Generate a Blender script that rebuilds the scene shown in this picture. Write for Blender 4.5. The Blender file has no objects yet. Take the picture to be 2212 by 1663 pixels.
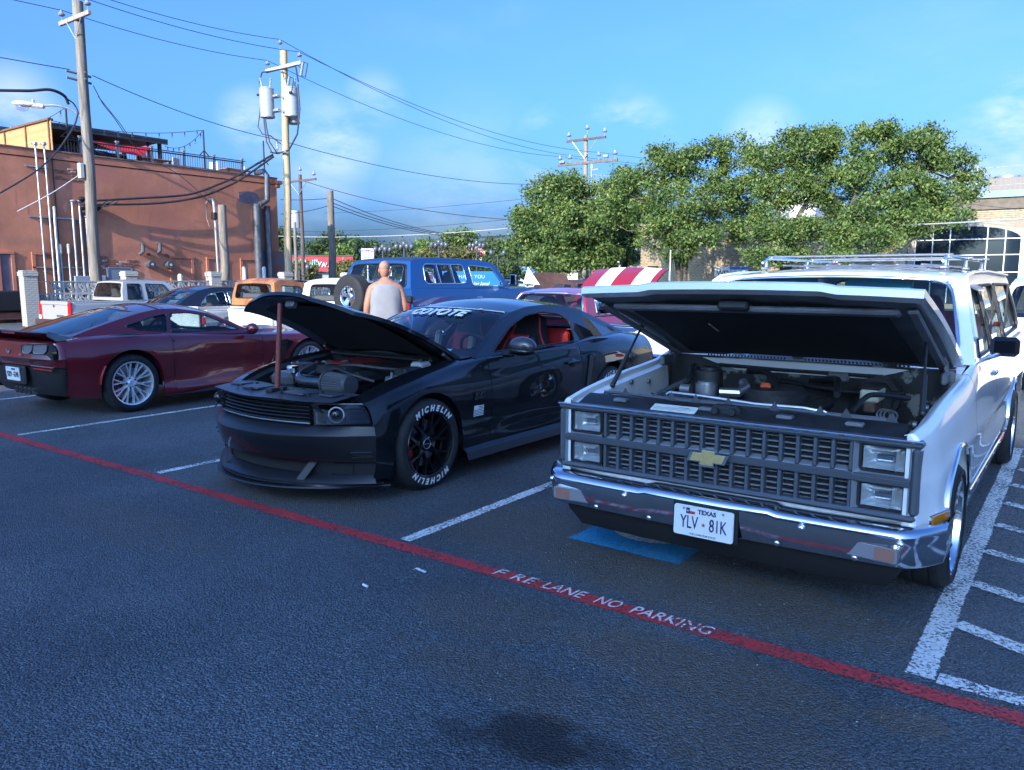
import bpy, bmesh, math, random
import numpy as np
from mathutils import Vector, Matrix
from math import pi, sin, cos, radians as RAD
random.seed(5); RNG = np.random.default_rng(5)
SC = bpy.context.scene
COL = SC.collection

# ---------------------------------------------------------------- camera
EYE = 1.66; FPX = 1690.0; CX, CY = 1106.0, 831.5
HEAD = RAD(36.4); PITCH = math.atan(232/FPX)
cam_d = bpy.data.cameras.new('camera'); cam = bpy.data.objects.new('camera', cam_d); COL.objects.link(cam)
cam_d.sensor_width = 36.0; cam_d.sensor_fit = 'HORIZONTAL'; cam_d.lens = 36.0*FPX/2212.0
cam_d.clip_start = 0.05; cam_d.clip_end = 3000
cam.location = (0, 0, EYE); cam.rotation_euler = (pi/2-PITCH, 0, HEAD)
SC.camera = cam

# ---------------------------------------------------------------- sky, sun, exposure
SUN_EL = RAD(24); SUN_TO = Vector((0.13, -0.985, 0)).normalized()
SUN_STRENGTH = 2.0; SKY_STRENGTH = 0.15; EXPOSURE = 1.95
SC.view_settings.view_transform = 'Standard'; SC.view_settings.look = 'None'
SC.view_settings.exposure = EXPOSURE; SC.view_settings.gamma = 1.0
SC.view_settings.use_curve_mapping = False
SC.render.engine = 'CYCLES'
SC.cycles.max_bounces = 8; SC.cycles.transparent_max_bounces = 24
SC.cycles.caustics_reflective = False; SC.cycles.caustics_refractive = False
SC.cycles.use_denoising = True
SC.cycles.sample_clamp_indirect = 6.0

def camdir(px, py):
    F = Vector((-sin(HEAD)*cos(PITCH), cos(HEAD)*cos(PITCH), -sin(PITCH)))
    R = Vector((cos(HEAD), sin(HEAD), 0)); U = R.cross(F)
    return F + R*((px-CX)/FPX) + U*((CY-py)/FPX)
def at(px, py, d):            # a photo point (on a 2212 px wide view) at distance d along the view -> world
    v = camdir(px, py)*d; return Vector((v.x, v.y, v.z+EYE))
def onX(px, py, X):
    v = camdir(px, py); t = X/v.x; return Vector((X, v.y*t, v.z*t+EYE))
def onY(px, py, Y):
    v = camdir(px, py); t = Y/v.y; return Vector((v.x*t, Y, v.z*t+EYE))
def onG(px, py, z=0.0):
    v = camdir(px, py); t = (z-EYE)/v.z; return Vector((v.x*t, v.y*t, z))

class NT:                     # tiny node-tree helper
    def __init__(s, nt): s.t = nt; nt.nodes.clear()
    def n(s, typ, **kw):
        nd = s.t.nodes.new(typ)
        for k, v in kw.items():
            if k.startswith('i_'):
                key = k[2:]; key = int(key) if key.isdigit() else key.replace('__', ' ')
                nd.inputs[key].default_value = v
            else: setattr(nd, k, v)
        return nd
    def l(s, a, b): s.t.links.new(a, b)

w = bpy.data.worlds.new('World'); SC.world = w; w.use_nodes = True
T = NT(w.node_tree)
sky = T.n('ShaderNodeTexSky', sky_type='NISHITA', sun_disc=False, sun_elevation=SUN_EL,
          sun_rotation=math.atan2(SUN_TO.x, SUN_TO.y), altitude=150, air_density=1.0, dust_density=6.0, ozone_density=4.0)
tc = T.n('ShaderNodeTexCoord')
tint = T.n('ShaderNodeMix', data_type='RGBA', blend_type='MULTIPLY'); tint.inputs[0].default_value = 1.0
tint.inputs[7].default_value = (0.275, 0.47, 0.80, 1)
hs = T.n('ShaderNodeHueSaturation', i_Saturation=1.0, i_Value=1.0); T.l(sky.outputs[0], hs.inputs['Color']); T.l(hs.outputs[0], tint.inputs[6])
# soft cumulus puffs low over the town, thinning out overhead
mp = T.n('ShaderNodeMapping'); mp.inputs['Scale'].default_value = (1.0, 1.0, 2.4); T.l(tc.outputs['Generated'], mp.inputs[0])
nz = T.n('ShaderNodeTexNoise', i_Scale=4.2, i_Detail=7.0, i_Roughness=0.62); T.l(mp.outputs[0], nz.inputs['Vector'])
blob_sum = None
for (px, py, r, k) in [(545, 265, .05, .6), (590, 300, .045, .45), (720, 310, .075, .5), (1190, 320, .06, .9), (1345, 315, .08, .9), (680, 400, .09, .25),
                       (2190, 250, .06, .7), (1000, 430, .16, .2), (810, 225, .05, .35), (2150, 380, .12, .45), (1650, 300, .06, .5), (30, 230, .06, .5)]:
    d = camdir(px, py).normalized()
    dist = T.n('ShaderNodeVectorMath', operation='DISTANCE'); dist.inputs[1].default_value = d; T.l(tc.outputs['Generated'], dist.inputs[0])
    mr = T.n('ShaderNodeMapRange', interpolation_type='SMOOTHSTEP'); mr.inputs[1].default_value = r; mr.inputs[2].default_value = 0.0
    mr.inputs[3].default_value = 0.0; mr.inputs[4].default_value = k; T.l(dist.outputs['Value'], mr.inputs[0])
    if blob_sum is None: blob_sum = mr.outputs[0]
    else:
        a = T.n('ShaderNodeMath', operation='MAXIMUM'); T.l(blob_sum, a.inputs[0]); T.l(mr.outputs[0], a.inputs[1]); blob_sum = a.outputs[0]
cl = T.n('ShaderNodeMapRange', interpolation_type='SMOOTHSTEP'); cl.inputs[1].default_value = 0.34; cl.inputs[2].default_value = 0.60; T.l(nz.outputs['Fac'], cl.inputs[0])
cm = T.n('ShaderNodeMath', operation='MULTIPLY'); T.l(cl.outputs[0], cm.inputs[0]); T.l(blob_sum, cm.inputs[1])
nz2 = T.n('ShaderNodeTexNoise', i_Scale=1.6, i_Detail=6.0, i_Roughness=0.6); T.l(mp.outputs[0], nz2.inputs['Vector'])
cl2 = T.n('ShaderNodeMapRange', interpolation_type='SMOOTHSTEP'); cl2.inputs[1].default_value = 0.52; cl2.inputs[2].default_value = 0.85; cl2.inputs[4].default_value = 0.12; T.l(nz2.outputs['Fac'], cl2.inputs[0])
cx = T.n('ShaderNodeMath', operation='MAXIMUM'); T.l(cm.outputs[0], cx.inputs[0]); T.l(cl2.outputs[0], cx.inputs[1])
mixc = T.n('ShaderNodeMix', data_type='RGBA'); T.l(cx.outputs[0], mixc.inputs[0]); T.l(tint.outputs[2], mixc.inputs[6]); mixc.inputs[7].default_value = (2.1, 2.25, 2.45, 1)
bg = T.n('ShaderNodeBackground'); bg.inputs[1].default_value = SKY_STRENGTH; T.l(mixc.outputs[2], bg.inputs[0])
wo = T.n('ShaderNodeOutputWorld'); T.l(bg.outputs[0], wo.inputs[0])

sd = bpy.data.lights.new('sun', 'SUN'); sd.energy = SUN_STRENGTH; sd.angle = RAD(0.53); sd.color = (1.0, 0.92, 0.80)
sun = bpy.data.objects.new('sun', sd); COL.objects.link(sun)
sv = Vector((SUN_TO.x*cos(SUN_EL), SUN_TO.y*cos(SUN_EL), sin(SUN_EL)))
sun.rotation_euler = sv.to_track_quat('Z', 'Y').to_euler(); sun.location = (0, -20, 30)

# ---------------------------------------------------------------- materials
MATS = {}
def pm(name, col, rough=0.5, metal=0.0, coat=0.0, var=0.0, vscale=8.0, bump=0.0, bscale=60.0, spec=0.5, col2=None, coat_rough=0.03, dist=0.01, stops=(0.35, 0.65), sheen=0, detail=6):
    if name in MATS: return MATS[name]
    m = bpy.data.materials.new(name); m.use_nodes = True; T = NT(m.node_tree)
    o = T.n('ShaderNodeOutputMaterial'); b = T.n('ShaderNodeBsdfPrincipled'); T.l(b.outputs[0], o.inputs[0])
    c = tuple(col)+(1,); b.inputs['Base Color'].default_value = c
    b.inputs['Roughness'].default_value = rough; b.inputs['Metallic'].default_value = metal
    b.inputs['Coat Weight'].default_value = coat; b.inputs['Coat Roughness'].default_value = coat_rough
    b.inputs['Specular IOR Level'].default_value = spec
    tc = T.n('ShaderNodeTexCoord')
    if var or col2:
        nz = T.n('ShaderNodeTexNoise', i_Scale=vscale, i_Detail=float(detail), i_Roughness=0.65); T.l(tc.outputs['Object'], nz.inputs['Vector'])
        r = T.n('ShaderNodeValToRGB'); T.l(nz.outputs['Fac'], r.inputs[0])
        lo = tuple(x*(1-var) for x in col)+(1,); hi = tuple(min(1, x*(1+var)) for x in col)+(1,)
        if col2: lo, hi = c, tuple(col2)+(1,)
        r.color_ramp.elements[0].position = stops[0]; r.color_ramp.elements[1].position = stops[1]
        r.color_ramp.elements[0].color = lo; r.color_ramp.elements[1].color = hi
        T.l(r.outputs[0], b.inputs['Base Color'])
    if bump:
        n2 = T.n('ShaderNodeTexNoise', i_Scale=bscale, i_Detail=5.0); T.l(tc.outputs['Object'], n2.inputs['Vector'])
        bp = T.n('ShaderNodeBump', i_Strength=bump, i_Distance=dist); T.l(n2.outputs['Fac'], bp.inputs['Height']); T.l(bp.outputs[0], b.inputs['Normal'])
    MATS[name] = m; return m
def glassm(name, tint=(0.75, 0.85, 0.85), refl=1.0, rough=0.0):
    if name in MATS: return MATS[name]
    m = bpy.data.materials.new(name); m.use_nodes = True; T = NT(m.node_tree)
    o = T.n('ShaderNodeOutputMaterial'); tr = T.n('ShaderNodeBsdfTransparent'); tr.inputs[0].default_value = tuple(tint)+(1,)
    g = T.n('ShaderNodeBsdfGlossy'); g.inputs['Roughness'].default_value = rough; g.inputs[0].default_value = (refl, refl, refl, 1)
    lw = T.n('ShaderNodeLayerWeight', i_Blend=0.5); pw = T.n('ShaderNodeMath', operation='POWER'); pw.inputs[1].default_value = 4.6; T.l(lw.outputs['Facing'], pw.inputs[0])
    k = T.n('ShaderNodeMath', operation='MULTIPLY_ADD'); k.inputs[1].default_value = 0.92; k.inputs[2].default_value = 0.05; T.l(pw.outputs[0], k.inputs[0]); k.use_clamp = True
    mx = T.n('ShaderNodeMixShader'); T.l(k.outputs[0], mx.inputs[0]); T.l(tr.outputs[0], mx.inputs[1]); T.l(g.outputs[0], mx.inputs[2]); T.l(mx.outputs[0], o.inputs[0])
    MATS[name] = m; return m

# ---------------------------------------------------------------- mesh building
class MB:
    def __init__(s): s.v = []; s.f = []; s.m = []
    def add(s, vs, fs, m=0):
        o = len(s.v); s.v.extend([tuple(p) for p in vs]); s.f.extend([tuple(i+o for i in f) for f in fs]); s.m.extend([m]*len(fs)); return s
    def box(s, c, d, b=0.0, M=None, m=0):
        hx, hy, hz = d[0]/2, d[1]/2, d[2]/2
        if b <= 0:
            vs = [(x, y, z) for x in (-hx, hx) for y in (-hy, hy) for z in (-hz, hz)]
            fs = [(0, 1, 3, 2), (4, 6, 7, 5), (0, 4, 5, 1), (2, 3, 7, 6), (0, 2, 6, 4), (1, 5, 7, 3)]
        else:
            b = min(b, hx*.98, hy*.98, hz*.98); vs = []; ix = {}
            for sx in (-1, 1):
                for sy in (-1, 1):
                    for sz in (-1, 1):
                        for a in range(3):
                            p = [sx*(hx-b), sy*(hy-b), sz*(hz-b)]; p[a] = (sx*hx, sy*hy, sz*hz)[a]
                            ix[(sx, sy, sz, a)] = len(vs); vs.append(tuple(p))
            fs = []
            for a in range(3):
                u, v2 = (a+1) % 3, (a+2) % 3
                for sg in (-1, 1):
                    q = []
                    for (su, sw) in ((-1, -1), (1, -1), (1, 1), (-1, 1)):
                        k = [0, 0, 0]; k[a] = sg; k[u] = su; k[v2] = sw; q.append(ix[(k[0], k[1], k[2], a)])
                    fs.append(tuple(q) if sg > 0 else tuple(q[::-1]))
                for su in (-1, 1):
                    for sw in (-1, 1):
                        q = []
                        for (sa, ax) in ((-1, u), (1, u), (1, v2), (-1, v2)):
                            k = [0, 0, 0]; k[a] = sa; k[u] = su; k[v2] = sw; q.append(ix[(k[0], k[1], k[2], ax)])
                        fs.append(tuple(q) if su*sw < 0 else tuple(q[::-1]))
            for sx in (-1, 1):
                for sy in (-1, 1):
                    for sz in (-1, 1):
                        q = [ix[(sx, sy, sz, a)] for a in range(3)]; fs.append(tuple(q) if sx*sy*sz > 0 else tuple(q[::-1]))
        M2 = Matrix.Translation(c) @ (M.to_4x4() if M is not None else Matrix())
        return s.add([M2 @ Vector(p) for p in vs], fs, m)
    def cyl(s, p0, p1, r0, r1=None, n=12, cap=True, m=0):
        r1 = r0 if r1 is None else r1
        p0, p1 = Vector(p0), Vector(p1); q = (p1-p0).to_track_quat('Z', 'Y')
        vs = []
        for (p, r) in ((p0, r0), (p1, r1)):
            for i in range(n):
                a = 2*pi*i/n; vs.append(p + q @ Vector((r*cos(a), r*sin(a), 0)))
        fs = [(i, (i+1) % n, n+(i+1) % n, n+i) for i in range(n)]
        if cap: fs += [tuple(range(n-1, -1, -1)), tuple(range(n, 2*n))]
        return s.add(vs, fs, m)
    def tube(s, pts, r, n=8, closed=False, cap=True, m=0):
        P = [Vector(p) for p in pts]; N = len(P); vs = []
        rs = r if hasattr(r, '__len__') else [r]*N; up = None
        for i in range(N):
            a = P[i-1] if (i > 0 or closed) else P[i]; b = P[(i+1) % N] if (i < N-1 or closed) else P[i]
            t = (b-a).normalized()
            if up is None: up = Vector((0, 0, 1)) if abs(t.z) < .9 else Vector((1, 0, 0))
            sd = t.cross(up).normalized(); up = sd.cross(t).normalized()
            for k in range(n):
                an = 2*pi*k/n; vs.append(P[i] + (sd*cos(an) + up*sin(an))*rs[i])
        fs = []
        for i in range(N if closed else N-1):
            for k in range(n):
                a, b = i*n, ((i+1) % N)*n; fs.append((a+k, a+(k+1) % n, b+(k+1) % n, b+k))
        if cap and not closed: fs += [tuple(range(n-1, -1, -1)), tuple(range((N-1)*n, N*n))]
        return s.add(vs, fs, m)
    def lathe(s, prof, n=32, M=None, m=0, close=False):   # profile (r, h) about +Y axis
        vs = []; k = len(prof)
        for i in range(n):
            a = 2*pi*i/n
            for (r, h) in prof: vs.append(Vector((r*cos(a), h, r*sin(a))))
        if M is not None: vs = [M @ p for p in vs]
        fs = []
        for i in range(n):
            j = (i+1) % n
            for q in range(k-1+(1 if close else 0)):
                q2 = (q+1) % k; fs.append((i*k+q, i*k+q2, j*k+q2, j*k+q))
        return s.add(vs, fs, m)
    def prism(s, poly, h0, h1, M=None, m=0):              # polygon in local XY, extruded in local Z
        n = len(poly); vs = [Vector((p[0], p[1], h0)) for p in poly] + [Vector((p[0], p[1], h1)) for p in poly]
        if M is not None: vs = [M @ p for p in vs]
        fs = [tuple(range(n-1, -1, -1)), tuple(range(n, 2*n))] + [(i, (i+1) % n, n+(i+1) % n, n+i) for i in range(n)]
        return s.add(vs, fs, m)
    def grid(s, P, m=0, cu=False, flip=False):
        R = len(P); C = len(P[0]); vs = [p for row in P for p in row]; fs = []
        for i in range(R-1):
            for j in range(C if cu else C-1):
                j2 = (j+1) % C; q = (i*C+j, i*C+j2, (i+1)*C+j2, (i+1)*C+j); fs.append(q[::-1] if flip else q)
        return s.add(vs, fs, m)
    def sph(s, c, r, nu=12, nv=8, sc=(1, 1, 1), m=0, M=None):
        P = []
        for i in range(nv+1):
            th = pi*i/nv; row = []
            for j in range(nu):
                a = 2*pi*j/nu; p = Vector((r*sc[0]*sin(th)*cos(a), r*sc[1]*sin(th)*sin(a), r*sc[2]*cos(th)))
                row.append((M @ p if M is not None else p)+Vector(c))
            P.append(row)
        return s.grid(P, m, cu=True)
    def xf(s, M): s.v = [tuple(M @ Vector(p)) for p in s.v]; return s
    def mir(s):                                            # add a mirror copy across local XZ plane (y -> -y)
        n = len(s.v); s.v += [(x, -y, z) for (x, y, z) in s.v]; k = len(s.f)
        s.f += [tuple(i+n for i in f[::-1]) for f in s.f[:k]]; s.m += s.m[:k]; return s
    def mesh(s, name, mats, smooth=35, merge=0.0):
        me = bpy.data.meshes.new(name); me.from_pydata(s.v, [], s.f)
        if not isinstance(mats, (list, tuple)): mats = [mats]
        for x in mats: me.materials.append(x)
        if len(mats) > 1: me.polygons.foreach_set('material_index', s.m)
        if merge:
            bm = bmesh.new(); bm.from_mesh(me); bmesh.ops.remove_doubles(bm, verts=bm.verts, dist=merge); bmesh.ops.dissolve_degenerate(bm, dist=merge/4, edges=bm.edges); bm.to_mesh(me); bm.free()
        if smooth: me.shade_smooth(); me.set_sharp_from_angle(angle=RAD(smooth))
        me.update(); return me
    def obj(s, name, mats, parent=None, loc=(0, 0, 0), rot=(0, 0, 0), smooth=35, merge=0.0, **kw):
        return link(name, s.mesh(name, mats, smooth, merge), parent, loc, rot, **kw)
def link(name, data, parent=None, loc=(0, 0, 0), rot=(0, 0, 0), **kw):
    o = bpy.data.objects.new(name, data); COL.objects.link(o); o.location = loc; o.rotation_euler = rot
    if parent is not None: o.parent = parent
    for k, v in kw.items(): o[k] = v
    return o
def thing(name, label, cat, loc=(0, 0, 0), rz=0.0, group=None):
    o = bpy.data.objects.new(name, None); COL.objects.link(o); o.location = loc; o.rotation_euler = (0, 0, rz); o.empty_display_size = .2
    o['label'] = label; o['category'] = cat
    if group: o['group'] = group
    return o
def tag(o, label, cat, group=None):
    o['label'] = label; o['category'] = cat
    if group: o['group'] = group
    return o
def copy_tree(o, parent=None):
    c = o.copy(); COL.objects.link(c)
    if parent is not None: c.parent = parent
    for ch in list(o.children): copy_tree(ch, c)
    return c

def pchip(xs, ys):
    xs = np.asarray(xs, float); ys = np.asarray(ys, float)
    if xs[0] > xs[-1]: xs, ys = xs[::-1], ys[::-1]
    n = len(xs)
    if n == 1: return lambda x: float(ys[0])
    h = np.diff(xs); d = np.diff(ys)/h; m = np.zeros(n)
    if n == 2: m[:] = d[0]
    else:
        for i in range(1, n-1):
            if d[i-1]*d[i] > 0:
                w1 = 2*h[i]+h[i-1]; w2 = h[i]+2*h[i-1]; m[i] = (w1+w2)/(w1/d[i-1]+w2/d[i])
        m[0] = d[0]; m[-1] = d[-1]
    def f(x):
        x = min(max(x, xs[0]), xs[-1]); i = int(min(max(np.searchsorted(xs, x)-1, 0), n-2)); t = (x-xs[i])/h[i]
        return float((2*t**3-3*t*t+1)*ys[i] + (t**3-2*t*t+t)*h[i]*m[i] + (-2*t**3+3*t*t)*ys[i+1] + (t**3-t*t)*h[i]*m[i+1])
    return f

# text as mesh, in local XY plane (x to the right, y up), returned as an MB
def text_mb(s, size=1.0, ext=0.0, shear=0.0, bold=0.0, align='CENTER', outline=0.0, xs=1.0, spacing=1.0, flat_res=3):
    cu = bpy.data.curves.new('t', 'FONT'); cu.body = s; cu.size = size; cu.shear = shear; cu.offset = bold; cu.extrude = ext
    cu.align_x = align; cu.align_y = 'CENTER'; cu.space_character = spacing; cu.resolution_u = flat_res
    if outline: cu.fill_mode = 'NONE'; cu.bevel_depth = outline; cu.bevel_resolution = 0
    ob = bpy.data.objects.new('t', cu); COL.objects.link(ob)
    dg = bpy.context.evaluated_depsgraph_get(); me = bpy.data.meshes.new_from_object(ob.evaluated_get(dg))
    mb = MB(); mb.add([(v.co.x*xs, v.co.y, v.co.z) for v in me.vertices], [tuple(p.vertices) for p in me.polygons])
    bpy.data.objects.remove(ob); bpy.data.curves.remove(cu); bpy.data.meshes.remove(me); return mb
def basis(origin, xdir, ydir):      # matrix whose local X,Y lie along xdir,ydir
    x = Vector(xdir).normalized(); z = x.cross(Vector(ydir)).normalized(); y = z.cross(x)
    M = Matrix((x, y, z)).transposed().to_4x4(); M.translation = Vector(origin); return M
# ================================================================ GROUND
def asphalt_mat():
    m = bpy.data.materials.new('asphalt'); m.use_nodes = True; T = NT(m.node_tree)
    o = T.n('ShaderNodeOutputMaterial'); b = T.n('ShaderNodeBsdfPrincipled'); T.l(b.outputs[0], o.inputs[0])
    tc = T.n('ShaderNodeTexCoord'); P = tc.outputs['Object']
    def noise(sc, det=4.0, ro=.6):
        q = T.n('ShaderNodeTexNoise', i_Scale=sc, i_Detail=det, i_Roughness=ro); T.l(P, q.inputs['Vector']); return q.outputs['Fac']
    def ramp(src, a, bb, ca, cb):
        r = T.n('ShaderNodeValToRGB'); T.l(src, r.inputs[0]); r.color_ramp.elements[0].position = a; r.color_ramp.elements[1].position = bb
        r.color_ramp.elements[0].color = ca+(1,); r.color_ramp.elements[1].color = cb+(1,); return r.outputs[0]
    def mix(f, a, bb, bt='MIX'):
        q = T.n('ShaderNodeMix', data_type='RGBA', blend_type=bt)
        for (s, i) in ((f, 0), (a, 6), (bb, 7)):
            if hasattr(s, 'is_output'): T.l(s, q.inputs[i])
            else: q.inputs[i].default_value = s if i == 0 else tuple(s)+(1,)
        return q.outputs[2]
    def math_(op, a, bb, clamp=False):
        q = T.n('ShaderNodeMath', operation=op); q.use_clamp = clamp
        for (s, i) in ((a, 0), (bb, 1)):
            if hasattr(s, 'is_output'): T.l(s, q.inputs[i])
            else: q.inputs[i].default_value = s
        return q.outputs[0]
    base = ramp(noise(1.1, 6), .3, .7, (.098, .125, .146), (.155, .190, .215))
    fine = ramp(noise(150, 4, .75), .33, .68, (.45, .45, .45), (1.6, 1.6, 1.6)); col = mix(1.0, base, fine, 'MULTIPLY')
    vs_ = T.n('ShaderNodeTexVoronoi', i_Scale=105.0); T.l(P, vs_.inputs['Vector']); sp_ = T.n('ShaderNodeSeparateColor'); T.l(vs_.outputs['Color'], sp_.inputs[0])   # single stones
    col = mix(1.0, col, ramp(sp_.outputs[0], 0, 1, (.55, .55, .56), (1.5, 1.48, 1.45)), 'MULTIPLY')
    pit = ramp(noise(60, 5, .7), .36, .46, (.35, .36, .40), (1, 1, 1)); col = mix(1.0, col, pit, 'MULTIPLY')
    patch_ = ramp(noise(.35, 5, .55), .40, .62, (.80, .80, .80), (1.15, 1.15, 1.15)); col = mix(1.0, col, patch_, 'MULTIPLY')
    # pale grit worked loose, in drifts
    grit = math_('MULTIPLY', ramp(noise(90, 3, .7), .56, .66, (0, 0, 0), (1, 1, 1)), ramp(noise(1.7, 5), .50, .70, (0, 0, 0), (.75, .75, .75)))
    col = mix(grit, col, (.17, .145, .12))
    def spot(cx, cy, rx, ry, k):                      # a stain with a shape and a place of its own
        sub = T.n('ShaderNodeVectorMath', operation='SUBTRACT'); T.l(P, sub.inputs[0]); sub.inputs[1].default_value = (cx, cy, 0)
        sc = T.n('ShaderNodeVectorMath', operation='MULTIPLY'); T.l(sub.outputs[0], sc.inputs[0]); sc.inputs[1].default_value = (1/rx, 1/ry, 0)
        ln = T.n('ShaderNodeVectorMath', operation='LENGTH'); T.l(sc.outputs[0], ln.inputs[0])
        d = math_('ADD', ln.outputs['Value'], math_('MULTIPLY', math_('SUBTRACT', noise(7, 5), .5), 1.3))
        mr = T.n('ShaderNodeMapRange', interpolation_type='SMOOTHSTEP'); mr.inputs[1].default_value = 1.15; mr.inputs[2].default_value = .55
        mr.inputs[3].default_value = 0; mr.inputs[4].default_value = k; T.l(d, mr.inputs[0]); return mr.outputs[0]
    wet = None
    for (cx, cy, rx, ry, k) in [(-1.50, 2.18, .22, .17, .85), (-1.75, 2.05, .13, .07, .45), (-1.25, 2.25, .12, .1, .5), (-5.0, 3.9, .8, .3, .4), (-10.3, 6.3, 1.2, 1.4, .5), (-1.5, 5.0, .9, 1.0, .5), (-4.9, 6.5, .6, 1.4, .5), (-7.6, 2.2, .4, .25, .3)]:
        s_ = spot(cx, cy, rx, ry, k); col = mix(s_, col, (.017, .016, .017)); wet = s_ if wet is None else math_('MAXIMUM', wet, s_)
    brown = None
    for (cx, cy, rx, ry, k) in [(-1.6, 3.85, 1.3, .40, .8), (-1.25, 3.0, .75, .28, .8), (-.42, 3.10, .16, .12, .8), (-2.9, 4.1, .7, .6, .6), (-.9, 2.6, .6, .3, .6), (-4.8, 3.7, 1.3, .3, .5), (-2.3, 2.9, .5, .3, .55), (-5.2, 2.6, 1.2, .3, .35), (-1.9, 2.45, .6, .2, .5)]:
        s_ = spot(cx, cy, rx, ry, k); brown = s_ if brown is None else math_('MAXIMUM', brown, s_)
    brown = math_('MULTIPLY', brown, ramp(noise(38, 5, .75), .38, .62, (.15, .15, .15), (1, 1, 1)))
    col = mix(brown, col, (.21, .145, .085))
    T.l(col, b.inputs['Base Color'])
    ro = math_('SUBTRACT', ramp(noise(30, 4), .3, .7, (.50, .50, .50), (.74, .74, .74)), math_('MULTIPLY', wet, .12)); T.l(ro, b.inputs['Roughness'])
    b.inputs['Specular IOR Level'].default_value = .45
    vo = T.n('ShaderNodeTexVoronoi', i_Scale=95.0); vo.feature = 'SMOOTH_F1'; vo.inputs['Smoothness'].default_value = .3; T.l(P, vo.inputs['Vector'])
    h = math_('ADD', math_('MULTIPLY', vo.outputs['Distance'], -2.2), math_('MULTIPLY', noise(45, 6, .7), 1.5)); h = math_('ADD', h, math_('MULTIPLY', noise(9, 4), .9))
    bp = T.n('ShaderNodeBump', i_Strength=1.0, i_Distance=.022); T.l(h, bp.inputs['Height']); T.l(bp.outputs[0], b.inputs['Normal'])
    return m
ASPH = asphalt_mat()
g = MB(); g.add([(-900, -300, 0), (900, -300, 0), (900, 1500, 0), (-900, 1500, 0)], [(0, 1, 2, 3)]); g.obj('parking_lot', ASPH, smooth=0, kind='structure')

def paint_mat(name, col, thr=.40, edge=.10):      # worn road paint: chips and ragged edges let the asphalt below show
    m = bpy.data.materials.new(name); m.use_nodes = True; T = NT(m.node_tree)
    o = T.n('ShaderNodeOutputMaterial'); b = T.n('ShaderNodeBsdfPrincipled'); tr = T.n('ShaderNodeBsdfTransparent'); mx = T.n('ShaderNodeMixShader')
    tc = T.n('ShaderNodeTexCoord')
    n1 = T.n('ShaderNodeTexNoise', i_Scale=58.0, i_Detail=5.0, i_Roughness=.72); T.l(tc.outputs['Object'], n1.inputs['Vector'])
    n2 = T.n('ShaderNodeTexNoise', i_Scale=3.2, i_Detail=3.0); T.l(tc.outputs['Object'], n2.inputs['Vector'])
    sx = T.n('ShaderNodeSeparateXYZ'); T.l(tc.outputs['UV'], sx.inputs[0])
    inv = T.n('ShaderNodeMath', operation='SUBTRACT'); inv.inputs[0].default_value = 1.0; T.l(sx.outputs[0], inv.inputs[1])
    mn = T.n('ShaderNodeMath', operation='MINIMUM'); T.l(sx.outputs[0], mn.inputs[0]); T.l(inv.outputs[0], mn.inputs[1])
    ed = T.n('ShaderNodeMapRange'); ed.inputs[1].default_value = 0; ed.inputs[2].default_value = edge; ed.inputs[3].default_value = .22; ed.inputs[4].default_value = 0; T.l(mn.outputs[0], ed.inputs[0])
    a = T.n('ShaderNodeMath', operation='MULTIPLY_ADD'); a.inputs[1].default_value = .34; T.l(n2.outputs['Fac'], a.inputs[0]); T.l(n1.outputs['Fac'], a.inputs[2])
    s_ = T.n('ShaderNodeMath', operation='SUBTRACT'); T.l(a.outputs[0], s_.inputs[0]); T.l(ed.outputs[0], s_.inputs[1])
    k = T.n('ShaderNodeMapRange'); k.inputs[1].default_value = thr+.17; k.inputs[2].default_value = thr+.23; T.l(s_.outputs[0], k.inputs[0])
    T.l(k.outputs[0], mx.inputs[0]); T.l(tr.outputs[0], mx.inputs[1]); T.l(b.outputs[0], mx.inputs[2]); T.l(mx.outputs[0], o.inputs[0])
    r = T.n('ShaderNodeValToRGB'); T.l(n1.outputs['Fac'], r.inputs[0]); r.color_ramp.elements[0].position = .35; r.color_ramp.elements[1].position = .7
    r.color_ramp.elements[0].color = tuple(c*.62 for c in col)+(1,); r.color_ramp.elements[1].color = tuple(col)+(1,); T.l(r.outputs[0], b.inputs['Base Color'])
    b.inputs['Roughness'].default_value = .7
    bp = T.n('ShaderNodeBump', i_Strength=.8, i_Distance=.01); T.l(n1.outputs['Fac'], bp.inputs['Height']); T.l(bp.outputs[0], b.inputs['Normal'])
    return m
PW = paint_mat('paint_white', (.82, .82, .79), .43); PWN = paint_mat('paint_white_worn', (.80, .80, .77), .395); PR = paint_mat('paint_red', (.62, .045, .05), .415); PB = paint_mat('paint_blue', (.03, .34, .66), .36, .04)
def uvmid(o):
    ul = o.data.uv_layers.new(name='uv')
    for d in ul.data: d.uv = (.5, .5)
    return o
def strip(name, a, b, w, mat, z=.004, seg=1, wob=0.0):
    a = Vector((a[0], a[1], 0)); b = Vector((b[0], b[1], 0)); d = (b-a).normalized(); nrm = Vector((-d.y, d.x, 0)); P = []; uv = []
    for i in range(seg+1):
        t = i/seg; c = a.lerp(b, t) + nrm*(wob*sin(t*seg*.9+a.x)*.6 + wob*.4*sin(t*seg*2.3)); ww = w*(1+.5*wob*10*sin(t*seg*1.7+1)*.25)
        P.append([c-nrm*ww/2+Vector((0, 0, z)), c+nrm*ww/2+Vector((0, 0, z))])
    mb = MB().grid(P); o = mb.obj(name, mat, smooth=0, kind='structure')
    ul = o.data.uv_layers.new(name='uv')
    for p in o.data.polygons:
        for li, vi in zip(p.loop_indices, p.vertices): ul.data[li].uv = (float(vi % 2), vi//2)
    return o
strip('fire_lane_line', (-22, 3.37), (6, 3.365), .125, PR, seg=60, wob=.006)
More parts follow.
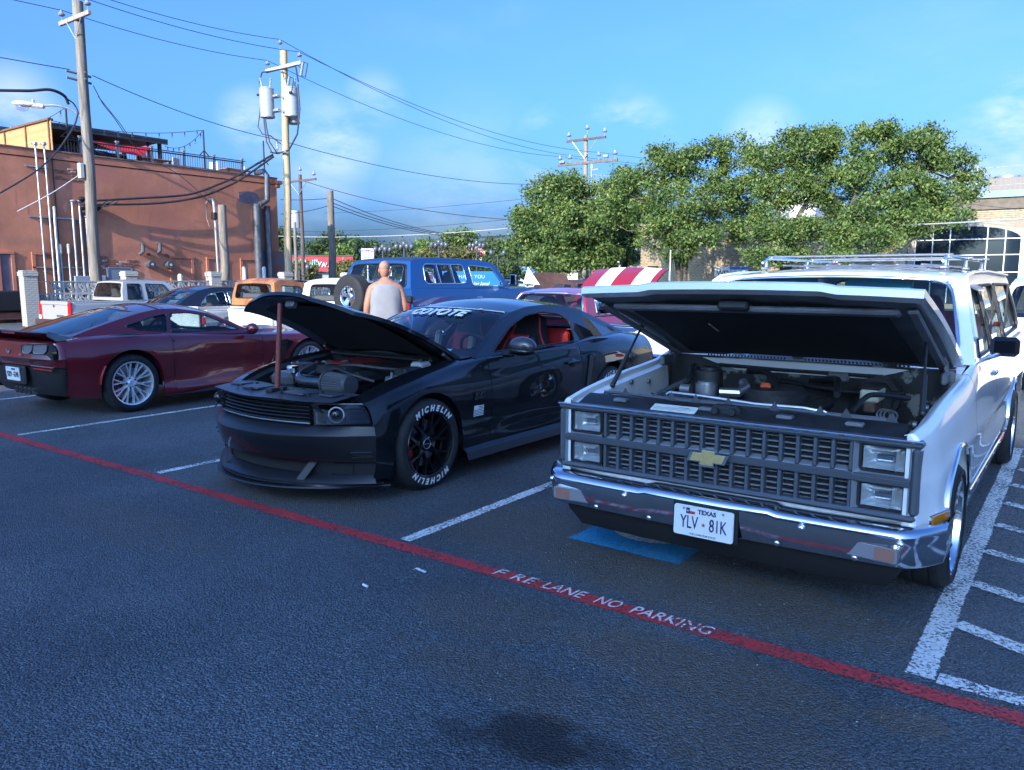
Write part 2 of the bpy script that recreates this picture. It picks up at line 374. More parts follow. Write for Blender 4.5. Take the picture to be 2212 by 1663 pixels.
for (x, w_) in [(-3.4, .105), (-6.32, .10), (-9.08, .095), (-11.95, .095), (-14.8, .095)]: strip('bay_line', (x, 3.46), (x-.02, 8.9), w_, PW, seg=16, wob=.004)
strip('bay_line', (-.455, 3.50), (-.475, 9.0), .125, PW, seg=18, wob=.004)
strip('aisle_line', (-.39, 3.52), (1.6, 3.49), .115, PW, z=.008, seg=8, wob=.004)
strip('bay_line', (1.62, 3.46), (1.6, 9.0), .115, PW, seg=8, wob=.004)
for k in range(9):
    y = 4.16+.635*k; strip('aisle_hatch', (-.40, y), (1.56, y-.93), .115, PW, z=.008, seg=6, wob=.003)
# disabled bay badge under the white wagon
bs = MB().grid([[(-2.60, 4.12+.0, .004), (-1.80, 4.10, .004)], [(-2.60, 5.45, .004), (-1.80, 5.45, .004)]]); o = bs.obj('bay_badge', PB, smooth=0, kind='structure')
ul = o.data.uv_layers.new(name='uv')
for li, q in enumerate(((0, 0), (1, 0), (1, 1), (0, 1))): ul.data[li].uv = q
bs = MB(); R_ = []
for i in range(25):
    a = RAD(150+i*10); R_.append([(-2.20+.30*cos(a), 4.62+.30*sin(a), .008), (-2.20+.23*cos(a), 4.62+.23*sin(a), .008)])
bs.grid(R_); bs.box((-2.16, 4.85, .0085), (.08, .5, .001)); bs.sph((-2.16, 5.2, .0085), .09, 12, 4, (1, 1, .01)); bs.box((-2.02, 4.70, .0085), (.28, .07, .001)); uvmid(bs.obj('bay_badge_symbol', PWN, smooth=0, kind='structure'))
# stencilled words on the red line
for (s_, x0, x1) in (('F', -2.60, -2.53), ('R', -2.475, -2.405), ('E', -2.39, -2.33), ('LANE', -2.27, -2.01), ('NO', -1.94, -1.80), ('PARKING', -1.735, -1.31)):
    t = text_mb(s_, .14, 0, .12, .0012, 'LEFT'); xs = [v[0] for v in t.v]; k = (x1-x0)/(max(xs)-min(xs)); mn_ = min(xs)
    t.v = [(x0+(v[0]-mn_)*k, 3.368+v[1]*.92+.004*sin(v[0]*9), .0095) for v in t.v]; uvmid(t.obj('fire_lane_word', PWN, smooth=0, kind='structure'))

# ================================================================ unseen building behind the camera, sized to shade the lot, whitened for fill
BR = pm('pale_render', (.74, .72, .68), .85, var=.35, vscale=3, bump=.4, bscale=30)
DARKGL = pm('dark_window', (.02, .025, .03), .08, spec=.8)
CONC = pm('concrete', (.38, .36, .33), .85, var=.2, vscale=4, bump=.3, bscale=40)
WHITEM = pm('white_trim', (.72, .72, .70), .5, var=.06, vscale=3)
SHADE_H = 13.0; SHADE_Y = -20.0
t = thing('shading_building', 'unseen pale three-storey building with dark windows, shaped to shade the lot', 'building', (0, SHADE_Y, 0))
MB().box((-2, -9, SHADE_H/2), (14, 18, SHADE_H)).obj('wall', BR, t, smooth=0)
MB().box((-2, -.1, SHADE_H+.05), (14.3, .5, .1)).obj('parapet_coping', CONC, t, smooth=0)
wm = MB().box((0, 0, 0), (1.5, .08, 1.9), .02).mesh('window', DARKGL, 0); fm = MB(); 
for q in ((-.8, 0, .1, 2.1), (.8, 0, .1, 2.1), (0, 1.0, 1.5, .1), (0, -1.0, 1.5, .1)): fm.box((q[0], .03, q[1]), (q[2], .12, q[3]))
fm = fm.mesh('frame', WHITEM, 0)
for i in range(4):
    for zz in (2.0, 6.0, 10.0):
        o = link('window', wm, t, (-7.2+i*3.5, .03, zz)); link('frame', fm, o)

# ================================================================ BREEZE-BLOCK FENCE
BRK = pm('grey_brick', (.43, .40, .355), .85, var=.22, vscale=7, bump=.35, bscale=60); MORT = pm('mortar', (.30, .285, .26), .95, var=.15, vscale=10)
BLK = pm('breeze_block', (.40, .385, .36), .9, var=.16, vscale=6, bump=.3, bscale=70)
FD = Vector((sin(RAD(3.8)), cos(RAD(3.8)), 0)); F0 = Vector((-29.3, 11.9, 0)); FL = 3.39
frz = -RAD(3.8)      # local Y runs along the fence, local X faces the lot
bmesh_brick = MB().box((0, 0, 0), (.207, .03, .062), .004).mesh('brick', BRK, 30)
bmesh_cap = MB().box((0, 0, 0), (.23, .03, .062), .004).mesh('brick', BRK, 30)
PILN = ['standing at the near end of the breeze-block fence', 'beside the grey numbered door', 'beside the weatherhead pole stub', 'below the transformer pole', 'at the far end beside a red road sign']
for k in range(5):
    t = thing('brick_pillar', 'square grey brick fence pillar '+PILN[k], 'pillar', F0+FD*FL*k, frz, 'brick pillars of the breeze-block fence')
    H_ = 1.86; MB().box((0, 0, .87), (.41, .41, 1.74)).box((0, 0, 1.80), (.47, .47, .13)).obj('mortar_core', MORT, t, smooth=0)
    for c in range(25):
        z = .045+c*.074; wide = c >= 23; hw = .25 if wide else .22; me = bmesh_cap if wide else bmesh_brick; L = (.24 if wide else .217)
        offs = (-L/2, L/2) if c % 2 else (-L, 0, L)
        for q in offs:
            if abs(q) > L*.9: mx_ = .5
            else: mx_ = 1.0
            for (px_, py_, rz_) in ((hw-.012, q*(.75 if mx_ < 1 else 1), pi/2), (q*(.75 if mx_ < 1 else 1), -hw+.012, 0), (-hw+.012, q*(.75 if mx_ < 1 else 1), pi/2)):
                if px_ < -.2 and c % 3: continue
                o = link('brick', me, t, (px_, py_, z), (0, 0, rz_)); o.scale = (mx_, 1, 1)
    MB().box((0, 0, 1.885), (.44, .44, .03), .005).obj('capstone', BRK, t)
BW = .41
bb = MB(); hb = BW/2; th = .10
for (c, d) in (((0, -hb+.018, 0), (th, .036, BW)), ((0, hb-.018, 0), (th, .036, BW)), ((0, 0, -hb+.018), (th, BW-.072, .036)), ((0, 0, hb-.018), (th, BW-.072, .036))): bb.box(c, d)
def petal(cy, cz, r, a0, a1, w0):
    P = []
    for i in range(9):
        a = RAD(a0+(a1-a0)*i/8); ww = w0*(.35+sin(pi*i/8)); P.append([(x, cy+(r+s*ww)*cos(a), cz+(r+s*ww)*sin(a)) for (x, s) in ((-th/2, -1), (-th/2, 1), (th/2, 1), (th/2, -1))])
    bb.grid(P, cu=True)
petal(-hb+.03, -hb+.03, .30, 4, 86, .022); petal(hb-.03, hb-.03, .30, 184, 266, .022); petal(-hb+.03, hb-.03, .16, -86, -4, .018); petal(hb-.03, -hb+.03, .16, 94, 176, .018)
bbm = bb.mesh('breeze_block', BLK, 30)
fen = thing('breeze_block_fence', 'grey pierced breeze-block screen wall between brick pillars', 'fence', F0, frz)
for k in range(4):
    for j in range(7):
        for r in range(4):
            if k == 0 and j == 0 and r == 3: continue
            link('breeze_block', bbm, fen, (0, FL*k+.255+BW*(j+.5)*1.003, -.13+BW*(r+.5)))
    MB().box((0, FL*(k+.5), 1.525), (.13, FL-.5, .03)).obj('coping', BLK, fen, smooth=0)
for j in range(9):
    for r in range(4): link('breeze_block', bbm, fen, (0, FL*4+.255+BW*(j+.5), -.13+BW*(r+.5)))

# ================================================================ TERRACOTTA BUILDING
def stucco():
    m = pm('terracotta_stucco', (.58, .215, .12), .9, var=.22, vscale=.55, bump=.25, bscale=22, dist=.02)
    T = m.node_tree; b = next(n for n in T.nodes if n.type == 'BSDF_PRINCIPLED'); src = b.inputs['Base Color'].links[0].from_socket
    tcn = T.nodes.new('ShaderNodeTexCoord')
    def patch(prev, vec, scale, lo, hi, col):
        mp = T.nodes.new('ShaderNodeMapping'); mp.inputs['Scale'].default_value = vec; T.links.new(tcn.outputs['Object'], mp.inputs[0])
        n = T.nodes.new('ShaderNodeTexNoise'); n.inputs['Scale'].default_value = scale; n.inputs['Detail'].default_value = 8; n.inputs['Roughness'].default_value = .62; T.links.new(mp.outputs[0], n.inputs['Vector'])
        r = T.nodes.new('ShaderNodeMapRange'); r.inputs[1].default_value = lo; r.inputs[2].default_value = hi; T.links.new(n.outputs['Fac'], r.inputs[0])
        x = T.nodes.new('ShaderNodeMix'); x.data_type = 'RGBA'; T.links.new(r.outputs[0], x.inputs[0]); T.links.new(prev, x.inputs[6]); x.inputs[7].default_value = tuple(col)+(1,); return x.outputs[2]
    c = patch(src, (1, .5, .6), .8, .50, .66, (.50, .18, .125)); c = patch(c, (1, .6, .35), 1.1, .60, .63, (.66, .31, .22)); c = patch(c, (1, .25, 1.3), .9, .63, .70, (.42, .155, .12)); c = patch(c, (1, 1.2, .16), 2.2, .60, .78, (.36, .135, .10))
    T.links.new(c, b.inputs['Base Color']); return m
STU = stucco(); STU2 = pm('stucco_patch', (.30, .105, .075), .9, var=.15, vscale=3); PURP = pm('grey_patch', (.20, .14, .16), .9, var=.25, vscale=2); OLDBR = pm('old_red_brick', (.27, .11, .075), .9, var=.35, vscale=9)
GALV = pm('galvanised', (.48, .50, .52), .42, .75, var=.12, vscale=9); DKPIPE = pm('dark_duct', (.10, .105, .12), .5, .3, var=.3, vscale=4); STEELG = pm('grey_door', (.22, .25, .29), .5, var=.08, vscale=5)
BLKM = pm('black_metal', (.018, .018, .02), .45); WOODO = pm('cedar', (.52, .27, .10), .65, var=.25, vscale=5, bump=.15, bscale=20); WOODB = pm('brown_wood', (.13, .075, .045), .7, var=.3, vscale=6)
BX = -32.3; BY1 = 24.55; BH = 6.40
tb = thing('terracotta_building', 'terracotta stuccoed two-storey building with a roof deck and conduits on its wall', 'building', (BX, 0, 0))
def bl(px, py, off=0.0):  # photo point on the wall plane, in the building's own coordinates
    p = onX(px, py, BX+off); return Vector((off, p.y, p.z))
MB().box((-9, BY1/2-6, BH/2-.15), (18, BY1+12, BH-.3)).obj('wall', STU, tb, smooth=0)
MB().box((-.15, BY1/2-6, BH-.13), (.34, BY1+12.04, .26)).box((-9, BY1-.15, BH-.13), (17.4, .34, .26)).obj('parapet', STU, tb, smooth=0)
MB().box((-.15, BY1/2-6, BH+.03), (.40, BY1+12.1, .06), .01).obj('coping', pm('coping_stone', (.24, .12, .10), .9, var=.3, vscale=4), tb)
MB().box((-.1, BY1+.02, BH-.35), (.5, .22, .16), .03).box((-.1, BY1+.05, BH-.18), (.6, .34, .18), .03).obj('cornice_corner', STU, tb)
# bricked-up openings: shallow recesses with a lintel shadow line
def recess(x0, y0, x1, mat, nm='blind_window', dz=.05):
    a = bl(x0, y0); b_ = bl(x1, y0); zc = a.z; y0_, y1_ = a.y, b_.y
    fr = MB(); fr.box((.03, (y0_+y1_)/2, zc+.05), (.06, y1_-y0_+.24, .09)); fr.box((.025, y0_-.06, zc/2), (.05, .12, zc)); fr.box((.025, y1_+.06, zc/2), (.05, .12, zc)); o = fr.obj('reveal', STU, tb, smooth=0)
    MB().box((.006, (y0_+y1_)/2, zc/2), (.012, y1_-y0_, zc)).obj(nm, mat, tb, smooth=0)
recess(371, 558, 412, STU); recess(450, 560, 480, STU); recess(523, 562, 556, STU); recess(75, 550, 112, STU)
recess(-2, 548, 22, PURP, 'boarded_window')
a = bl(556, 545); MB().box((.008, a.y+.9, 1.5), (.012, 2.2, 2.9)).obj('render_patch', pm('grey_render', (.19, .155, .175), .9, col2=(.33, .13, .10), vscale=1.3, stops=(.46, .56)), tb, smooth=0)
a = bl(520, 425); MB().prism([(cos(i*.785)*.62*(1+.2*sin(i*2.7)), sin(i*.785)*.3) for i in range(8)], 0, .012, basis((.002, a.y+.4, a.z), (0, 1, 0), (0, 0, 1))).obj('render_patch', PURP, tb, smooth=0)
# door and its brick surround
a = bl(233, 580); b_ = bl(281, 580); dy0, dy1, dz = a.y, b_.y, a.z
dr = MB().box((.03, (dy0+dy1)/2, dz/2), (.05, dy1-dy0, dz), .006).obj('door', STEELG, tb); MB().cyl((.06, dy0+.12, 1.0), (.11, dy0+.12, 1.0), .03).obj('handle', GALV, dr)
tm = text_mb('318', .17, .003, bold=.004); tm.xf(basis((.062, (dy0+dy1)/2+.05, dz-.28), (0, 1, 0), (0, 0, 1))).obj('door_number', pm('number_ink', (.02, .03, .04), .5), dr, smooth=0)
MB().box((.035, dy0-.04, dz/2), (.07, .07, dz+.06)).box((.035, dy1+.04, dz/2), (.07, .07, dz+.06)).box((.035, (dy0+dy1)/2, dz+.035), (.07, dy1-dy0, .06)).obj('door_frame', STEELG, tb, smooth=0)
bme = MB().box((0, 0, 0), (.05, .205, .062), .006).mesh('brick', OLDBR, 30); bme2 = MB().box((0, 0, 0), (.05, .205, .062), .006).mesh('brick', pm('pale_brick', (.42, .33, .29), .9, var=.3, vscale=8), 30)
p0, p1 = bl(207, 552), bl(229, 552)
def brick_patch(ya, yb, za, zb, ragged=.3):
    r = 0; z = za
    while z < zb:
        y = ya+(.11 if r % 2 else 0)
        while y < yb:
            if RNG.random() > ragged*(.3+.7*abs((z-za)/(zb-za)-.2)): link('brick', bme2 if RNG.random() < .3 else bme, tb, (.0, y, z))
            y += .222
        z += .076; r += 1
brick_patch(p0.y, dy0-.1, 1.2, p0.z, .12); brick_patch(dy0-.1, dy1+.25, dz+.11, dz+.36, .1)
pb0, pb1 = bl(100, 352), bl(182, 385); brick_patch(pb0.y+.3, pb1.y, pb1.z-.1, pb0.z-.05, .75)
# conduits and pipes up the wall
def pipe(x, ytop, r=.035, head=None, base=0.0, nm='conduit', mat=GALV, off=.09):
    a = bl(x, ytop, off); m_ = MB().cyl((off, a.y, base), (off, a.y, a.z), r, n=10); o = m_.obj(nm, mat, tb)
    if head == 'elbow': MB().tube([(off, a.y, a.z), (off-.02, a.y, a.z+.14), (off-.12, a.y, a.z+.22), (off-.3, a.y, a.z+.23)], r*1.1).box((off-.02, a.y, a.z+.2), (.14, .16, .13), .03).obj('elbow', GALV, o)
    if head == 'weather': MB().sph((off+.03, a.y+.04, a.z+.03), .1, 10, 6, (1, 1.3, .7)).obj('weatherhead', GALV, o)
    if head == 'box': MB().box((off, a.y, a.z+.16), (.10, .13, .42), .045).obj('junction_box', pm('beige_box', (.55, .53, .46), .5), o)
    for q in np.arange(1.9, a.z-.3, 1.9): MB().box((off-.03, a.y, q), (.07, r*3.4, .03)).obj('clamp', GALV, o)
    return a
pipe(76+1, 322, head='elbow'); pipe(95+1, 322, head='elbow'); pipe(118, 466, .06, 'box'); pipe(131, 547, .035, 'box'); pipe(148.5, 547, .035, 'box')
pipe(155.5, 436, .045, 'weather'); pipe(171, 436, .045, 'weather'); pipe(186, 470, .045, 'weather')
for (xa, xb, yy) in ((62, 178, 469), (54, 100, 358), (70, 178, 576)):
    a, b_ = bl(xa, yy, .03), bl(xb, yy+3, .03); MB().box((.03, (a.y+b_.y)/2, (a.z+b_.z)/2), (.04, b_.y-a.y, .05)).obj('strut_rail', GALV, tb, smooth=0)
a = bl(160, 600); MB().box((.1, a.y+.55, 1.35), (.2, 1.2, .75), .01).obj('meter_cabinet', pm('cabinet_grey', (.33, .36, .40), .5), tb)
a = bl(107, 500, .03); MB().tube([(.03, bl(97, 345, .03).y+.25, 6.2), (.03, bl(97, 345, .03).y+.3, .4)], .018).obj('cable', BLKM, tb)
for (x, y) in ((177, 430), (182, 447), (186, 458), (212, 450)):
    a = bl(x, y, .2); MB().sph(a, .13, 8, 6, (1, 1.2, .8)).obj('splice', BLKM, tb)
# vents
for (x, y) in ((306, 538), (343, 536)):
    a = bl(x, y, .06); MB().tube([(0, a.y, a.z+.22), (.16, a.y, a.z+.2), (.18, a.y, a.z-.1), (.08, a.y-.12, a.z-.22)], .075, 8).obj('vent_hood', DKPIPE, tb)
for (x, y) in ((326, 571), (366, 572)):
    a = bl(x, y, .2); MB().cyl((0, a.y, a.z), (.28, a.y, a.z), .14, n=16).cyl((.28, a.y, a.z), (.34, a.y, a.z), .16, n=16).obj('round_vent', DKPIPE, tb); MB().cyl((.341, a.y, a.z), (.35, a.y, a.z), .055, n=10).obj('vent_core', pm('vent_white', (.6, .6, .6), .5), tb)
for (x, y) in ((319, 549), (358, 551)):
    a = bl(x, y); MB().box((.06, a.y, a.z), (.12, .16, .1), .03).obj('vent_stub', DKPIPE, tb)
a = bl(14, 650, .2); MB().box((.25, a.y, a.z), (.5, 1.9, .75), .05).obj('awning_vent', BLKM, tb); MB().box((.15, a.y, a.z-.55), (.4, 2.1, .3), .03).obj('ledge', STU2, tb)
# big ducts at the far corner
a, c_ = bl(604, 388, .35), bl(588, 450, .35)
MB().tube([(-.6, BY1-.7, BH+.25), (.05, BY1-.75, BH+.28), (.36, BY1-.8, BH+.05), (.38, BY1-.85, c_.z+.35), (.36, BY1-1.3, c_.z+.1)], .13, 12).obj('duct_elbow', DKPIPE, tb)
MB().cyl((.22, BY1-1.35, 0), (.22, BY1-1.35, c_.z+.15), .2, n=16).obj('downpipe', DKPIPE, tb); MB().cyl((.2, BY1-.75, 0), (.2, BY1-.75, c_.z+.1), .16, n=16).obj('downpipe', DKPIPE, tb)
# ---- roof deck
RX = -.35
r0 = bl(143, 345, RX).y; r1 = BY1-1.6
DF = BH-.42
bal = MB().cyl((0, 0, 0), (0, 0, .56), .011, n=5).mesh('baluster', BLKM, 0)
n_ = int((r1-r0)/.115)
for i in range(n_+1): link('baluster', bal, tb, (RX, r0+i*.115, BH+.05))
MB().box((RX, (r0+r1)/2, BH+.60), (.05, r1-r0, .05)).box((RX, (r0+r1)/2, BH+.12), (.04, r1-r0, .03)).box((RX, (r0+r1)/2, BH+.68), (.07, r1-r0+.3, .03)).obj('handrail', BLKM, tb, smooth=0)
pst = MB().box((0, 0, .38), (.09, .09, .76)).box((0, 0, .78), (.13, .13, .05)).mesh('railing_post', GALV, 0)
for y in np.linspace(r0+.6, r1, 6): link('railing_post', pst, tb, (RX-.05, y, BH))
def lightpole(x, ytop, ybase, nm):
    a = bl(x, ybase, RX-.1); b2 = bl(x-2, ytop, RX-.1)
    o = MB().cyl((RX-.1, a.y, BH), (RX-.1, a.y, b2.z), .04, n=8).tube([(RX-.1, a.y-.25, BH+.68), (RX-.1, a.y, BH+.95), (RX-.1, a.y+.25, BH+.68)], .025).obj('string_light_pole', BLKM, tb); return Vector((BX+RX-.1, a.y, b2.z))
lp1 = lightpole(442, 281, 345, ''); lp2 = lightpole(571, 304, 363, ''); lp0 = lightpole(146, 232, 290, '')
# cedar screen and canopy
pg = thing('cedar_deck_canopy', 'cedar-clad roof deck canopy with a flat dark roof on black posts', 'canopy', (0, 0, 0))
xs_ = np.arange(-38.7, -32.75, .165); plk = MB().box((0, 0, 0), (.155, .03, 1.22), .004).mesh('plank', WOODO, 0)
for x in xs_: link('plank', plk, pg, (x+.08, 14.5, BH+.62))
MB().box((-35.7, 14.52, BH+.6), (6.0, .02, 1.2)).obj('backing', WOODB, pg, smooth=0)
for x in (-38.7, -36.7, -34.75, -32.75): MB().box((x, 14.47, BH+.62), (.09, .06, 1.26)).obj('stud', WOODB, pg, smooth=0)
MB().box((-35.7, 14.5, BH+1.27), (6.15, .2, .07)).obj('cap_rail', WOODB, pg, smooth=0)
MB().box((-36.2, 17.3, 7.74), (4.6, 5.4, .09)).box((-33.95, 17.3, 7.66), (.07, 5.4, .2)).obj('roof', pm('charcoal_roof', (.035, .04, .05), .6, var=.2, vscale=2), pg, smooth=0)
for (x, y) in ((-34.1, 19.2), (-34.1, 19.7), (-37, 19.6), (-34.1, 15.0)): MB().box((x, y, (BH+7.66)/2-.2), (.13, .13, 7.66-BH+.4)).obj('post', BLKM, pg, smooth=0)
MB().box((-38.3, 17, BH+.5), (.06, 5, 1.4)).obj('rear_screen', WOODB, pg, smooth=0)
sl = []
for i in range(15):
    u = i/14; row = []
    for j in range(7):
        v = j/6; top = Vector((-33.4, 15.3, 7.45)).lerp(Vector((-33.3, 18.9, 7.28)), u); bot = Vector((-34.6, 15.5, 7.15)).lerp(Vector((-34.4, 18.6, 6.62)), u)
        bot2 = Vector((-32.75, 15.6, 7.2)).lerp(Vector((-32.75, 18.3, 6.72)), u)
        p = top.lerp(bot2, v); p.z -= .26*sin(pi*u)*(1-.35*v)*.8; p.x += .12*sin(pi*v)*sin(pi*u); p.y += (.25*(v*(1-v)*4))*(u-.5)*-.8; row.append(p)
    sl.append(row)
ss = MB().grid(sl); ss2 = ss.obj('shade_sail', pm('red_sail', (.62, .022, .035), .6), None, smooth=80); tag(ss2, 'red fabric shade sail slung under the roof deck canopy', 'shade sail')
# mechanical bulk at the left
t = thing('rooftop_plant_room', 'white rooftop plant room with a dark flat roof edge', 'plant room', (-41, 13.0, BH))
MB().box((-2, 3.0, .75), (9, 6, 1.5)).obj('wall', WHITEM, t, smooth=0); MB().box((-2, 3.0, 1.58), (9.6, 6.6, .2)).obj('roof', pm('charcoal_roof', (.035, .04, .05)), t, smooth=0)
a = at(14, 262, 41); vt = MB().cyl((0, 0, 0), (0, 0, .55), .75, n=20).cyl((0, 0, .55), (0, 0, .85), .55, n=20).cyl((0, 0, .85), (0, 0, .95), .62, n=20).obj('roof_ventilator', WHITEM, None, (a.x, a.y, BH+1.68)); tag(vt, 'squat white round ventilator on the plant room roof', 'ventilator')
a = at(20, 300, 35); vt = MB().tube([(0, 0, -1.0), (0, 0, .1), (.1, .15, .35), (.25, .5, .3)], .22, 12).box((.3, .65, .22), (.5, .4, .4), .1).obj('exhaust_hood', GALV, None, a); tag(vt, 'metal gooseneck exhaust hood behind the cedar screen', 'exhaust hood')
# deck furniture
def deck_table(x, y, lab):
    t = thing('deck_table', lab, 'table', (x, y, DF)); MB().box((0, 0, .74), (.8, 1.3, .04), .01).obj('tabletop', WOODO, t)
    for sx in (-.33, .33):
        for sy in (-.55, .55): MB().box((sx, sy, .36), (.05, .05, .72)).obj('leg', BLKM, t, smooth=0)
def deck_chair(x, y, rz, lab, mat):
    t = thing('deck_chair', lab, 'chair', (x, y, DF), rz, 'chairs on the roof deck'); MB().box((0, 0, .44), (.46, .46, .04), .01).obj('seat', mat, t); MB().box((-.22, 0, .72), (.04, .46, .5), .01).obj('backrest', mat, t)
    for sx in (-.2, .2):
        for sy in (-.2, .2): MB().box((sx, sy, .21), (.035, .035, .42)).obj('leg', mat, t, smooth=0)
LTM = pm('cream_chair', (.62, .60, .52), .5)
a = bl(335, 350, -.9).y; deck_table(BX-1.0, a, 'orange-topped deck table behind the railing near the canopy posts'); b_ = bl(510, 360, -.9).y; deck_table(BX-1.0, b_, 'wooden deck table near the far end of the roof railing')
deck_chair(BX-.9, bl(390, 352, -.9).y, .4, 'cream deck chair between the canopy post and the tall light pole', LTM); deck_chair(BX-.9, bl(468, 358, -.9).y, 2.0, 'grey deck chair just past the tall light pole', GALV)
deck_chair(BX-.9, bl(538, 364, -.9).y, 1.2, 'cream deck chair by the far corner of the roof deck', LTM); deck_chair(BX-.9, bl(312, 345, -.9).y, 1.5, 'dark deck chair at the orange-topped table', BLKM)
sf = thing('deck_sofa', 'long dark blue outdoor sofa under the red shade sail', 'sofa', (BX-.95, bl(200, 330, -.9).y, DF)); NAVY = pm('navy_fabric', (.03, .045, .08), .8); MB().box((0, 0, .3), (.7, 3.2, .35), .06).obj('seat', NAVY, sf); MB().box((-.3, 0, .6), (.16, 3.2, .5), .05).obj('backrest', NAVY, sf)
# string lights
def string_lights(a, b_, sag, n, lab):
    a, b_ = Vector(a), Vector(b_); P = [a.lerp(b_, i/24)+Vector((0, 0, -sag*4*(i/24)*(1-i/24))) for i in range(25)]
    t = thing('string_lights', lab, 'string lights', a, 0, 'festoon lights over the roof deck'); M_ = MB().tube([p-a for p in P], .012, 4); M_.obj('cable', BLKM, t)
    for k in range(n):
        q = (k+.5)/n; p = a.lerp(b_, q)+Vector((0, 0, -sag*4*q*(1-q)))-a
        bu = MB().cyl(p+Vector((0, 0, -.12)), p, .022, n=6).obj('socket', BLKM, t); MB().sph(p+Vector((0, 0, -.17)), .05, 8, 6, (1, 1, 1.3)).obj('bulb', glassm('bulb_glass', (.9, .9, .85)), bu)
string_lights((BX-1.6, 15.1, 7.85), lp1, .28, 11, 'festoon bulb string running along the canopy roof to the tall light pole')
string_lights(lp1, (BX-1.7, 19.9, 7.5), .35, 7, 'short festoon bulb string dropping from the tall light pole to the canopy corner')
string_lights(lp0, (BX-5.5, 14.2, 8.0), .4, 8, 'festoon bulb string from the street-side deck pole down to the cedar screen')
# ================================================================ UTILITY POLES
def wood(name, c, c2):
    m = pm(name, c, .88, col2=c2, vscale=1.0, stops=(.35, .68)); T = m.node_tree
    n = next(q for q in T.nodes if q.type == 'TEX_NOISE'); mp = T.nodes.new('ShaderNodeMapping'); mp.inputs['Scale'].default_value = (14, 14, .9)
    tc_ = next(q for q in T.nodes if q.type == 'TEX_COORD'); T.links.new(tc_.outputs['Object'], mp.inputs[0]); T.links.new(mp.outputs[0], n.inputs['Vector'])
    b = next(q for q in T.nodes if q.type == 'BSDF_PRINCIPLED'); bp = T.nodes.new('ShaderNodeBump'); bp.inputs['Strength'].default_value = .5; bp.inputs['Distance'].default_value = .02
    T.links.new(n.outputs['Fac'], bp.inputs['Height']); T.links.new(bp.outputs[0], b.inputs['Normal']); return m
POLEG = wood('weathered_pole', (.13, .105, .085), (.30, .26, .21)); POLET = wood('tan_pole', (.42, .29, .16), (.58, .44, .26)); POLED = wood('dark_pole', (.07, .048, .04), (.14, .10, .085)); ARMW = wood('crossarm_wood', (.26, .22, .18), (.42, .37, .31))
PORC = pm('porcelain', (.26, .28, .29), .25, coat=.3); TXG = pm('transformer_grey', (.36, .39, .41), .38, .1, var=.05); WIRE = pm('wire', (.03, .03, .035), .6); WIREL = pm('pale_wire', (.40, .40, .38), .55)
def base_at(px, d):
    p = at(px, 600, d); return Vector((p.x, p.y, 0))
def ztop(py, d): return at(CX, py, d).z
def insulator(mb, p, s=1.0):
    x, y, z = p; mb.cyl((x, y, z-.25*s), (x, y, z+.02*s), .018*s, n=6); mb.cyl((x, y, z), (x, y, z+.05*s), .10*s, .13*s, 10); mb.cyl((x, y, z+.05*s), (x, y, z+.13*s), .13*s, .06*s, 10); mb.cyl((x, y, z+.13*s), (x, y, z+.19*s), .06*s, .045*s, 8)
def pole(name, label, px, d, ytop, r, mat, lean=(0, 0)):
    b = base_at(px, d); H = ztop(ytop, d); t = thing(name, label, 'utility pole', b)
    n = 9; P = [(lean[0]*i/n+.02*sin(i*1.9), lean[1]*i/n+.02*cos(i*1.3), H*i/n) for i in range(n+1)]
    MB().tube(P, [r*(1.12-.24*i/n) for i in range(n+1)], 14).obj('shaft', mat, t); return t, b, H
# pole with the street lamp
P1, b1, H1 = pole('utility_pole', 'weathered grey wooden utility pole carrying a street lamp arm', 207, 29.5, 30, .185, POLEG, (.06, .04))
tx, ty = .06, .04
o = MB().box((tx, ty-.17, H1-.62), (2.25, .11, .15), .01).obj('crossarm', ARMW, P1); MB().tube([(tx+.55, ty-.2, H1-.66), (tx, ty-.16, H1-1.35)], .018).tube([(tx-.55, ty-.2, H1-.66), (tx, ty-.16, H1-1.35)], .018).obj('brace', GALV, o)
ins1 = [(tx-.95, ty-.17, H1-.36), (tx-.13, ty-.12, H1+.28), (tx+1.0, ty-.17, H1-.36)]
for p in ins1:
    m_ = MB(); insulator(m_, p); m_.obj('insulator', PORC, P1)
MB().cyl((tx-.13, ty-.14, H1-.7), (tx-.13, ty-.12, H1+.1), .028, n=6).obj('pole_top_pin', GALV, P1)
for z in (H1*.785, H1*.765): MB().cyl((tx*.6-.24, ty*.6, z), (tx*.6+.24, ty*.6, z), .03).cyl((tx*.6-.25, ty*.6-.45, z+.04), (tx*.6-.2, ty*.6+.4, z-.03), .045, n=6).obj('dead_end_clamp', pm('old_fitting', (.22, .21, .2), .6, .3), P1)
MB().box((.02, -.27, 5.55), (.22, .16, .55), .02).obj('meter_box', pm('pale_box', (.5, .5, .47), .6), P1)
st = thing('street_lamp', 'white cobra-head street lamp on a curved arm fixed to the weathered pole', 'street lamp')
la, lb = at(190, 266, 29.5), at(82, 229, 28.9); pts = [la.lerp(lb, i/10)+Vector((0, 0, .30*sin(pi*(i/10)**.8))) for i in range(11)]
st.location = lb
MB().tube([p-lb for p in pts], .04, 8).obj('arm', GALV, st)
dr_ = (lb-la); dr_.z = .06; dr_.normalize(); Mx = basis((0, 0, 0), dr_, (0, 0, 1)); LAMPW = pm('lamp_white', (.66, .66, .62), .4)
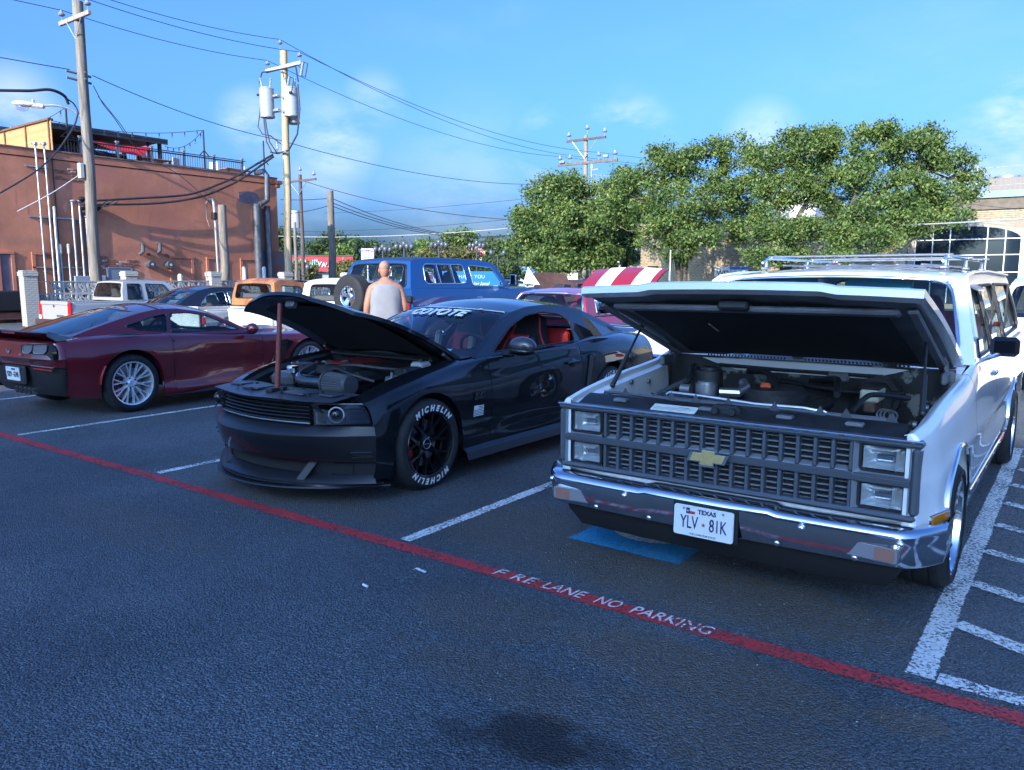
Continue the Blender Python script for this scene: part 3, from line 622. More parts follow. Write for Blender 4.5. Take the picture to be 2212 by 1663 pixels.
MB().sph((.42, .03, 0), .3, 16, 10, (1.45, .36, .55)).box((.02, .0, 0), (.5, .16, .22), .06).xf(Mx).obj('lamp_head', LAMPW, st); MB().sph((.5, -.1, 0), .2, 14, 8, (1.1, .8, .85)).xf(Mx).obj('lens', glassm('lamp_lens', (.85, .88, .9)), st); MB().cyl((.15, .08, 0), (.15, .2, 0), .05).xf(Mx).obj('photocell', GALV, st)
# transformer pole
P2, b2, H2 = pole('utility_pole', 'tan utility pole carrying three grey transformer cans', 623, 38, 128, .175, POLET, (.16, .12))
tx, ty = .16, .12
o = MB().box((tx+.12, ty-.17, H2-.78), (2.6, .12, .16), .01).obj('crossarm', pm('pale_crossarm', (.42, .40, .37), .7, var=.12, vscale=4), P2)
ins2 = [(tx-1.05, ty-.17, H2-.5), (tx-.12, ty-.12, H2+.3), (tx+1.3, ty-.17, H2-.5)]
for p in ins2:
    m_ = MB(); insulator(m_, p); m_.obj('insulator', PORC, P2)
MB().cyl((tx-.12, ty-.13, H2-.6), (tx-.12, ty-.12, H2+.1), .028, n=6).obj('pole_top_pin', GALV, P2)
for (dx, dz) in ((.75, -1.65), (1.75, -1.15)):
    mm = MB().cyl((tx+dx-.08, -.3, H2+dz-.28), (tx+dx+.1, -.3, H2+dz+.28), .06, n=10); c_ = mm.obj('fuse_cutout', PORC, P2); MB().tube([(tx+dx+.1, -.3, H2+dz+.28), (tx+dx+.42, -.3, H2+dz+.16), (tx+dx+.22, -.3, H2+dz-.4), (tx+dx-.08, -.3, H2+dz-.28)], .025, 6).tube([(tx+dx-.02, -.28, H2+dz), (tx+dx-.4, -.2, H2+dz+.25), (tx+.2, -.2, H2-.9)], .022, 6).obj('fuse_holder', BLKM, c_)
TC = ((-.70, -.42, 0.0, .335, 1.30), (.62, -.05, -.05, .335, 1.26), (-.15, .60, -.18, .32, 1.25)); zt = ztop(264, 38)
for (dx, dy, dz, r_, h_) in TC:
    z = H2*.0+zt+dz; q = MB().cyl((tx+dx, dy, z), (tx+dx, dy, z+h_), r_*.97, r_, 26).cyl((tx+dx, dy, z+h_), (tx+dx, dy, z+h_+.06), r_*1.04, r_*.9, 26).cyl((tx+dx, dy, z+.03), (tx+dx, dy, z+.08), r_*1.03, r_*1.03, 26).obj('transformer_can', TXG, P2)
    for (ex, ey) in ((-.12, -.15), (.12, .1)): MB().cyl((tx+dx+ex, dy+ey, z+h_+.04), (tx+dx+ex*1.3, dy+ey*1.3, z+h_+.42), .05, .035, 8).sph((tx+dx+ex*1.3, dy+ey*1.3, z+h_+.45), .055, 8, 6).obj('bushing', PORC, q)
    MB().box((tx+dx*.45, dy*.45, z+h_*.75), (.5, .3, .12), .02).box((tx+dx*.45, dy*.45, z+h_*.25), (.5, .3, .12), .02).obj('bracket', GALV, q)
    MB().box((tx+dx+.28*(1 if dx > 0 else -1), dy-.26, z+h_*.8), (.18, .1, .1), .02).obj('terminal', BLKM, q)
MB().tube([(tx-1.2, -.3, zt+1.35), (tx-1.35, -.32, zt+1.75), (tx-1.15, -.3, zt+2.15), (tx-.4, -.25, zt+2.12), (tx+1.2, -.2, zt+2.1), (tx+1.35, -.2, zt+1.4)], .035, 6).tube([(tx+1.3, -.2, zt+1.3), (tx+1.38, -.2, zt+.2), (tx+1.15, -.2, zt-.9), (tx+.5, -.2, zt-1.55), (tx-.3, -.25, zt-1.65), (tx-.75, -.3, zt-1.55)], .04, 6).tube([(tx-.9, -.55, zt+1.3), (tx-.72, -.62, zt-.2), (tx-.75, -.5, zt-1.1), (tx-.55, -.4, zt-1.55)], .035, 6).tube([(tx-.75, -.6, zt+1.2), (tx-.6, -.6, zt-.4), (tx-.6, -.45, zt-1.1), (tx-.3, -.3, zt-1.6)], .035, 6).tube([(tx-1.15, -.4, zt+1.2), (tx-1.3, -.4, zt+.3), (tx-1.5, -.4, zt-.3), (tx-1.2, -.4, zt-.68), (tx-.7, -.3, zt-.8), (tx-.1, -.2, zt-1.2)], .03, 6).obj('jumper_cable', WIRE, P2)
MB().box((tx, -.2, zt-1.6), (.7, .1, .08)).box((tx-.3, -.25, zt-1.3), (.1, .1, .4), .02).obj('cable_bracket', GALV, P2)
# the others
P3, b3, H3 = pole('utility_pole', 'slim dark brown utility pole with a crossarm behind the transformer pole', 656, 70, 381, .17, POLED)
MB().box((0, -.15, H3-.55), (4.6, .12, .16)).obj('crossarm', POLED, P3, smooth=0); MB().tube([(1.2, -.2, H3-.6), (0, -.2, H3-1.7)], .03).tube([(-1.2, -.2, H3-.6), (0, -.2, H3-1.7)], .03).obj('brace', GALV, P3)
for p in ((-2.0, -.15, H3-.2), (0, 0, H3+.35), (2.0, -.15, H3-.2)):
    m_ = MB(); insulator(m_, p, 1.5); m_.obj('insulator', PORC, P3)
MB().cyl((-.55, -.2, H3-4.6), (-.55, -.2, H3-3.1), .4, n=14).obj('transformer_can', TXG, P3)
P4, b4, H4 = pole('utility_pole', 'short thin grey pole between the tan pole and the dark brown pole', 641, 60, 481, .13, POLEG)
P5, b5, H5 = pole('utility_pole', 'stout cut-off wooden pole in front of the red auto parts store', 719, 43, 415, .2, POLEG)
P6, b6, H6 = pole('utility_pole_stub', 'leaning grey pole stub with a metal weatherhead pipe by the stuccoed wall', 487, 34, 445, .19, POLEG)
MB().tube([(-.32, -.12, .6), (-.36, -.12, H6-.9), (-.4, -.12, H6+.1), (-.5, -.12, H6+.28), (-.75, -.12, H6+.25), (-.95, -.12, H6+.12)], .05, 8).obj('weatherhead_pipe', GALV, P6); MB().box((-.3, -.2, H6-.45), (.22, .2, .3), .03).tube([(-.95, -.12, H6+.1), (-1.0, -.12, H6-.5), (-.8, -.12, H6-.9)], .02, 5).obj('service_loop', BLKM, P6); MB().box((-.28, -.2, .9), (.3, .2, .7), .02).obj('disconnect_box', GALV, P6)
P7, b7, H7 = pole('utility_pole', 'tall pole with double crossarms in front of the left oak', 1262, 60, 300, .17, wood('mid_pole', (.20, .16, .125), (.36, .31, .25)))
o = MB().box((.1, -.17, H7-.3), (3.4, .13, .16)).obj('crossarm', POLED, P7, smooth=0); o2 = MB().box((.2, -.17, H7-2.0), (5.2, .14, .18)).obj('crossarm', wood('mid_arm', (.12, .09, .07), (.22, .18, .14)), P7, smooth=0)
MB().tube([(1.1, -.2, H7-.35), (0, -.2, H7-1.7)], .03).tube([(-1.1, -.2, H7-.35), (0, -.2, H7-1.7)], .03).obj('brace', GALV, P7)
ins7 = []
for p in ((-1.4, -.17, H7+.05), (1.7, -.17, H7+.05), (.1, 0, H7+.45), (-2.2, -.17, H7-1.6), (-1.3, -.17, H7-1.6), (1.2, -.17, H7-1.6), (2.6, -.17, H7-1.6)):
    m_ = MB(); insulator(m_, p, 1.5); m_.obj('insulator', PORC, P7); ins7.append(p)
MB().box((1.9, -.3, H7-1.7), (.45, .25, .25), .05).box((-1.9, -.3, H7-1.8), (.5, .25, .2), .05).obj('recloser', PORC, P7)
mst = base_at(1275, 58); t = thing('metal_mast', 'slender pale metal mast standing beside the double-crossarm pole', 'mast', mst); zm = ztop(368, 58)
MB().cyl((0, 0, 0), (0, 0, zm), .09, .07, 10).obj('shaft', GALV, t); MB().cyl((0, 0, zm), (0, 0, zm+.3), .12, .06, 8).box((.3, 0, zm-.1), (.6, .1, .1)).obj('insulator', PORC, t); MB().box((.55, 0, ztop(480, 58)), (1.0, .2, .35), .05).obj('cable_splice', PORC, t); MB().cyl((.35, 0, ztop(438, 58)-.4), (.35, 0, ztop(438, 58)+.4), .2, n=10).obj('small_transformer', TXG, t)

# ================================================================ WIRES
def wire(a, b_, sag, r, lab, group='overhead power lines', mat=WIRE, nm='power_line', n=24):
    a, b_ = Vector(a), Vector(b_); P = [a.lerp(b_, i/n)+Vector((0, 0, -sag*4*(i/n)*(1-i/n))) for i in range(n+1)]
    o = MB().tube([p-a for p in P], r, 5).obj(nm, mat, None, a); return tag(o, lab, 'power line', group)
W1 = [b1+Vector(p)+Vector((0, 0, .2)) for p in ins1]; W2 = [b2+Vector(p)+Vector((0, 0, .2)) for p in ins2]; W7 = [b7+Vector(p)+Vector((0, 0, .25)) for p in (ins7[3], ins7[4], ins7[5])]
far0 = [Vector((-30.9, -16, 12.2)), Vector((-30.2, -16, 12.9)), Vector((-28.9, -16, 12.2))]
nm3 = ('left', 'top', 'right')
for i in range(3):
    k = ('lower', 'highest', 'middle')[i]
    wire(W1[i], far0[i], .6, .014, k+' high-voltage wire running from the lamp pole out of the upper corner')
    wire(W1[i], W2[i], .22, .014, k+' high-voltage wire between the lamp pole and the transformer pole')
    wire(W2[i], W7[i], .9, .014, k+' high-voltage wire between the transformer pole and the double-crossarm pole')
    wire(W7[i], W7[i]+Vector((26, 34, -.2)), .8, .014, k+' high-voltage wire leaving the double-crossarm pole over the oaks')
c1 = b1+Vector((.0, 0, H1*.785)); wire(c1+Vector((0, -.4, .05)), (-30.8, -16, 9.6), .35, .016, 'single neutral wire reaching the lamp pole at its middle clamps')
n2 = Vector((b2.x-.2, b2.y, zt-1.0)); wire(c1+Vector((0, .4, 0)), n2, .25, .016, 'neutral wire sloping from the lamp pole clamps to below the transformers'); n7 = Vector((b7.x, b7.y, at(1262, 395, 60).z)); wire(n2, n7, .9, .016, 'neutral wire from below the transformers into the left oak')
# thick twisted service drops
def drop(pts, r, lab, mat=WIRE):
    pts = [Vector(p) for p in pts]; k = len(pts); Q = []
    fx, fy, fz = [pchip(range(k), [p[i] for p in pts]) for i in range(3)]
    n = 10*k
    for i in range(n+1):
        u = (k-1)*i/n; Q.append(Vector((fx(u), fy(u), fz(u))))
    o = MB().tube([p-Q[0] for p in Q], r, 6).obj('service_cable', mat, None, Q[0]); return tag(o, lab, 'service cable', 'service drops')
hd = [at(205, 437, 31.5)+Vector((0, .4, 0))]
drop([n2+Vector((-.35, -.2, -.65)), at(480, 395, 35.4), at(400, 421, 33.8), at(300, 428, 32.2), at(190, 434, 30.7)], .05, 'upper twisted black service cable from the transformer pole to the conduit heads')
drop([n2+Vector((-.3, -.2, -.75)), at(500, 398, 35.6), at(420, 428, 34.0), at(320, 440, 32.4), at(186, 442, 30.6)], .05, 'lower twisted black service cable from the transformer pole to the conduit heads')
for i, (x, y) in enumerate(((205, 452), (215, 458), (210, 445))):
    drop([at(240+8*i, 431+i*2, 31.3), at(228, 436+i*5, 31.1), at(x, y, 30.9)], .02, ('leftmost and longest', 'lowest', 'uppermost')[i]+' black pigtail at the service cable end beside the lamp pole')
drop([at(-10, 195, 27), at(60, 196, 27.6), at(110, 194, 28.2), at(140, 208, 28.8), at(148, 225, 29.0)], .055, 'thick twisted cable entering from the edge at lamp height')
drop([at(143, 212, 28.9), at(160, 225, 29), at(168, 240, 29), at(164, 262, 28.8), at(120, 330, 27), at(70, 375, 25.5), at(0, 417, 24.5)], .03, 'dark cable looping off the lamp pole and down past the conduits')
drop([at(183, 370, 29.2), at(120, 412, 28.5), at(37, 457, 28)], .022, 'pale cable slanting down across the stuccoed wall', WIREL)
drop([c1+Vector((.2, .3, -.4)), at(235, 240, 30.5), at(300, 325, 32), at(390, 380, 33), at(461, 445, 34)], .016, 'guy cable from the lamp pole down to the weatherhead pole stub')
drop([at(212, 208, 29.8), at(250, 255, 30.5), at(282, 300, 31.5)], .014, 'short slack cable beside the guy cable of the lamp pole')
# low wires across the middle distance
A = lambda x, y, d: at(x, y, d)
for (p, q, s, r, lab, m_) in (
    (A(648, 388, 70), A(1262, 478, 60), 1.0, .03, 'heavy dark cable from the brown pole crossarm to the double-crossarm pole', WIRE),
    (A(716, 428, 43), A(1100, 508, 62), .8, .02, 'first service wire fanning from the stout cut-off pole', WIRE), (A(718, 438, 43), A(1140, 500, 62), 1.0, .02, 'second service wire fanning from the stout cut-off pole', WIRE), (A(720, 446, 43), A(1180, 492, 62), 1.2, .02, 'third service wire fanning from the stout cut-off pole', WIRE),
    (A(606, 431, 43), A(713, 428, 43), .05, .02, 'short wire joining the building corner and the stout cut-off pole', WIRE), (A(606, 462, 43), A(713, 443, 43), .1, .02, 'second short wire joining the building corner and the stout cut-off pole', WIRE),
    (A(600, 510, 80), A(1262, 476, 60), .5, .03, 'long pale cable low across the distance to the double-crossarm pole', WIREL), (A(1262, 476, 60), A(2260, 470, 30), .5, .03, 'long pale cable crossing in front of the oak crowns', WIREL),
    (A(600, 500, 90), A(1180, 465, 65), .4, .02, 'thin wire far over the street lamps', WIRE), (A(700, 460, 95), A(1260, 415, 60), .3, .016, 'dashed-looking thin wire rising towards the left oak', WIRE),
    (A(1262, 398, 60), A(2230, 395, 36), .6, .014, 'thin wire in front of the oak crowns at mid height', WIREL), (A(1262, 376, 60), A(2230, 355, 36), .5, .014, 'thin wire in front of the oak crowns near their tops', WIREL)):
    wire(p, q, s, r, lab, 'wires over the middle distance', m_)

# ================================================================ TREES
def leafmat(name, dark, light, yel):
    m = bpy.data.materials.new(name); m.use_nodes = True; T = NT(m.node_tree)
    o = T.n('ShaderNodeOutputMaterial'); d = T.n('ShaderNodeBsdfPrincipled', i_Roughness=.55); d.inputs['Specular IOR Level'].default_value = .35; tr = T.n('ShaderNodeBsdfTranslucent'); mx = T.n('ShaderNodeMixShader'); mx.inputs[0].default_value = .30
    g = T.n('ShaderNodeNewGeometry'); r = T.n('ShaderNodeValToRGB'); T.l(g.outputs['Random Per Island'], r.inputs[0])
    e = r.color_ramp.elements; e[0].position = 0; e[0].color = dark+(1,); e[1].position = .6; e[1].color = light+(1,); q = e.new(.95); q.color = yel+(1,)
    tc = T.n('ShaderNodeTexCoord'); nz = T.n('ShaderNodeTexNoise', i_Scale=.9, i_Detail=3.0); T.l(tc.outputs['Object'], nz.inputs['Vector']); q2 = T.n('ShaderNodeValToRGB'); T.l(nz.outputs['Fac'], q2.inputs[0])
    q2.color_ramp.elements[0].position = .36; q2.color_ramp.elements[1].position = .66; q2.color_ramp.elements[0].color = (.62, .72, .70, 1); q2.color_ramp.elements[1].color = (1.12, 1.05, .85, 1)   # sprays of older and younger leaf
    ml = T.n('ShaderNodeMix', data_type='RGBA', blend_type='MULTIPLY'); ml.inputs[0].default_value = 1.0; T.l(r.outputs[0], ml.inputs[6]); T.l(q2.outputs[0], ml.inputs[7])
    T.l(ml.outputs[2], d.inputs['Base Color']); T.l(ml.outputs[2], tr.inputs[0]); T.l(d.outputs[0], mx.inputs[1]); T.l(tr.outputs[0], mx.inputs[2]); T.l(mx.outputs[0], o.inputs[0]); return m
LOAK = leafmat('oak_leaf', (.06, .11, .03), (.155, .235, .06), (.26, .30, .10)); LFAR = leafmat('far_leaf', (.04, .07, .025), (.085, .13, .045), (.14, .17, .06)); LYEL = leafmat('crepe_leaf', (.10, .12, .035), (.19, .18, .06), (.28, .20, .08)); BARK = pm('bark', (.085, .068, .052), .95, var=.4, vscale=7, bump=.6, bscale=14, dist=.04)
def leaves(clumps, per, size, spread):
    C = np.repeat(np.array(clumps), per, axis=0); n = len(C)
    c = C+RNG.normal(size=(n, 3))*np.array([spread, spread, spread*.75]); a = RNG.normal(size=(n, 3)); a /= np.linalg.norm(a, axis=1)[:, None]; b_ = RNG.normal(size=(n, 3)); b_ = np.cross(a, b_); b_ /= np.linalg.norm(b_, axis=1)[:, None]
    s_ = size*RNG.uniform(.55, 1.25, n)[:, None]; V = np.stack([c-a*s_, c+b_*s_*.5, c+a*s_, c-b_*s_*.5], axis=1).reshape(-1, 3)
    me = bpy.data.meshes.new('crown'); me.vertices.add(n*4); me.vertices.foreach_set('co', V.ravel()); me.loops.add(n*4); me.loops.foreach_set('vertex_index', np.arange(n*4)); me.polygons.add(n); me.polygons.foreach_set('loop_start', np.arange(0, n*4, 4)); me.update(calc_edges=True); return me
def tree(name, label, base, trunk, blobs, ncl, per, size, spread, mat, cat='tree', group=None, shell=.45):
    base = Vector(base); t = thing(name, label, cat, base, 0, group); cl = []
    vol = [r[0]*r[1]*r[2] for (c, r) in blobs]; tot = sum(v**.75 for v in vol)
    for (c, r), v in zip(blobs, vol):
        k = max(3, int(ncl*(v**.75)/tot)); d = RNG.normal(size=(k, 3)); d /= np.linalg.norm(d, axis=1)[:, None]; rad = RNG.uniform(shell, 1.0, k)[:, None]**.6
        cl.append(np.array(c)-np.array(base)+d*rad*np.array(r)*np.array([.92, .92, .86]))
    cl = np.concatenate(cl); me = leaves(cl, per, size, spread); me.materials.append(mat); link('crown', me, t)
    mb = MB()
    for (pts, r0, r1) in trunk:
        k = len(pts); P = [Vector(p)-base for p in pts]; f = [pchip(range(k), [p[i] for p in P]) for i in range(3)]; n = 4*(k-1)
        mb.tube([(f[0](u), f[1](u), f[2](u)) for u in np.linspace(0, k-1, n+1)], [r0+(r1-r0)*i/n for i in range(n+1)], 8)
    # twiggy limbs out to the clumps
    if trunk:
        tips = [Vector(p)-base for (pts, _, _) in trunk for p in pts[1:]]
        for c in cl[::max(1, len(cl)//60)]:
            c = Vector(c); q = min(tips, key=lambda p: (p-c).length); mid = q.lerp(c, .5)+Vector((0, 0, -.12*(c-q).length)); mb.tube([q, mid, c], [.055*(size/.15)**.5, .035, .012], 5)
        mb.obj('trunk', BARK, t)
    return t
def bl_(px, py, d, rx, rz, ry=None): return (at(px, py, d), (rx, ry or rx, rz))
D1 = 50
tree('oak_tree', 'wide low oak behind the double-crossarm pole with foliage to the ground', base_at(1205, D1), [([base_at(1205, D1), at(1200, 560, D1), at(1180, 500, D1), at(1190, 440, D1)], .28, .1), ([at(1200, 560, D1), at(1240, 500, D1), at(1250, 430, D1)], .18, .07)],
     [bl_(1190, 425, D1, 1.7, 1.6), bl_(1225, 400, D1, 1.2, 1.0), bl_(1150, 480, D1, 1.6, 1.5), bl_(1215, 490, D1-1, 2.0, 1.8), bl_(1265, 500, D1, 1.7, 1.8), bl_(1290, 440, D1, 1.6, 1.6), bl_(1200, 560, D1-1, 1.9, 1.2), bl_(1130, 520, D1, 1.0, .9), bl_(1290, 555, D1, 1.5, 1.0)], 340, 110, .115, .28, LOAK)
D2 = 43
tb2 = base_at(1478, D2)
tree('oak_tree', 'middle oak with a forked trunk in front of the tan brick wall', tb2, [([tb2, at(1480, 560, D2), at(1495, 510, D2), at(1530, 440, D2), at(1540, 380, D2)], .22, .07), ([base_at(1472, D2), at(1462, 560, D2), at(1430, 500, D2), at(1400, 430, D2), at(1420, 360, D2)], .18, .06), ([at(1490, 530, D2), at(1470, 450, D2), at(1480, 370, D2)], .13, .05), ([at(1460, 540, D2), at(1400, 500, D2)], .1, .04)],
     [bl_(1440, 360, D2, 1.7, 1.3), bl_(1530, 350, D2, 1.5, 1.3), bl_(1590, 330, D2, 1.1, 1.2), bl_(1380, 420, D2, 1.7, 1.5), bl_(1460, 440, D2-1, 1.9, 1.3), bl_(1550, 430, D2, 1.7, 1.2), bl_(1610, 420, D2+1, 1.3, 1.4), bl_(1420, 500, D2-1, 1.5, 1.0), bl_(1500, 510, D2-1.3, 1.5, .9), bl_(1570, 500, D2, 1.3, .8), bl_(1470, 555, D2-1, .9, .5), bl_(1340, 390, D2+2, 1.0, 1.0), bl_(1620, 480, D2+1, .9, .7), bl_(1335, 465, D2+1, 1.2, 1.1), bl_(1640, 385, D2, 1.1, 1.0), bl_(1480, 340, D2, .9, .7)], 380, 115, .096, .245, LOAK)
D3 = 39
tb3 = base_at(1700, D3)
tree('oak_tree', 'tall airy oak whose crown rises highest before the brick facade', tb3, [([tb3, at(1690, 575, D3), at(1640, 530, D3), at(1610, 490, D3)], .2, .06), ([tb3, at(1705, 560, D3), at(1720, 480, D3), at(1760, 400, D3), at(1750, 330, D3)], .2, .06), ([at(1710, 540, D3), at(1680, 450, D3), at(1700, 360, D3), at(1720, 300, D3)], .12, .04)],
     [bl_(1740, 320, D3, 1.7, 1.1), bl_(1790, 300, D3, 1.1, .9), bl_(1700, 330, D3, 1.0, .9), bl_(1690, 410, D3, 1.3, 1.1), bl_(1760, 400, D3, 1.4, 1.2), bl_(1680, 500, D3-1, 1.3, .8), bl_(1740, 500, D3-1, 1.2, .7), bl_(1660, 555, D3-1.5, 1.1, .45), bl_(1720, 550, D3-1, .8, .4), bl_(1640, 460, D3, .8, .6), bl_(1800, 360, D3, 1.0, .9), bl_(1820, 440, D3, 1.0, .9), bl_(1650, 340, D3, .8, .8)], 270, 115, .09, .235, LOAK)
D4 = 37
tb4 = base_at(1800, D4)
tree('oak_tree', 'large spreading oak with a leaning trunk nearest the arched window', tb4, [([tb4, at(1800, 560, D4), at(1830, 480, D4), at(1900, 420, D4), at(1960, 380, D4), at(2010, 370, D4)], .24, .07), ([at(1815, 520, D4), at(1850, 420, D4), at(1890, 350, D4), at(1900, 310, D4)], .15, .05), ([at(1830, 480, D4), at(1920, 470, D4), at(2010, 440, D4)], .13, .05)],
     [bl_(1900, 310, D4, 1.5, 1.0), bl_(1970, 330, D4, 1.4, 1.1), bl_(2040, 350, D4, 1.2, .8), bl_(2085, 400, D4, .9, .7), bl_(1860, 380, D4, 1.2, 1.0), bl_(1950, 410, D4-1, 1.5, .9), bl_(2030, 425, D4-.5, 1.3, .7), bl_(1880, 460, D4-1, 1.3, .8), bl_(1970, 480, D4-1.2, 1.4, .7), bl_(2050, 470, D4-1, .9, .5), bl_(1830, 510, D4-1, 1.1, .7), bl_(1900, 520, D4-1.5, 1.1, .5), bl_(1810, 560, D4-1.5, .9, .4), bl_(1880, 290, D4, .7, .5), bl_(2000, 300, D4, .9, .6)], 330, 115, .086, .225, LOAK)
tree('oak_tree', 'dark oak filling the gap behind the forked oak', base_at(1350, 56), [([base_at(1350, 56), at(1350, 520, 56), at(1340, 430, 56)], .25, .1)],
     [bl_(1340, 470, 56, 2.0, 1.8), bl_(1320, 540, 56, 2.2, 1.4), bl_(1390, 480, 57, 2.0, 2.0), bl_(1360, 400, 57, 1.6, 1.4), bl_(1290, 500, 57, 1.5, 1.4)], 150, 80, .16, .34, LOAK)
for i, (px, py, d, rx, rz, lab, m_) in enumerate([
    (690, 530, 120, 4.2, 2.6, 'round green tree rising above the red auto parts store', LFAR), (732, 550, 118, 1.8, 1.8, 'small dark tree at the corner of the auto parts store roof', LOAK), (800, 550, 130, 3.4, 2.4, 'light green tree behind the nail salon sign', LFAR), (775, 560, 125, 2.2, 2.0, 'bushy tree just before the nail salon sign', LFAR),
    (868, 555, 140, 3.4, 2.6, 'tree between the first two ornate street lamps', LFAR), (915, 545, 160, 3.6, 2.2, 'far grey-green tree behind the second ornate lamp', LOAK), (990, 525, 150, 4.4, 2.6, 'taller dark tree standing over the far treetops', LOAK), (975, 555, 95, 3.0, 1.2, 'yellowing crepe myrtle row above the blue wagon roof', LYEL), (935, 558, 92, 2.0, .9, 'yellowing crepe myrtle near the second ornate lamp', LYEL),
    (1075, 545, 170, 3.6, 2.6, 'hazy tree behind the red roadside sign', LFAR), (1110, 560, 150, 3.4, 2.4, 'hazy tree by the twin globe lamp', LFAR), (1160, 570, 120, 3.0, 2.0, 'pale tree left of the wide oak', LFAR), (1055, 575, 130, 4.0, 1.6, 'low green tree below the red roadside sign', LFAR), (1100, 585, 90, 1.6, .9, 'sunlit shrub by the blue-awning shop', LFAR), (1330, 560, 80, 2.6, 1.8, 'tree behind the small red-and-white sign', LFAR), (650, 585, 95, 1.6, 1.2, 'low bush in front of the auto parts store', LYEL), (618, 585, 70, .6, .6, 'leafy bush beside the tan pole', LYEL), (745, 583, 80, 1.2, .7, 'golden bush by the red road sign', LYEL), (620, 520, 130, 1.5, 1.8, 'tree peeking out behind the terracotta corner', LFAR)]):
    p = at(px, py, d); b_ = Vector((p.x, p.y, 0)); bl2 = [(p+Vector((RNG.uniform(-.6, .6)*rx, RNG.uniform(-.6, .6)*rx, RNG.uniform(-.5, .45)*rz)), (rx*RNG.uniform(.45, .7),)*2+(rz*RNG.uniform(.45, .7),)) for _ in range(6)]
    tree('street_tree' if m_ is not LYEL else 'crepe_myrtle', lab, b_, [([b_, b_+Vector((0, 0, max(.5, p.z-rz*.6))), p], .2, .08)], bl2, 60, 55, .0024*d, .0052*d, m_, 'tree' if rz > 1 else 'bush')
wd = MB(); cl = np.array([(at(x, 594-RNG.uniform(0, 20), 190+RNG.uniform(-25, 25))) for x in np.linspace(560, 1450, 420)]); me = leaves(cl, 26, .5, 1.1); me.materials.append(LFAR); link('far_woods', me, None, kind='stuff')

# ================================================================ TAN BRICK BUILDING
TANB = pm('tan_brick', (.40, .315, .205), .9, var=.28, vscale=7, bump=.2, bscale=40); TANM = pm('tan_mortar', (.30, .245, .175), .95, var=.1); LIME = pm('limestone', (.40, .33, .235), .85, var=.12, vscale=3); TEALF = pm('pale_teal_fascia', (.20, .28, .27), .5, var=.08)
YB = 48.0; XL = onY(1384, 560, YB).x; t = thing('tan_brick_hall', 'tan brick hall behind the oaks with arched white-framed windows', 'building', (0, YB, 0)); hall = t
MB().box(((XL+14)/2, 6, 2.55), (14-XL, 11.98, 5.1)).obj('wall', TANM, t, smooth=0)
xm = onY(1940, 500, YB).x; zt_ = onY(2150, 425, YB).z
MB().box(((xm+14)/2, 6, zt_/2+.02), (14-xm, 11.9, zt_)).obj('wall', TANM, t, smooth=0); MB().box(((xm+14)/2, 5.9, zt_+.12), (14-xm+.3, 12.2, .34)).obj('fascia', TEALF, t, smooth=0); MB().box(((xm+14)/2, -.03, zt_-.35), (14-xm, .1, .55)).obj('frieze', pm('frieze', (.17, .135, .10), .9, var=.2, vscale=3), t, smooth=0); MB().box(((XL+xm)/2, 5.95, 5.13), (xm-XL, 12.1, .08)).obj('coping', LIME, t, smooth=0)
br = MB().box((0, 0, 0), (.29, .05, .085)).mesh('brick', TANB, 0); stuff = MB(); rows = []; z = .06; r = 0
ax0, ax1 = onY(1972, 560, YB).x, onY(2208, 560, YB).x; az = onY(2090, 488, YB).z
while z < zt_-.68:
    x = XL+.15+(.15 if r % 2 else 0); lim = 12 if z > 5 else 12
    while x < lim:
        in_w = ax0-.35 < x < ax1+.35 and z < az+.3
        if not in_w and (z < 5.05 or x > xm+.15): rows.append((x, z))
        x += .302
    z += .1; r += 1
rows.sort(key=lambda q: abs(q[0]-XL-3)+abs(q[1]-1.8)*1.5)
for i, (x, z) in enumerate(rows):
    if i < 300: link('brick', br, t, (x, -.0, z))
    else: stuff.box((x, -.006, z), (.29, .05, .085))
stuff.obj('brick', TANB, t, smooth=0, kind='stuff')
def archwin(x0, x1, ztop_, rise, cols, rows_, zb=.9):
    fw = .05; mb = MB(); N = 16; xc = (x0+x1)/2; hw = (x1-x0)/2
    arc = [(xc+hw*cos(pi-pi*i/N), ztop_-rise+rise*sin(pi*i/N)) for i in range(N+1)]
    gl = MB().prism([(x0, zb)]+[(x1, zb)][:0]+arc+[(x1, zb)], -.02, .02, basis((0, -.06, 0), (1, 0, 0), (0, 0, 1))).obj('window', pm('office_glass', (.012, .02, .028), .05, spec=.9), hall, smooth=0)
    fr = MB()
    for i in range(N):
        (xa, za), (xb, zb_) = arc[i], arc[i+1]; fr.tube([(xa, -.09, za), (xb, -.09, zb_)], .035, 4)
    for k in cols: zz = ztop_-rise+rise*math.sqrt(max(0, 1-((k-xc)/hw)**2)); fr.box((k, -.09, (zb+zz)/2), (fw, .07, zz-zb))
    for zz in rows_: fr.box((xc, -.093, zz), (x1-x0-.05, .06, .045))
    for k in (x0+.03, x1-.03): fr.box((k, -.09, (zb+ztop_-rise)/2), (fw, .08, ztop_-rise-zb))
    fr.obj('frame', WHITEM, gl, smooth=0)
    su = MB(); arc2 = [(xc+(hw+.32)*cos(pi-pi*i/N), ztop_-rise+(rise+.3)*sin(pi*i/N)) for i in range(N+1)]
    P = [[(a[0], y, a[1]) for (a, y) in ((p, -.02), (p, -.12), (q, -.12), (q, -.02))] for p, q in zip([(x0-.02, 0)]+[(p[0], p[1]) for p in arc]+[(x1+.02, 0)], [(x0-.32, 0)]+arc2+[(x1+.32, 0)])]
    su.grid(P, cu=True); su.obj('surround', LIME, gl, smooth=30)
X_ = lambda px: onY(px, 560, YB).x
archwin(X_(1975), X_(2205), onY(2090, 488, YB).z, .75, [X_(2013), X_(2050), X_(2130), X_(2169)], [onY(2090, 517, YB).z, onY(2090, 551, YB).z, onY(2090, 588, YB).z], .3)
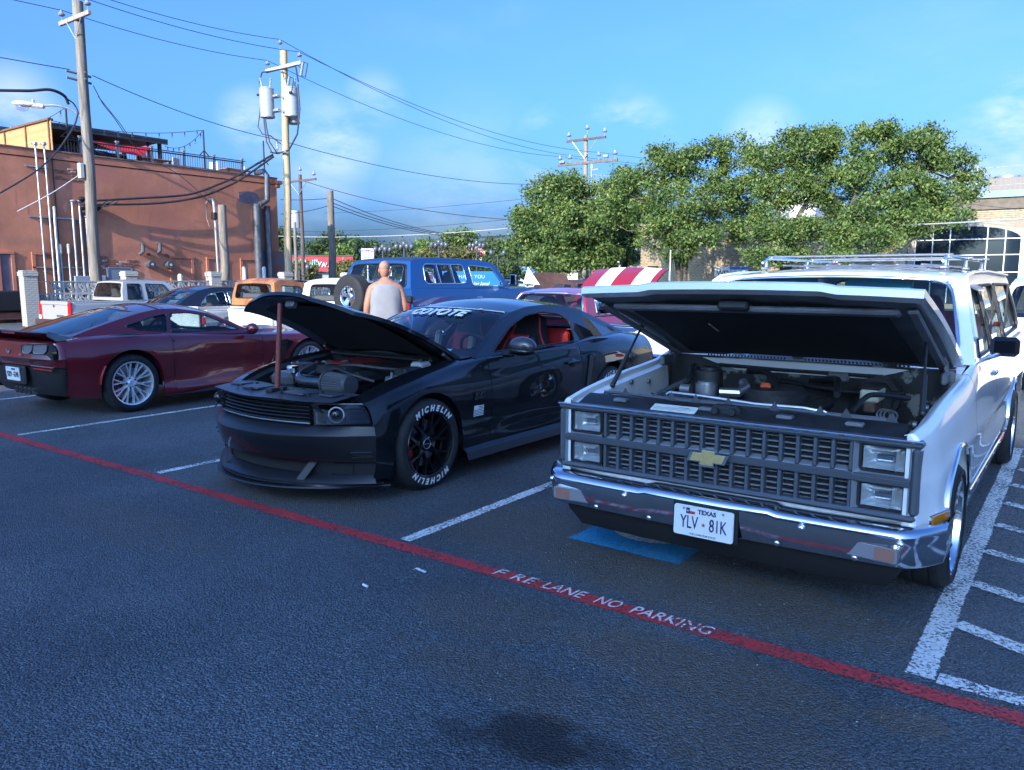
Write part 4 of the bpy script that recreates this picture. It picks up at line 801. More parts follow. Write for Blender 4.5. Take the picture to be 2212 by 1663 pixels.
MB().box((X_(1412), -.06, 1.75), (.75, .06, 1.35)).obj('shuttered_window', DARKGL, t, smooth=0)
MB().box((X_(1945), -.06, 2.4), (.6, .14, 4.8)).obj('pilaster', LIME, t, smooth=0)
pk = at(1716, 395, 47); MB().box((pk.x, 2.5, 5.9), (2.4, 2.2, 1.9)).obj('roof_gable', WHITEM, t, smooth=0)
hv = at(2190, 411, 50); o = thing('rooftop_air_conditioner', 'tan louvred air conditioning unit on the hall roof', 'air conditioner', (hv.x+1.0, YB+6, zt_+.28)); MB().box((0, 0, .6), (3.4, 2, 1.2), .03).obj('housing', pm('hvac_tan', (.20, .165, .135), .6, var=.08), o)
for i in range(14): MB().box((-1.6+i*.24, -1.01, .6), (.04, .03, 1.05)).obj('louvre', pm('hvac_dark', (.25, .2, .16), .6), o, smooth=0)
for x in (-.9, .6): MB().cyl((x, 0, 1.2), (x, 0, 1.36), .65, n=18).obj('fan_ring', GALV, o)
tag(MB().cyl((0, 0, 0), (0, 0, 1.9), .04, n=6).obj('roof_vent_pipe', GALV, None, (hv.x-1.3, YB+5, zt_+.29)), 'thin white vent pipe beside the rooftop air conditioner', 'vent pipe')
fl = base_at(1447, 41); tag(MB().cyl((0, 0, 0), (0, 0, ztop(540, 41)), .045, n=8).box((0, -.08, 1.75), (.05, .03, .5)).obj('sign_post', GALV, None, fl), 'slim grey post in front of the wall left of the forked oak trunk', 'post')
bn = thing('welcome_banner', 'white banner with a blue strip tied to the tan wall', 'banner', onY(1580, 587, YB-.25)); MB().box((0, 0, 0), (2.2, .02, .62)).obj('sheet', WHITEM, bn, smooth=0); MB().box((.5, -.014, .22), (1.2, .006, .17)).obj('blue_strip', pm('banner_blue', (.03, .2, .6), .6), bn, smooth=0); text_mb('WO', .42, .001, bold=.004).xf(basis((-.55, -.016, -.08), (1, 0, 0), (0, 0, 1))).obj('lettering', pm('ink_navy', (.02, .025, .06), .6), bn, smooth=0)
tag(MB().tube([onY(1490, 553, YB-.3)-onY(1490, 553, YB-.3), onY(1558, 582, YB-.3)-onY(1490, 553, YB-.3)], .02, 5).obj('banner_rope', WIREL, None, onY(1490, 553, YB-.3)), 'white rope slanting to the welcome banner', 'rope')

# ================================================================ RED AUTO PARTS STORE and roadside things
def facing(p, extra=0.0): return math.atan2(-p.x, p.y)*1.0+extra     # turn -Y face towards the camera
STRED = pm('store_red', (.42, .045, .05), .6, var=.06, vscale=1); p = at(687, 572, 108); rz = math.atan2(p.y, p.x)-pi/2
t = thing('auto_parts_store', 'low auto parts store with a broad red fascia and white lettering', 'building', (p.x, p.y, 0), rz); zb_, zt2 = at(687, 587, 108).z, at(687, 553, 108).z; w_ = 150/FPX*108*.96
MB().box((0, 6, zb_/2+.4), (w_, 11.4, zb_+.8)).obj('wall', pm('store_grey', (.33, .33, .34), .8), t, smooth=0); MB().box((0, 5.6, (zb_+zt2)/2), (w_+.3, 12, zt2-zb_)).obj('fascia', STRED, t, smooth=0); MB().box((0, 5.6, zt2+.06), (w_+.5, 12.2, .12)).obj('roof_edge', pm('green_edge', (.05, .12, .09), .5), t, smooth=0)
text_mb("O'Reilly", 1.25, .05, .15, .02).xf(basis((-1.55, -.46, (zb_+zt2)/2+.1), (1, 0, 0), (0, 0, 1))).obj('lettering', pm('sign_green', (.35, .62, .50), .4), t, smooth=0)
text_mb('AUTO PARTS', .85, .05, 0, .02).xf(basis((3.0, -.46, (zb_+zt2)/2-.15), (1, 0, 0), (0, 0, 1))).obj('lettering', WHITEM, t, smooth=0)
for x in (-3.2, -.5, 2.4): MB().box((x, -.02+.26, zb_*.45), (1.9, .1, zb_*.85)).obj('window', DARKGL, t, smooth=0)
def board_sign(name, lab, px, py, d, wpx, hpx, mat, lines, postmat=GALV, legs=1, cat='sign'):
    p = at(px, py, d); rz = math.atan2(p.y, p.x)-pi/2; s = d/FPX; t = thing(name, lab, cat, (p.x, p.y, 0), rz); w_, h_ = wpx*s, hpx*s
    MB().box((0, 0, p.z), (w_, .12 if d > 50 else .015, h_), .01 if d > 50 else 0).obj('panel', mat, t, smooth=0); y = -.066 if d > 50 else -.010
    for (txt, sz, cx_, cz_, m_, bo, sh) in lines: text_mb(txt, sz*h_, .004, sh, bo*h_).xf(basis((cx_*w_, y, p.z+cz_*h_), (1, 0, 0), (0, 0, 1))).obj('lettering', m_, t, smooth=0)
    for k in range(legs):
        x = 0 if legs == 1 else (-.35+.7*k)*w_; MB().cyl((x, .1 if d > 50 else .03, 0), (x, .1 if d > 50 else .03, p.z+h_*.45), .1 if d > 50 else .03, n=8).obj('post', postmat, t)
    return t, p, w_, h_
INKR = pm('ink_red', (.5, .03, .04), .5); INKB = pm('ink_blue', (.03, .10, .42), .5); INKG = pm('ink_grey', (.35, .35, .33), .5); WHT = pm('sign_white', (.74, .74, .72), .5); SRED = pm('sign_red', (.52, .03, .045), .5)
board_sign('nail_salon_sign', 'white pole sign with blue and red lettering above the blue wagon', 794, 549, 92, 27, 24, WHT, [('LUCKY', .30, -.26, .30, INKB, .012, 0), ('NAILS', .30, .26, .30, INKR, .012, 0), ('972-875-8805', .17, 0, .05, INKG, .003, 0), ('MASSAGE', .2, .1, -.28, INKR, .006, 0)])
board_sign('auto_parts_sign', 'red roadside pole sign with white lettering behind an ornate lamp', 1030, 540, 112, 32, 20, SRED, [("O'REILLY", .36, 0, .2, WHT, .012, 0), ('AUTO PARTS', .3, 0, -.25, WHT, .01, 0)]); board_sign('reader_board', 'small white reader board under the red roadside sign', 1030, 560, 111.4, 20, 8, WHT, [('OIL SALE', .5, 0, 0, INKG, .01, 0)])
board_sign('roadside_sign', 'small white sign with a red top near the double-crossarm pole', 1339, 560, 75, 20, 13, WHT, [('OPEN', .4, 0, .1, INKR, .01, 0)])
for (px, d, lab) in ((764, 44, 'red do-not-enter sign at the fence end beside the stout pole'), (839, 30, 'red do-not-enter sign seen through the rear window of the blue wagon')):
    t, p, w_, h_ = board_sign('road_sign', lab, px, 590 if d == 44 else 586, d, 9 if d == 44 else 14, 18 if d == 44 else 20, WHT, [('DO NOT', .13, 0, .27, WHT, .004, 0), ('ENTER', .13, 0, -.28, WHT, .004, 0)], GALV, 1, 'road sign')
    MB().cyl((0, -.011, p.z), (0, -.006 if d < 50 else -.08, p.z), w_*.46, n=24).obj('red_disc', SRED, t); MB().box((0, -.015, p.z), (w_*.62, .006, w_*.14)).obj('white_bar', WHT, t, smooth=0)
# ornate globe lamps
LGL = pm('frosted_globe', (.10, .11, .115), .25, coat=.3); IRON = pm('lamp_iron', (.06, .065, .07), .5, .3)
def ornate(px, ytop, d, n, lab):
    b_ = base_at(px, d); H = ztop(ytop, d)-.85; t = thing('ornate_street_lamp', lab, 'street lamp', b_, 0, 'ornate globe street lamps'); MB().lathe([(.28, 0), (.26, .5), (.14, .8), (.10, 1.2), (.08, H)], 12).xf(Matrix.Rotation(pi/2, 4, 'X')).obj('post', IRON, t)
    sp = [(0, 0, .25)] if n == 5 else []
    k = 4 if n == 5 else n
    for i in range(k): a = 2*pi*i/k+.5+HEAD; sp.append((.72*cos(a), .72*sin(a), 0))
    for (x, y, dz) in sp:
        ar = MB().tube([(0, 0, H-.5), (x*.6, y*.6, H-.55), (x, y, H-.3+dz), (x, y, H-.1+dz)], .035, 6).cyl((x, y, H-.14+dz), (x, y, H-.02+dz), .1, .16, 10).obj('bracket', IRON, t)
        MB().sph((x, y, H+.20+dz), .21, 12, 8, (1, 1, 1.25)).obj('globe', LGL, ar); MB().cyl((x, y, H+.44+dz), (x, y, H+.54+dz), .11, .05, 8).cyl((x, y, H+.56+dz), (x, y, H+.78+dz), .035, .008, 6).obj('finial', IRON, ar)
ornate(828, 524, 74, 5, 'first five-globe street lamp, by the nail salon sign'); ornate(874, 517, 70, 5, 'second five-globe street lamp, over the blue wagon roof'); ornate(949, 514, 72, 5, 'third five-globe street lamp, among the yellowing myrtles'); ornate(1030, 516, 76, 5, 'fourth five-globe street lamp, in front of the red sign'); ornate(1075, 532, 80, 2, 'twin-globe street lamp left of the wide oak'); ornate(647, 560, 66, 2, 'small twin-globe lamp behind the dark brown pole')
t_, p_, w2, h2 = board_sign('thank_you_banner', 'bright blue banner with white script standing behind the blue wagon', 1016, 604, 23.0, 128, 36, pm('banner_cyan', (.02, .20, .62), .5), [('THANK YOU', .30, .0, .17, WHT, .0, 0)], BLKM, 2, 'banner')
text_mb('for Choosing local', .36*h2*.8, .003, .35, .003).xf(basis((.02, -.012, p_.z-.24*h2), (1, 0, 0), (0, 0, 1))).obj('lettering', WHT, t_, smooth=0)
# far shops
def shop(lab, px, d, wpx, ztop_py, wallm, extra=None, name='far_shop'):
    p = at(px, 600, d); rz = math.atan2(p.y, p.x)-pi/2; t = thing(name, lab, 'building', (p.x, p.y, 0), rz); w_ = wpx*d/FPX; h_ = ztop(ztop_py, d)
    MB().box((0, 4, h_/2), (w_, 8, h_)).obj('wall', wallm, t, smooth=0); MB().box((0, 3.9, h_+.08), (w_+.3, 8.4, .16)).obj('roof', pm('shop_roof', (.25, .24, .23), .8), t, smooth=0)
    k = max(2, int(w_/2.4))
    for i in range(k):
        x = (-.5+(i+.5)/k)*w_; fr = MB().box((x, -.02, h_*.42), (w_/k*.7, .08, h_*.55)).obj('window', WHITEM, t, smooth=0); MB().box((x, -.05, h_*.42), (w_/k*.6, .06, h_*.45)).obj('pane', DARKGL, fr, smooth=0)
    if extra is not None: MB().box((0, -.6, h_*.85), (w_*.98, 1.2, h_*.28)).obj('awning', extra, t, smooth=0)
shop('far shop with a bright blue awning at the end of the street', 1128, 105, 75, 578, WHITEM, pm('awning_blue', (.03, .14, .42), .6)); shop('small cream shop beside the double-crossarm pole', 1218, 78, 60, 586, pm('cream_wall', (.55, .48, .36), .8)); shop('cream shop with a red awning right of the double-crossarm pole', 1318, 82, 80, 583, pm('cream_wall2', (.58, .50, .38), .8), pm('awning_red', (.35, .05, .04), .6)); shop('white shop under the far street trees', 1370, 70, 40, 578, WHITEM); shop('long grey shop low behind the street lamps', 985, 130, 170, 590, pm('grey_wall', (.4, .4, .4), .8))
# bollards and little posts behind the fence
PALEP = pm('pale_post', (.55, .60, .62), .5)
for (px, yt, d, lab) in ((528, 580, 34.5, 'first pale bollard pipe behind the fence by the stuccoed corner'), (571, 580, 36.5, 'second pale bollard pipe behind the fence by the stuccoed corner'), (389, 596, 31, 'short pale pipe stub behind the fence')):
    tag(MB().cyl((0, 0, 0), (0, 0, ztop(yt, d)), .09, n=10).sph((0, 0, ztop(yt, d)), .09, 10, 6).obj('bollard', PALEP, None, base_at(px, d)), lab, 'bollard')
tag(MB().box((0, 0, 0), (.06, 1.9, .06)).obj('barrier_rail', PALEP, None, at(551, 606, 35.5)), 'pale rail between the two bollard pipes', 'rail')
# ================================================================ CAR PARTS
RUB = pm('tyre_rubber', (.016, .016, .017), .78, var=.3, vscale=20, bump=.15, bscale=120, dist=.003); CHROME = pm('chrome', (.82, .83, .85), .06, 1.0); BLKP = pm('black_plastic', (.012, .012, .013), .5, bump=.1, bscale=200, dist=.002); BLKG = pm('gloss_black', (.006, .006, .007), .1, coat=.6)
DARK = pm('dark_cavity', (.006, .006, .007), .85); ALU = pm('cast_alloy', (.42, .43, .44), .35, .9, var=.1, vscale=20); GREYM = pm('grey_metal', (.20, .21, .22), .45, .6, var=.15, vscale=15); DISC = pm('brake_steel', (.34, .34, .35), .3, 1.0); REDCAL = pm('red_caliper', (.45, .015, .02), .35)
GLS = glassm('car_glass', (.70, .80, .80)); GLSD = glassm('tinted_glass', (.10, .13, .14)); LENS = glassm('clear_lens', (.90, .93, .95)); REDL = pm('red_lens', (.42, .008, .012), .12, coat=.6); AMB = pm('amber_lens', (.55, .20, .015), .2, coat=.5); REFL = pm('reflector', (.55, .58, .60), .18, .45, bump=.6, bscale=70, dist=.004)
CAR_S = 1.07
def car(name, label, loc, rzdeg, group=None, cat='car'):
    t = thing(name, label, cat, loc, RAD(rzdeg), group); t.scale = (CAR_S,)*3; return t
def lines_fn(lines):
    fs = [(pchip([p[0] for p in L], [p[1] for p in L]), pchip([p[0] for p in L], [p[2] for p in L])) for L in lines]
    return lambda x: [(fy(x), fz(x)) for fy, fz in fs]
def column(pts, sub):
    k = len(pts); fy = pchip(range(k), [p[0] for p in pts]); fz = pchip(range(k), [p[1] for p in pts]); n = (k-1)*sub
    return [(fy(i/sub), fz(i/sub)) for i in range(n+1)]
def side_grid(LF, x0, x1, nx=20, arches=(), sub=4):
    xs = set(np.round(np.linspace(x0, x1, nx+1), 5))
    for (cx_, cz_, R) in arches:
        for i in range(25):
            x = cx_+R*cos(pi*i/24)*.9999
            if min(x0, x1) <= x <= max(x0, x1): xs.add(round(x, 5))
        for e in (-1.001, 1.001):
            if min(x0, x1) <= cx_+R*e <= max(x0, x1): xs.add(cx_+R*e)
    xs = sorted(xs, reverse=True); P = []
    for x in xs:
        c = column(LF(x), sub); za = None
        for (cx_, cz_, R) in arches:
            if abs(x-cx_) < R: za = cz_+math.sqrt(R*R-(x-cx_)**2)
        if za is not None:
            i = next((i for i in range(len(c)-1) if c[i+1][1] > za), len(c)-2)
            (ya, z0_), (yb, z1_) = c[i], c[i+1]; t = min(max((za-z0_)/max(z1_-z0_, 1e-6), 0), 1); e = (ya+(yb-ya)*t, max(za, z0_)); c = [e]*(i+1)+c[i+1:]
        P.append([(x, y, z) for (y, z) in c])
    return P
def flip(P): return [[(x, -y, z) for (x, y, z) in r] for r in P]
def side_panels(name, mat, parent, LF, x0, x1, nx=20, arches=(), sub=4, label=None, smooth=32):
    P = side_grid(LF, x0, x1, nx, arches, sub); out = []
    for sg in (1, -1):
        mb = MB().grid(P if sg > 0 else flip(P), flip=sg < 0)
        # turned-in lip round each arch
        for (cx_, cz_, R) in arches:
            E_ = [r[0] for r in P if abs(r[0][0]-cx_) <= R*1.0]
            if len(E_) > 3: mb.grid([[(x, y*sg, z), (cx_+(x-cx_)*.985, (y-.05)*sg, cz_+(z-cz_)*.985)] for (x, y, z) in E_], flip=sg > 0)
        out.append(mb.obj(name, mat, parent, smooth=smooth, merge=.0008))
    return out
def well(parent, cx_, cz_, R, y0, y1, mat=None):
    for sg in (1, -1):
        n = 20; P = [[(cx_+R*cos(pi*1.12*i/n-.19), sg*y, max(.06, cz_+R*sin(pi*1.12*i/n-.19))) for y in (y1, y0)] for i in range(n+1)]
        mb = MB().grid(P); mb.add([P[i][0] for i in range(n+1)], [tuple(range(n+1))]); mb.obj('wheel_well', mat or DARK, parent, smooth=40)
def deck(LF, x0, x1, nx, ny, crown, k=-1, dz=0.0, dy=0.0, fcrown=None):
    P = []
    for i in range(nx+1):
        x = x0+(x1-x0)*i/nx; y, z = LF(x)[k]; y -= dy; row = []
        for j in range(ny+1):
            u = -1+2*j/ny; c = crown(x, u) if callable(crown) else crown*(1-u*u); row.append((x+(fcrown(x, u) if fcrown else 0), y*u, z+dz+c))
        P.append(row)
    return P
def bar3(mb, p, q, w0, w1, h0, h1, up=(0, 1, 0)):    # tapered flat bar
    p, q = Vector(p), Vector(q); d = (q-p).normalized(); u = Vector(up); s_ = d.cross(u).normalized(); u = s_.cross(d).normalized(); vs = []
    for (c, w_, h_) in ((p, w0, h0), (q, w1, h1)):
        for (a, b_) in ((-1, -1), (1, -1), (.72, 1), (-.72, 1)): vs.append(c+s_*a*w_/2+u*b_*h_/2)
    return mb.add(vs, [(3, 2, 1, 0), (4, 5, 6, 7), (0, 1, 5, 4), (1, 2, 6, 5), (2, 3, 7, 6), (3, 0, 4, 7)])
def arc_text(s, R, a_mid, size, y, dirn=1, shear=.25, bold=.006, sp=1.12, out=True):
    # letters laid round a wheel face (plane XZ, facing +Y); a_mid = angle of the word's middle
    mb = MB(); adv = []
    for ch in s:
        t = text_mb(ch, size, 0, shear, bold, 'LEFT'); xs = [v[0] for v in t.v]; adv.append((t, min(xs), max(xs)))
    tot = sum(b_-a for _, a, b_ in adv)+size*.10*(len(s)-1); pos = -tot/2
    for (t, a, b_) in adv:
        c = pos+(b_-a)/2; ang = a_mid-c*sp/R*1.0
        for v, m_ in ((t, 0),):
            r_ = [(-(p[0]-(a+b_)/2), p[1]) for p in t.v]; vs = []
            for (px_, py_) in r_:
                rr = R+py_; th = ang+px_/R*1.0
                vs.append((-rr*cos(th), y, rr*sin(th)))
            mb.add(vs, t.f)
        pos += (b_-a)+size*.10
    return mb
def wheel(parent, x, y, z, R, W, rimR, style='steel', rim=None, cal=None, tyre_text=None, disc=True, off=.0, steer=0.0, hubcap=None, n=40):
    sg = 1 if y > 0 else -1; rim = rim or ALU; rz = (0 if sg > 0 else pi)+steer
    b_ = MB().lathe([(rimR, W/2-.012), (rimR-.006, W/2-.004), (rimR-.016, W/2-.008), (rimR-.024, W/2-.035), (rimR-.03, -W/2+.04), (rimR*.99, -W/2+.01)], n)
    o = b_.obj('wheel', rim, parent, (x, y, z), (0, 0, rz), smooth=30)
    t = MB().lathe([(rimR-.004, -W/2+.01), (rimR+.012, -W/2), (R-.06, -W/2-.006), (R-.018, -W/2+.012), (R, -W/2+.045), (R, -.045), (R-.008, -.04), (R-.008, -.03), (R, -.025), (R, .025), (R-.008, .03), (R-.008, .04), (R, .045), (R, W/2-.045), (R-.004, W/2-.03), (R-.018, W/2-.012), (R-.03, W/2), (R-.055, W/2+.006), (rimR+.03, W/2+.004), (rimR+.008, W/2+.002), (rimR-.004, W/2-.012)], n+8).obj('tyre', RUB, o, smooth=40)
    if tyre_text: pass
    MB().lathe([(.0, -W/2+.05), (rimR*.98, -W/2+.05)], 20).obj('backing', DARK, o, smooth=0)
    yo = W/2-.03; mb = MB()
    if disc: MB().lathe([(.06, -.02), (rimR*.74, -.02), (rimR*.74, .008), (.06, .008)], 28).obj('brake_disc', DISC, o)
    if cal is not None:
        cb = MB(); P = []
        for i in range(9): a = RAD(-34+68*i/8); P.append([(rimR*r*cos(a), yy, rimR*r*sin(a)) for (r, yy) in ((.56, .01), (.56, .06), (.84, .06), (.84, .01))])
        cb.grid(P, cu=True).add(P[0], [(0, 1, 2, 3)]).add(P[-1], [(3, 2, 1, 0)]); cb.xf(Matrix.Rotation(cal[1], 4, 'Y')).obj('caliper', cal[0], o)
    RR = rimR-.014
    def pt(r, a, yy): return (r*cos(a), yy, r*sin(a))
    if style == 'mesh7':
        for i in range(7):
            a = 2*pi*i/7+.2; m_ = MB(); bar3(m_, pt(.05, a, yo-.045), pt(RR*.48, a, yo-.022), .058, .038, .04, .035); d = 2*pi/28
            bar3(m_, pt(RR*.46, a+.02, yo-.022), pt(RR, a+d*1.02, yo-.004), .027, .024, .034, .03); bar3(m_, pt(RR*.46, a-.02, yo-.022), pt(RR, a-d*1.02, yo-.004), .027, .024, .034, .03); m_.obj('spoke', rim, o, smooth=0)
        MB().lathe([(0, yo-.012), (.035, yo-.012), (.042, yo-.018), (.072, yo-.026), (.085, yo-.06), (.085, yo-.09)], 24).obj('hub_cap', rim, o); MB().lathe([(.034, yo-.0115), (.037, yo-.009), (.04, yo-.0115)], 20).obj('cap_ring', ALU, o); MB().box((0, yo-.0105, 0), (.05, .004, .006)).obj('cap_bar', ALU, o, smooth=0)
        for i in range(5): MB().cyl(pt(.062, 2*pi*i/5, yo-.05), pt(.062, 2*pi*i/5, yo-.022), .011, n=6).obj('lug_nut', BLKM, o)
    elif style == 'y10':
        for i in range(10):
            a = 2*pi*i/10+.16; m_ = MB(); d = .135; bar3(m_, pt(.055, a, yo-.04), pt(RR*.5, a, yo-.026), .032, .024, .034, .03)
            bar3(m_, pt(RR*.42, a, yo-.028), pt(RR, a+d, yo-.005), .019, .019, .03, .026); bar3(m_, pt(RR*.42, a, yo-.028), pt(RR, a-d, yo-.005), .019, .019, .03, .026); m_.obj('spoke', rim, o, smooth=0)
        MB().lathe([(0, yo-.014), (.032, yo-.014), (.04, yo-.022), (.075, yo-.03), (.085, yo-.07)], 24).obj('hub_cap', rim, o)
        for i in range(5): MB().cyl(pt(.06, 2*pi*i/5, yo-.05), pt(.06, 2*pi*i/5, yo-.018), .011, n=6).obj('lug_nut', BLKM, o)
    elif style == 'five':
        for i in range(5):
            a = 2*pi*i/5+.3; m_ = MB(); bar3(m_, pt(.04, a, yo-.05), pt(RR, a, yo-.012), .09, .13, .05, .03); m_.obj('spoke', rim, o, smooth=0)
        MB().lathe([(0, yo+.012), (.03, yo+.012), (.036, yo+.004), (.04, yo-.01), (.07, yo-.02), (.07, yo-.08)], 20).obj('hub_cap', rim, o)
        for i in range(5): MB().cyl(pt(.055, 2*pi*i/5, yo-.05), pt(.055, 2*pi*i/5, yo-.005), .011, n=6).obj('lug_nut', rim, o)
    else:
        MB().lathe([(RR, yo-.02), (RR*.8, yo-.045), (RR*.6, yo-.015), (RR*.42, yo-.04), (0, yo-.04)], 28).obj('disc_face', rim, o); MB().lathe([(.09, yo-.04), (.085, yo-.01), (.05, yo+.012), (0, yo+.018)], 20).obj('hub_cap', hubcap or CHROME, o)
    return o
def ring_loop(outer, inner, f, nr=2):   # surface between two closed 2-D loops (same length) through map f
    n = len(outer); P = []
    for r in range(nr+1):
        t = r/nr; P.append([f(outer[i][0]*(1-t)+inner[i][0]*t, outer[i][1]*(1-t)+inner[i][1]*t) for i in range(n)])
    return P
def resample(poly, n, closed=True):
    P = [Vector((p[0], p[1])) for p in poly]; P = P+[P[0]] if closed else P; L = [0]
    for a, b_ in zip(P, P[1:]): L.append(L[-1]+(b_-a).length)
    out = []
    for i in range(n):
        s_ = L[-1]*i/(n if closed else n-1); k = min(max(np.searchsorted(L, s_, side='right')-1, 0), len(P)-2); t = (s_-L[k])/max(L[k+1]-L[k], 1e-9); q = P[k].lerp(P[k+1], min(t, 1)); out.append((q.x, q.y))
    return out
def rounded(poly, r, n=5):              # round the corners of a closed 2-D polygon
    out = []; k = len(poly)
    for i in range(k):
        p0, p, p1 = Vector(poly[i-1]), Vector(poly[i]), Vector(poly[(i+1) % k]); rr = r[i] if hasattr(r, '__len__') else r; rr = min(rr, (p0-p).length*.45, (p1-p).length*.45); a = p+(p0-p).normalized()*rr; b_ = p+(p1-p).normalized()*rr
        for j in range(n+1):
            t = j/n; q = a*(1-t)**2+p*2*t*(1-t)+b_*t*t; out.append((q.x, q.y))
    return out
def inset(poly, d):
    k = len(poly); c = Vector((sum(p[0] for p in poly)/k, sum(p[1] for p in poly)/k)); out = []
    ar = sum(poly[i-1][0]*poly[i][1]-poly[i][0]*poly[i-1][1] for i in range(k)); sgn_ = 1 if ar > 0 else -1
    for i in range(k):
        p0, p, p1 = Vector(poly[i-1]), Vector(poly[i]), Vector(poly[(i+1) % k]); n1 = Vector((-(p-p0).y, (p-p0).x)); n2 = Vector((-(p1-p).y, (p1-p).x)); nn = n1.normalized()+n2.normalized()
        nn = nn.normalized() if nn.length > 1e-6 else n1.normalized(); out.append((p.x+nn.x*d*sgn_, p.y+nn.y*d*sgn_))
    return out
def fill_loop(mb, loop, f, nr=4, m=0):
    c = (sum(p[0] for p in loop)/len(loop), sum(p[1] for p in loop)/len(loop)); P = []
    for r in range(nr): t = r/nr; P.append([f(p[0]+(c[0]-p[0])*t, p[1]+(c[1]-p[1])*t) for p in loop])
    o = len(mb.v); mb.grid(P, m, cu=True); k = len(loop); ci = len(mb.v); mb.v.append(tuple(f(*c))); base = o+(nr-1)*k
    for i in range(k): mb.f.append((base+i, base+(i+1) % k, ci)); mb.m.append(m)
    return mb
def cabin(t, sp):
    """pillars, roof, windscreen, rear and side windows. sp: A (x,z) base->top, roof (x,z) front->rear, C (x,z) top->base, belt y/z, rail y, windows [[(x,z)..]..]"""
    yb, zb0, yr, zr = sp['yb'], sp['zb'], sp['yr'], sp['zr']
    def fy(x, z):
        u = (z-zb0)/(zr-zb0); b_ = yb(x) if callable(yb) else yb; r_ = yr(x) if callable(yr) else yr; u2 = min(max(u, -.2), 1.15); return b_+(r_-b_)*(u2**sp.get('pow', 1.15) if u2 > 0 else u2)
    A, Rf, Cc = sp['A'], sp['roof'], sp['C']; N = 14
    Ap = resample(A, N, False); Rp = resample(Rf, N+6, False); Cp = resample(Cc, N, False)
    ba, br_, bc = sp['bulge']; cr = sp.get('crown', .045); paint = sp['paint']; out = {}
    def across(x, z, bul, crn, u): return (x+bul*(1-u*u), fy(x, z)*u, z+crn*(1-u*u))
    NU = 16; us = [-1+2*i/NU for i in range(NU+1)]
    roofP = []
    for i, (x, z) in enumerate(Rp): t_ = i/(len(Rp)-1); roofP.append([across(x, z, br_[0]*(1-t_)+br_[1]*t_, cr*(1-.25*abs(2*t_-1)**3), u*(1.0)) for u in us])
    out['roof'] = MB().grid(roofP, flip=True).obj('roof', sp.get('roofmat', paint), t, smooth=50)
    c0 = cr*(1-.25)
    def screen(edge, b0, b1, c_at, nm, margin, gl, r=.08, seal=None):
        # edge: (x,z) from roof side [0] to base [-1]; parameter (u in -1..1, v 0..1)
        fx = pchip(np.linspace(0, 1, len(edge)), [e[0] for e in edge]); fz = pchip(np.linspace(0, 1, len(edge)), [e[1] for e in edge])
        def f(u, v): v = min(max(v, 0), 1); x, z = fx(v), fz(v); return across(x, z, b0+(b1-b0)*v, c_at*(1-v), max(-1, min(1, u)))
        mu, mv0, mv1 = margin; w_ = fy(fx(.5), fz(.5)); ou = rounded([(-1, 0), (1, 0), (1, 1), (-1, 1)], .001, 2); inn = rounded([(-1+mu, mv0), (1-mu, mv0), (1-mu, 1-mv1), (-1+mu, 1-mv1)], r, 6)
        n = 72; ou = resample([(-1, 0), (1, 0), (1, 1), (-1, 1)], n); inn2 = []
        inn2 = resample(inn, n); k0 = min(range(n), key=lambda i: (inn2[i][0]+1)**2+inn2[i][1]**2*3); inn2 = inn2[k0:]+inn2[:k0]
        MB().grid(ring_loop(ou, inn2, f, 2), cu=True).obj(nm+'_frame', paint, t, smooth=50)
        g = MB(); fill_loop(g, inn2, lambda u, v: tuple(Vector(f(u, v))+Vector((0, 0, -.004))), 5); go = g.obj(nm, gl, t, smooth=60)
        if seal is not None: MB().tube([Vector(f(u, v)) for (u, v) in inn2], seal[0], 6, closed=True).obj('seal', seal[1], go, smooth=60)
        return f
    out['fw'] = screen(list(reversed(Ap)), br_[0], ba, c0, 'windscreen', sp.get('wsm', (.06, .05, .03)), sp.get('wsglass', GLS), sp.get('wsr', .1), sp.get('seal'))
    if sp.get('rear', True): out['rw'] = screen(Cp, br_[1], bc, c0, 'rear_window', sp.get('rwm', (.10, .08, .08)), sp.get('rwglass', GLS), .1, sp.get('rseal'))
    outer = Ap+Rp[1:]+Cp[1:]; outer = outer+[(outer[-1][0]+(outer[0][0]-outer[-1][0])*i/12, outer[-1][1]+(outer[0][1]-outer[-1][1])*i/12) for i in range(1, 12)]
    # side skin: the outline with window holes, as a triangulated sheet
    for sg in (1, -1):
        bm = bmesh.new(); allv = []
        def loop(pts):
            vs = [bm.verts.new((x, 0, z)) for (x, z) in pts]; return [bm.edges.new((vs[i], vs[(i+1) % len(vs)])) for i in range(len(vs))]
        E_ = loop(outer); wins = [resample(wn[0], max(24, 4*len(wn[0]))) for wn in sp['windows']]
        for wn in wins: E_ += loop(wn)
        bmesh.ops.triangle_fill(bm, edges=E_, use_beauty=True, normal=(0, -1, 0)); bmesh.ops.subdivide_edges(bm, edges=[e for e in bm.edges if e.calc_length() > .16 and not e.is_boundary], cuts=2); bmesh.ops.triangulate(bm, faces=bm.faces)
        for v in bm.verts: v.co.y = sg*fy(v.co.x, v.co.z)
        bmesh.ops.recalc_face_normals(bm, faces=bm.faces); me = bpy.data.meshes.new('pillars'); bm.to_mesh(me); bm.free(); me.materials.append(paint); me.shade_smooth(); link('pillars', me, t)
        for wn, (pts, gl, *sx) in zip(wins, sp['windows']):
            g = MB(); fill_loop(g, wn, lambda x, z: (x, sg*(fy(x, z)-.012), z), 4); 
            if gl is not None: go = g.obj('side_window', gl, t, smooth=60)
            else: go = t
            if sp.get('wseal'): MB().tube([(x, sg*(fy(x, z)+.0), z) for (x, z) in wn], sp['wseal'][0], 6, closed=True).obj('window_trim', sp['wseal'][1], go, smooth=60)
    out['fy'] = fy; return out
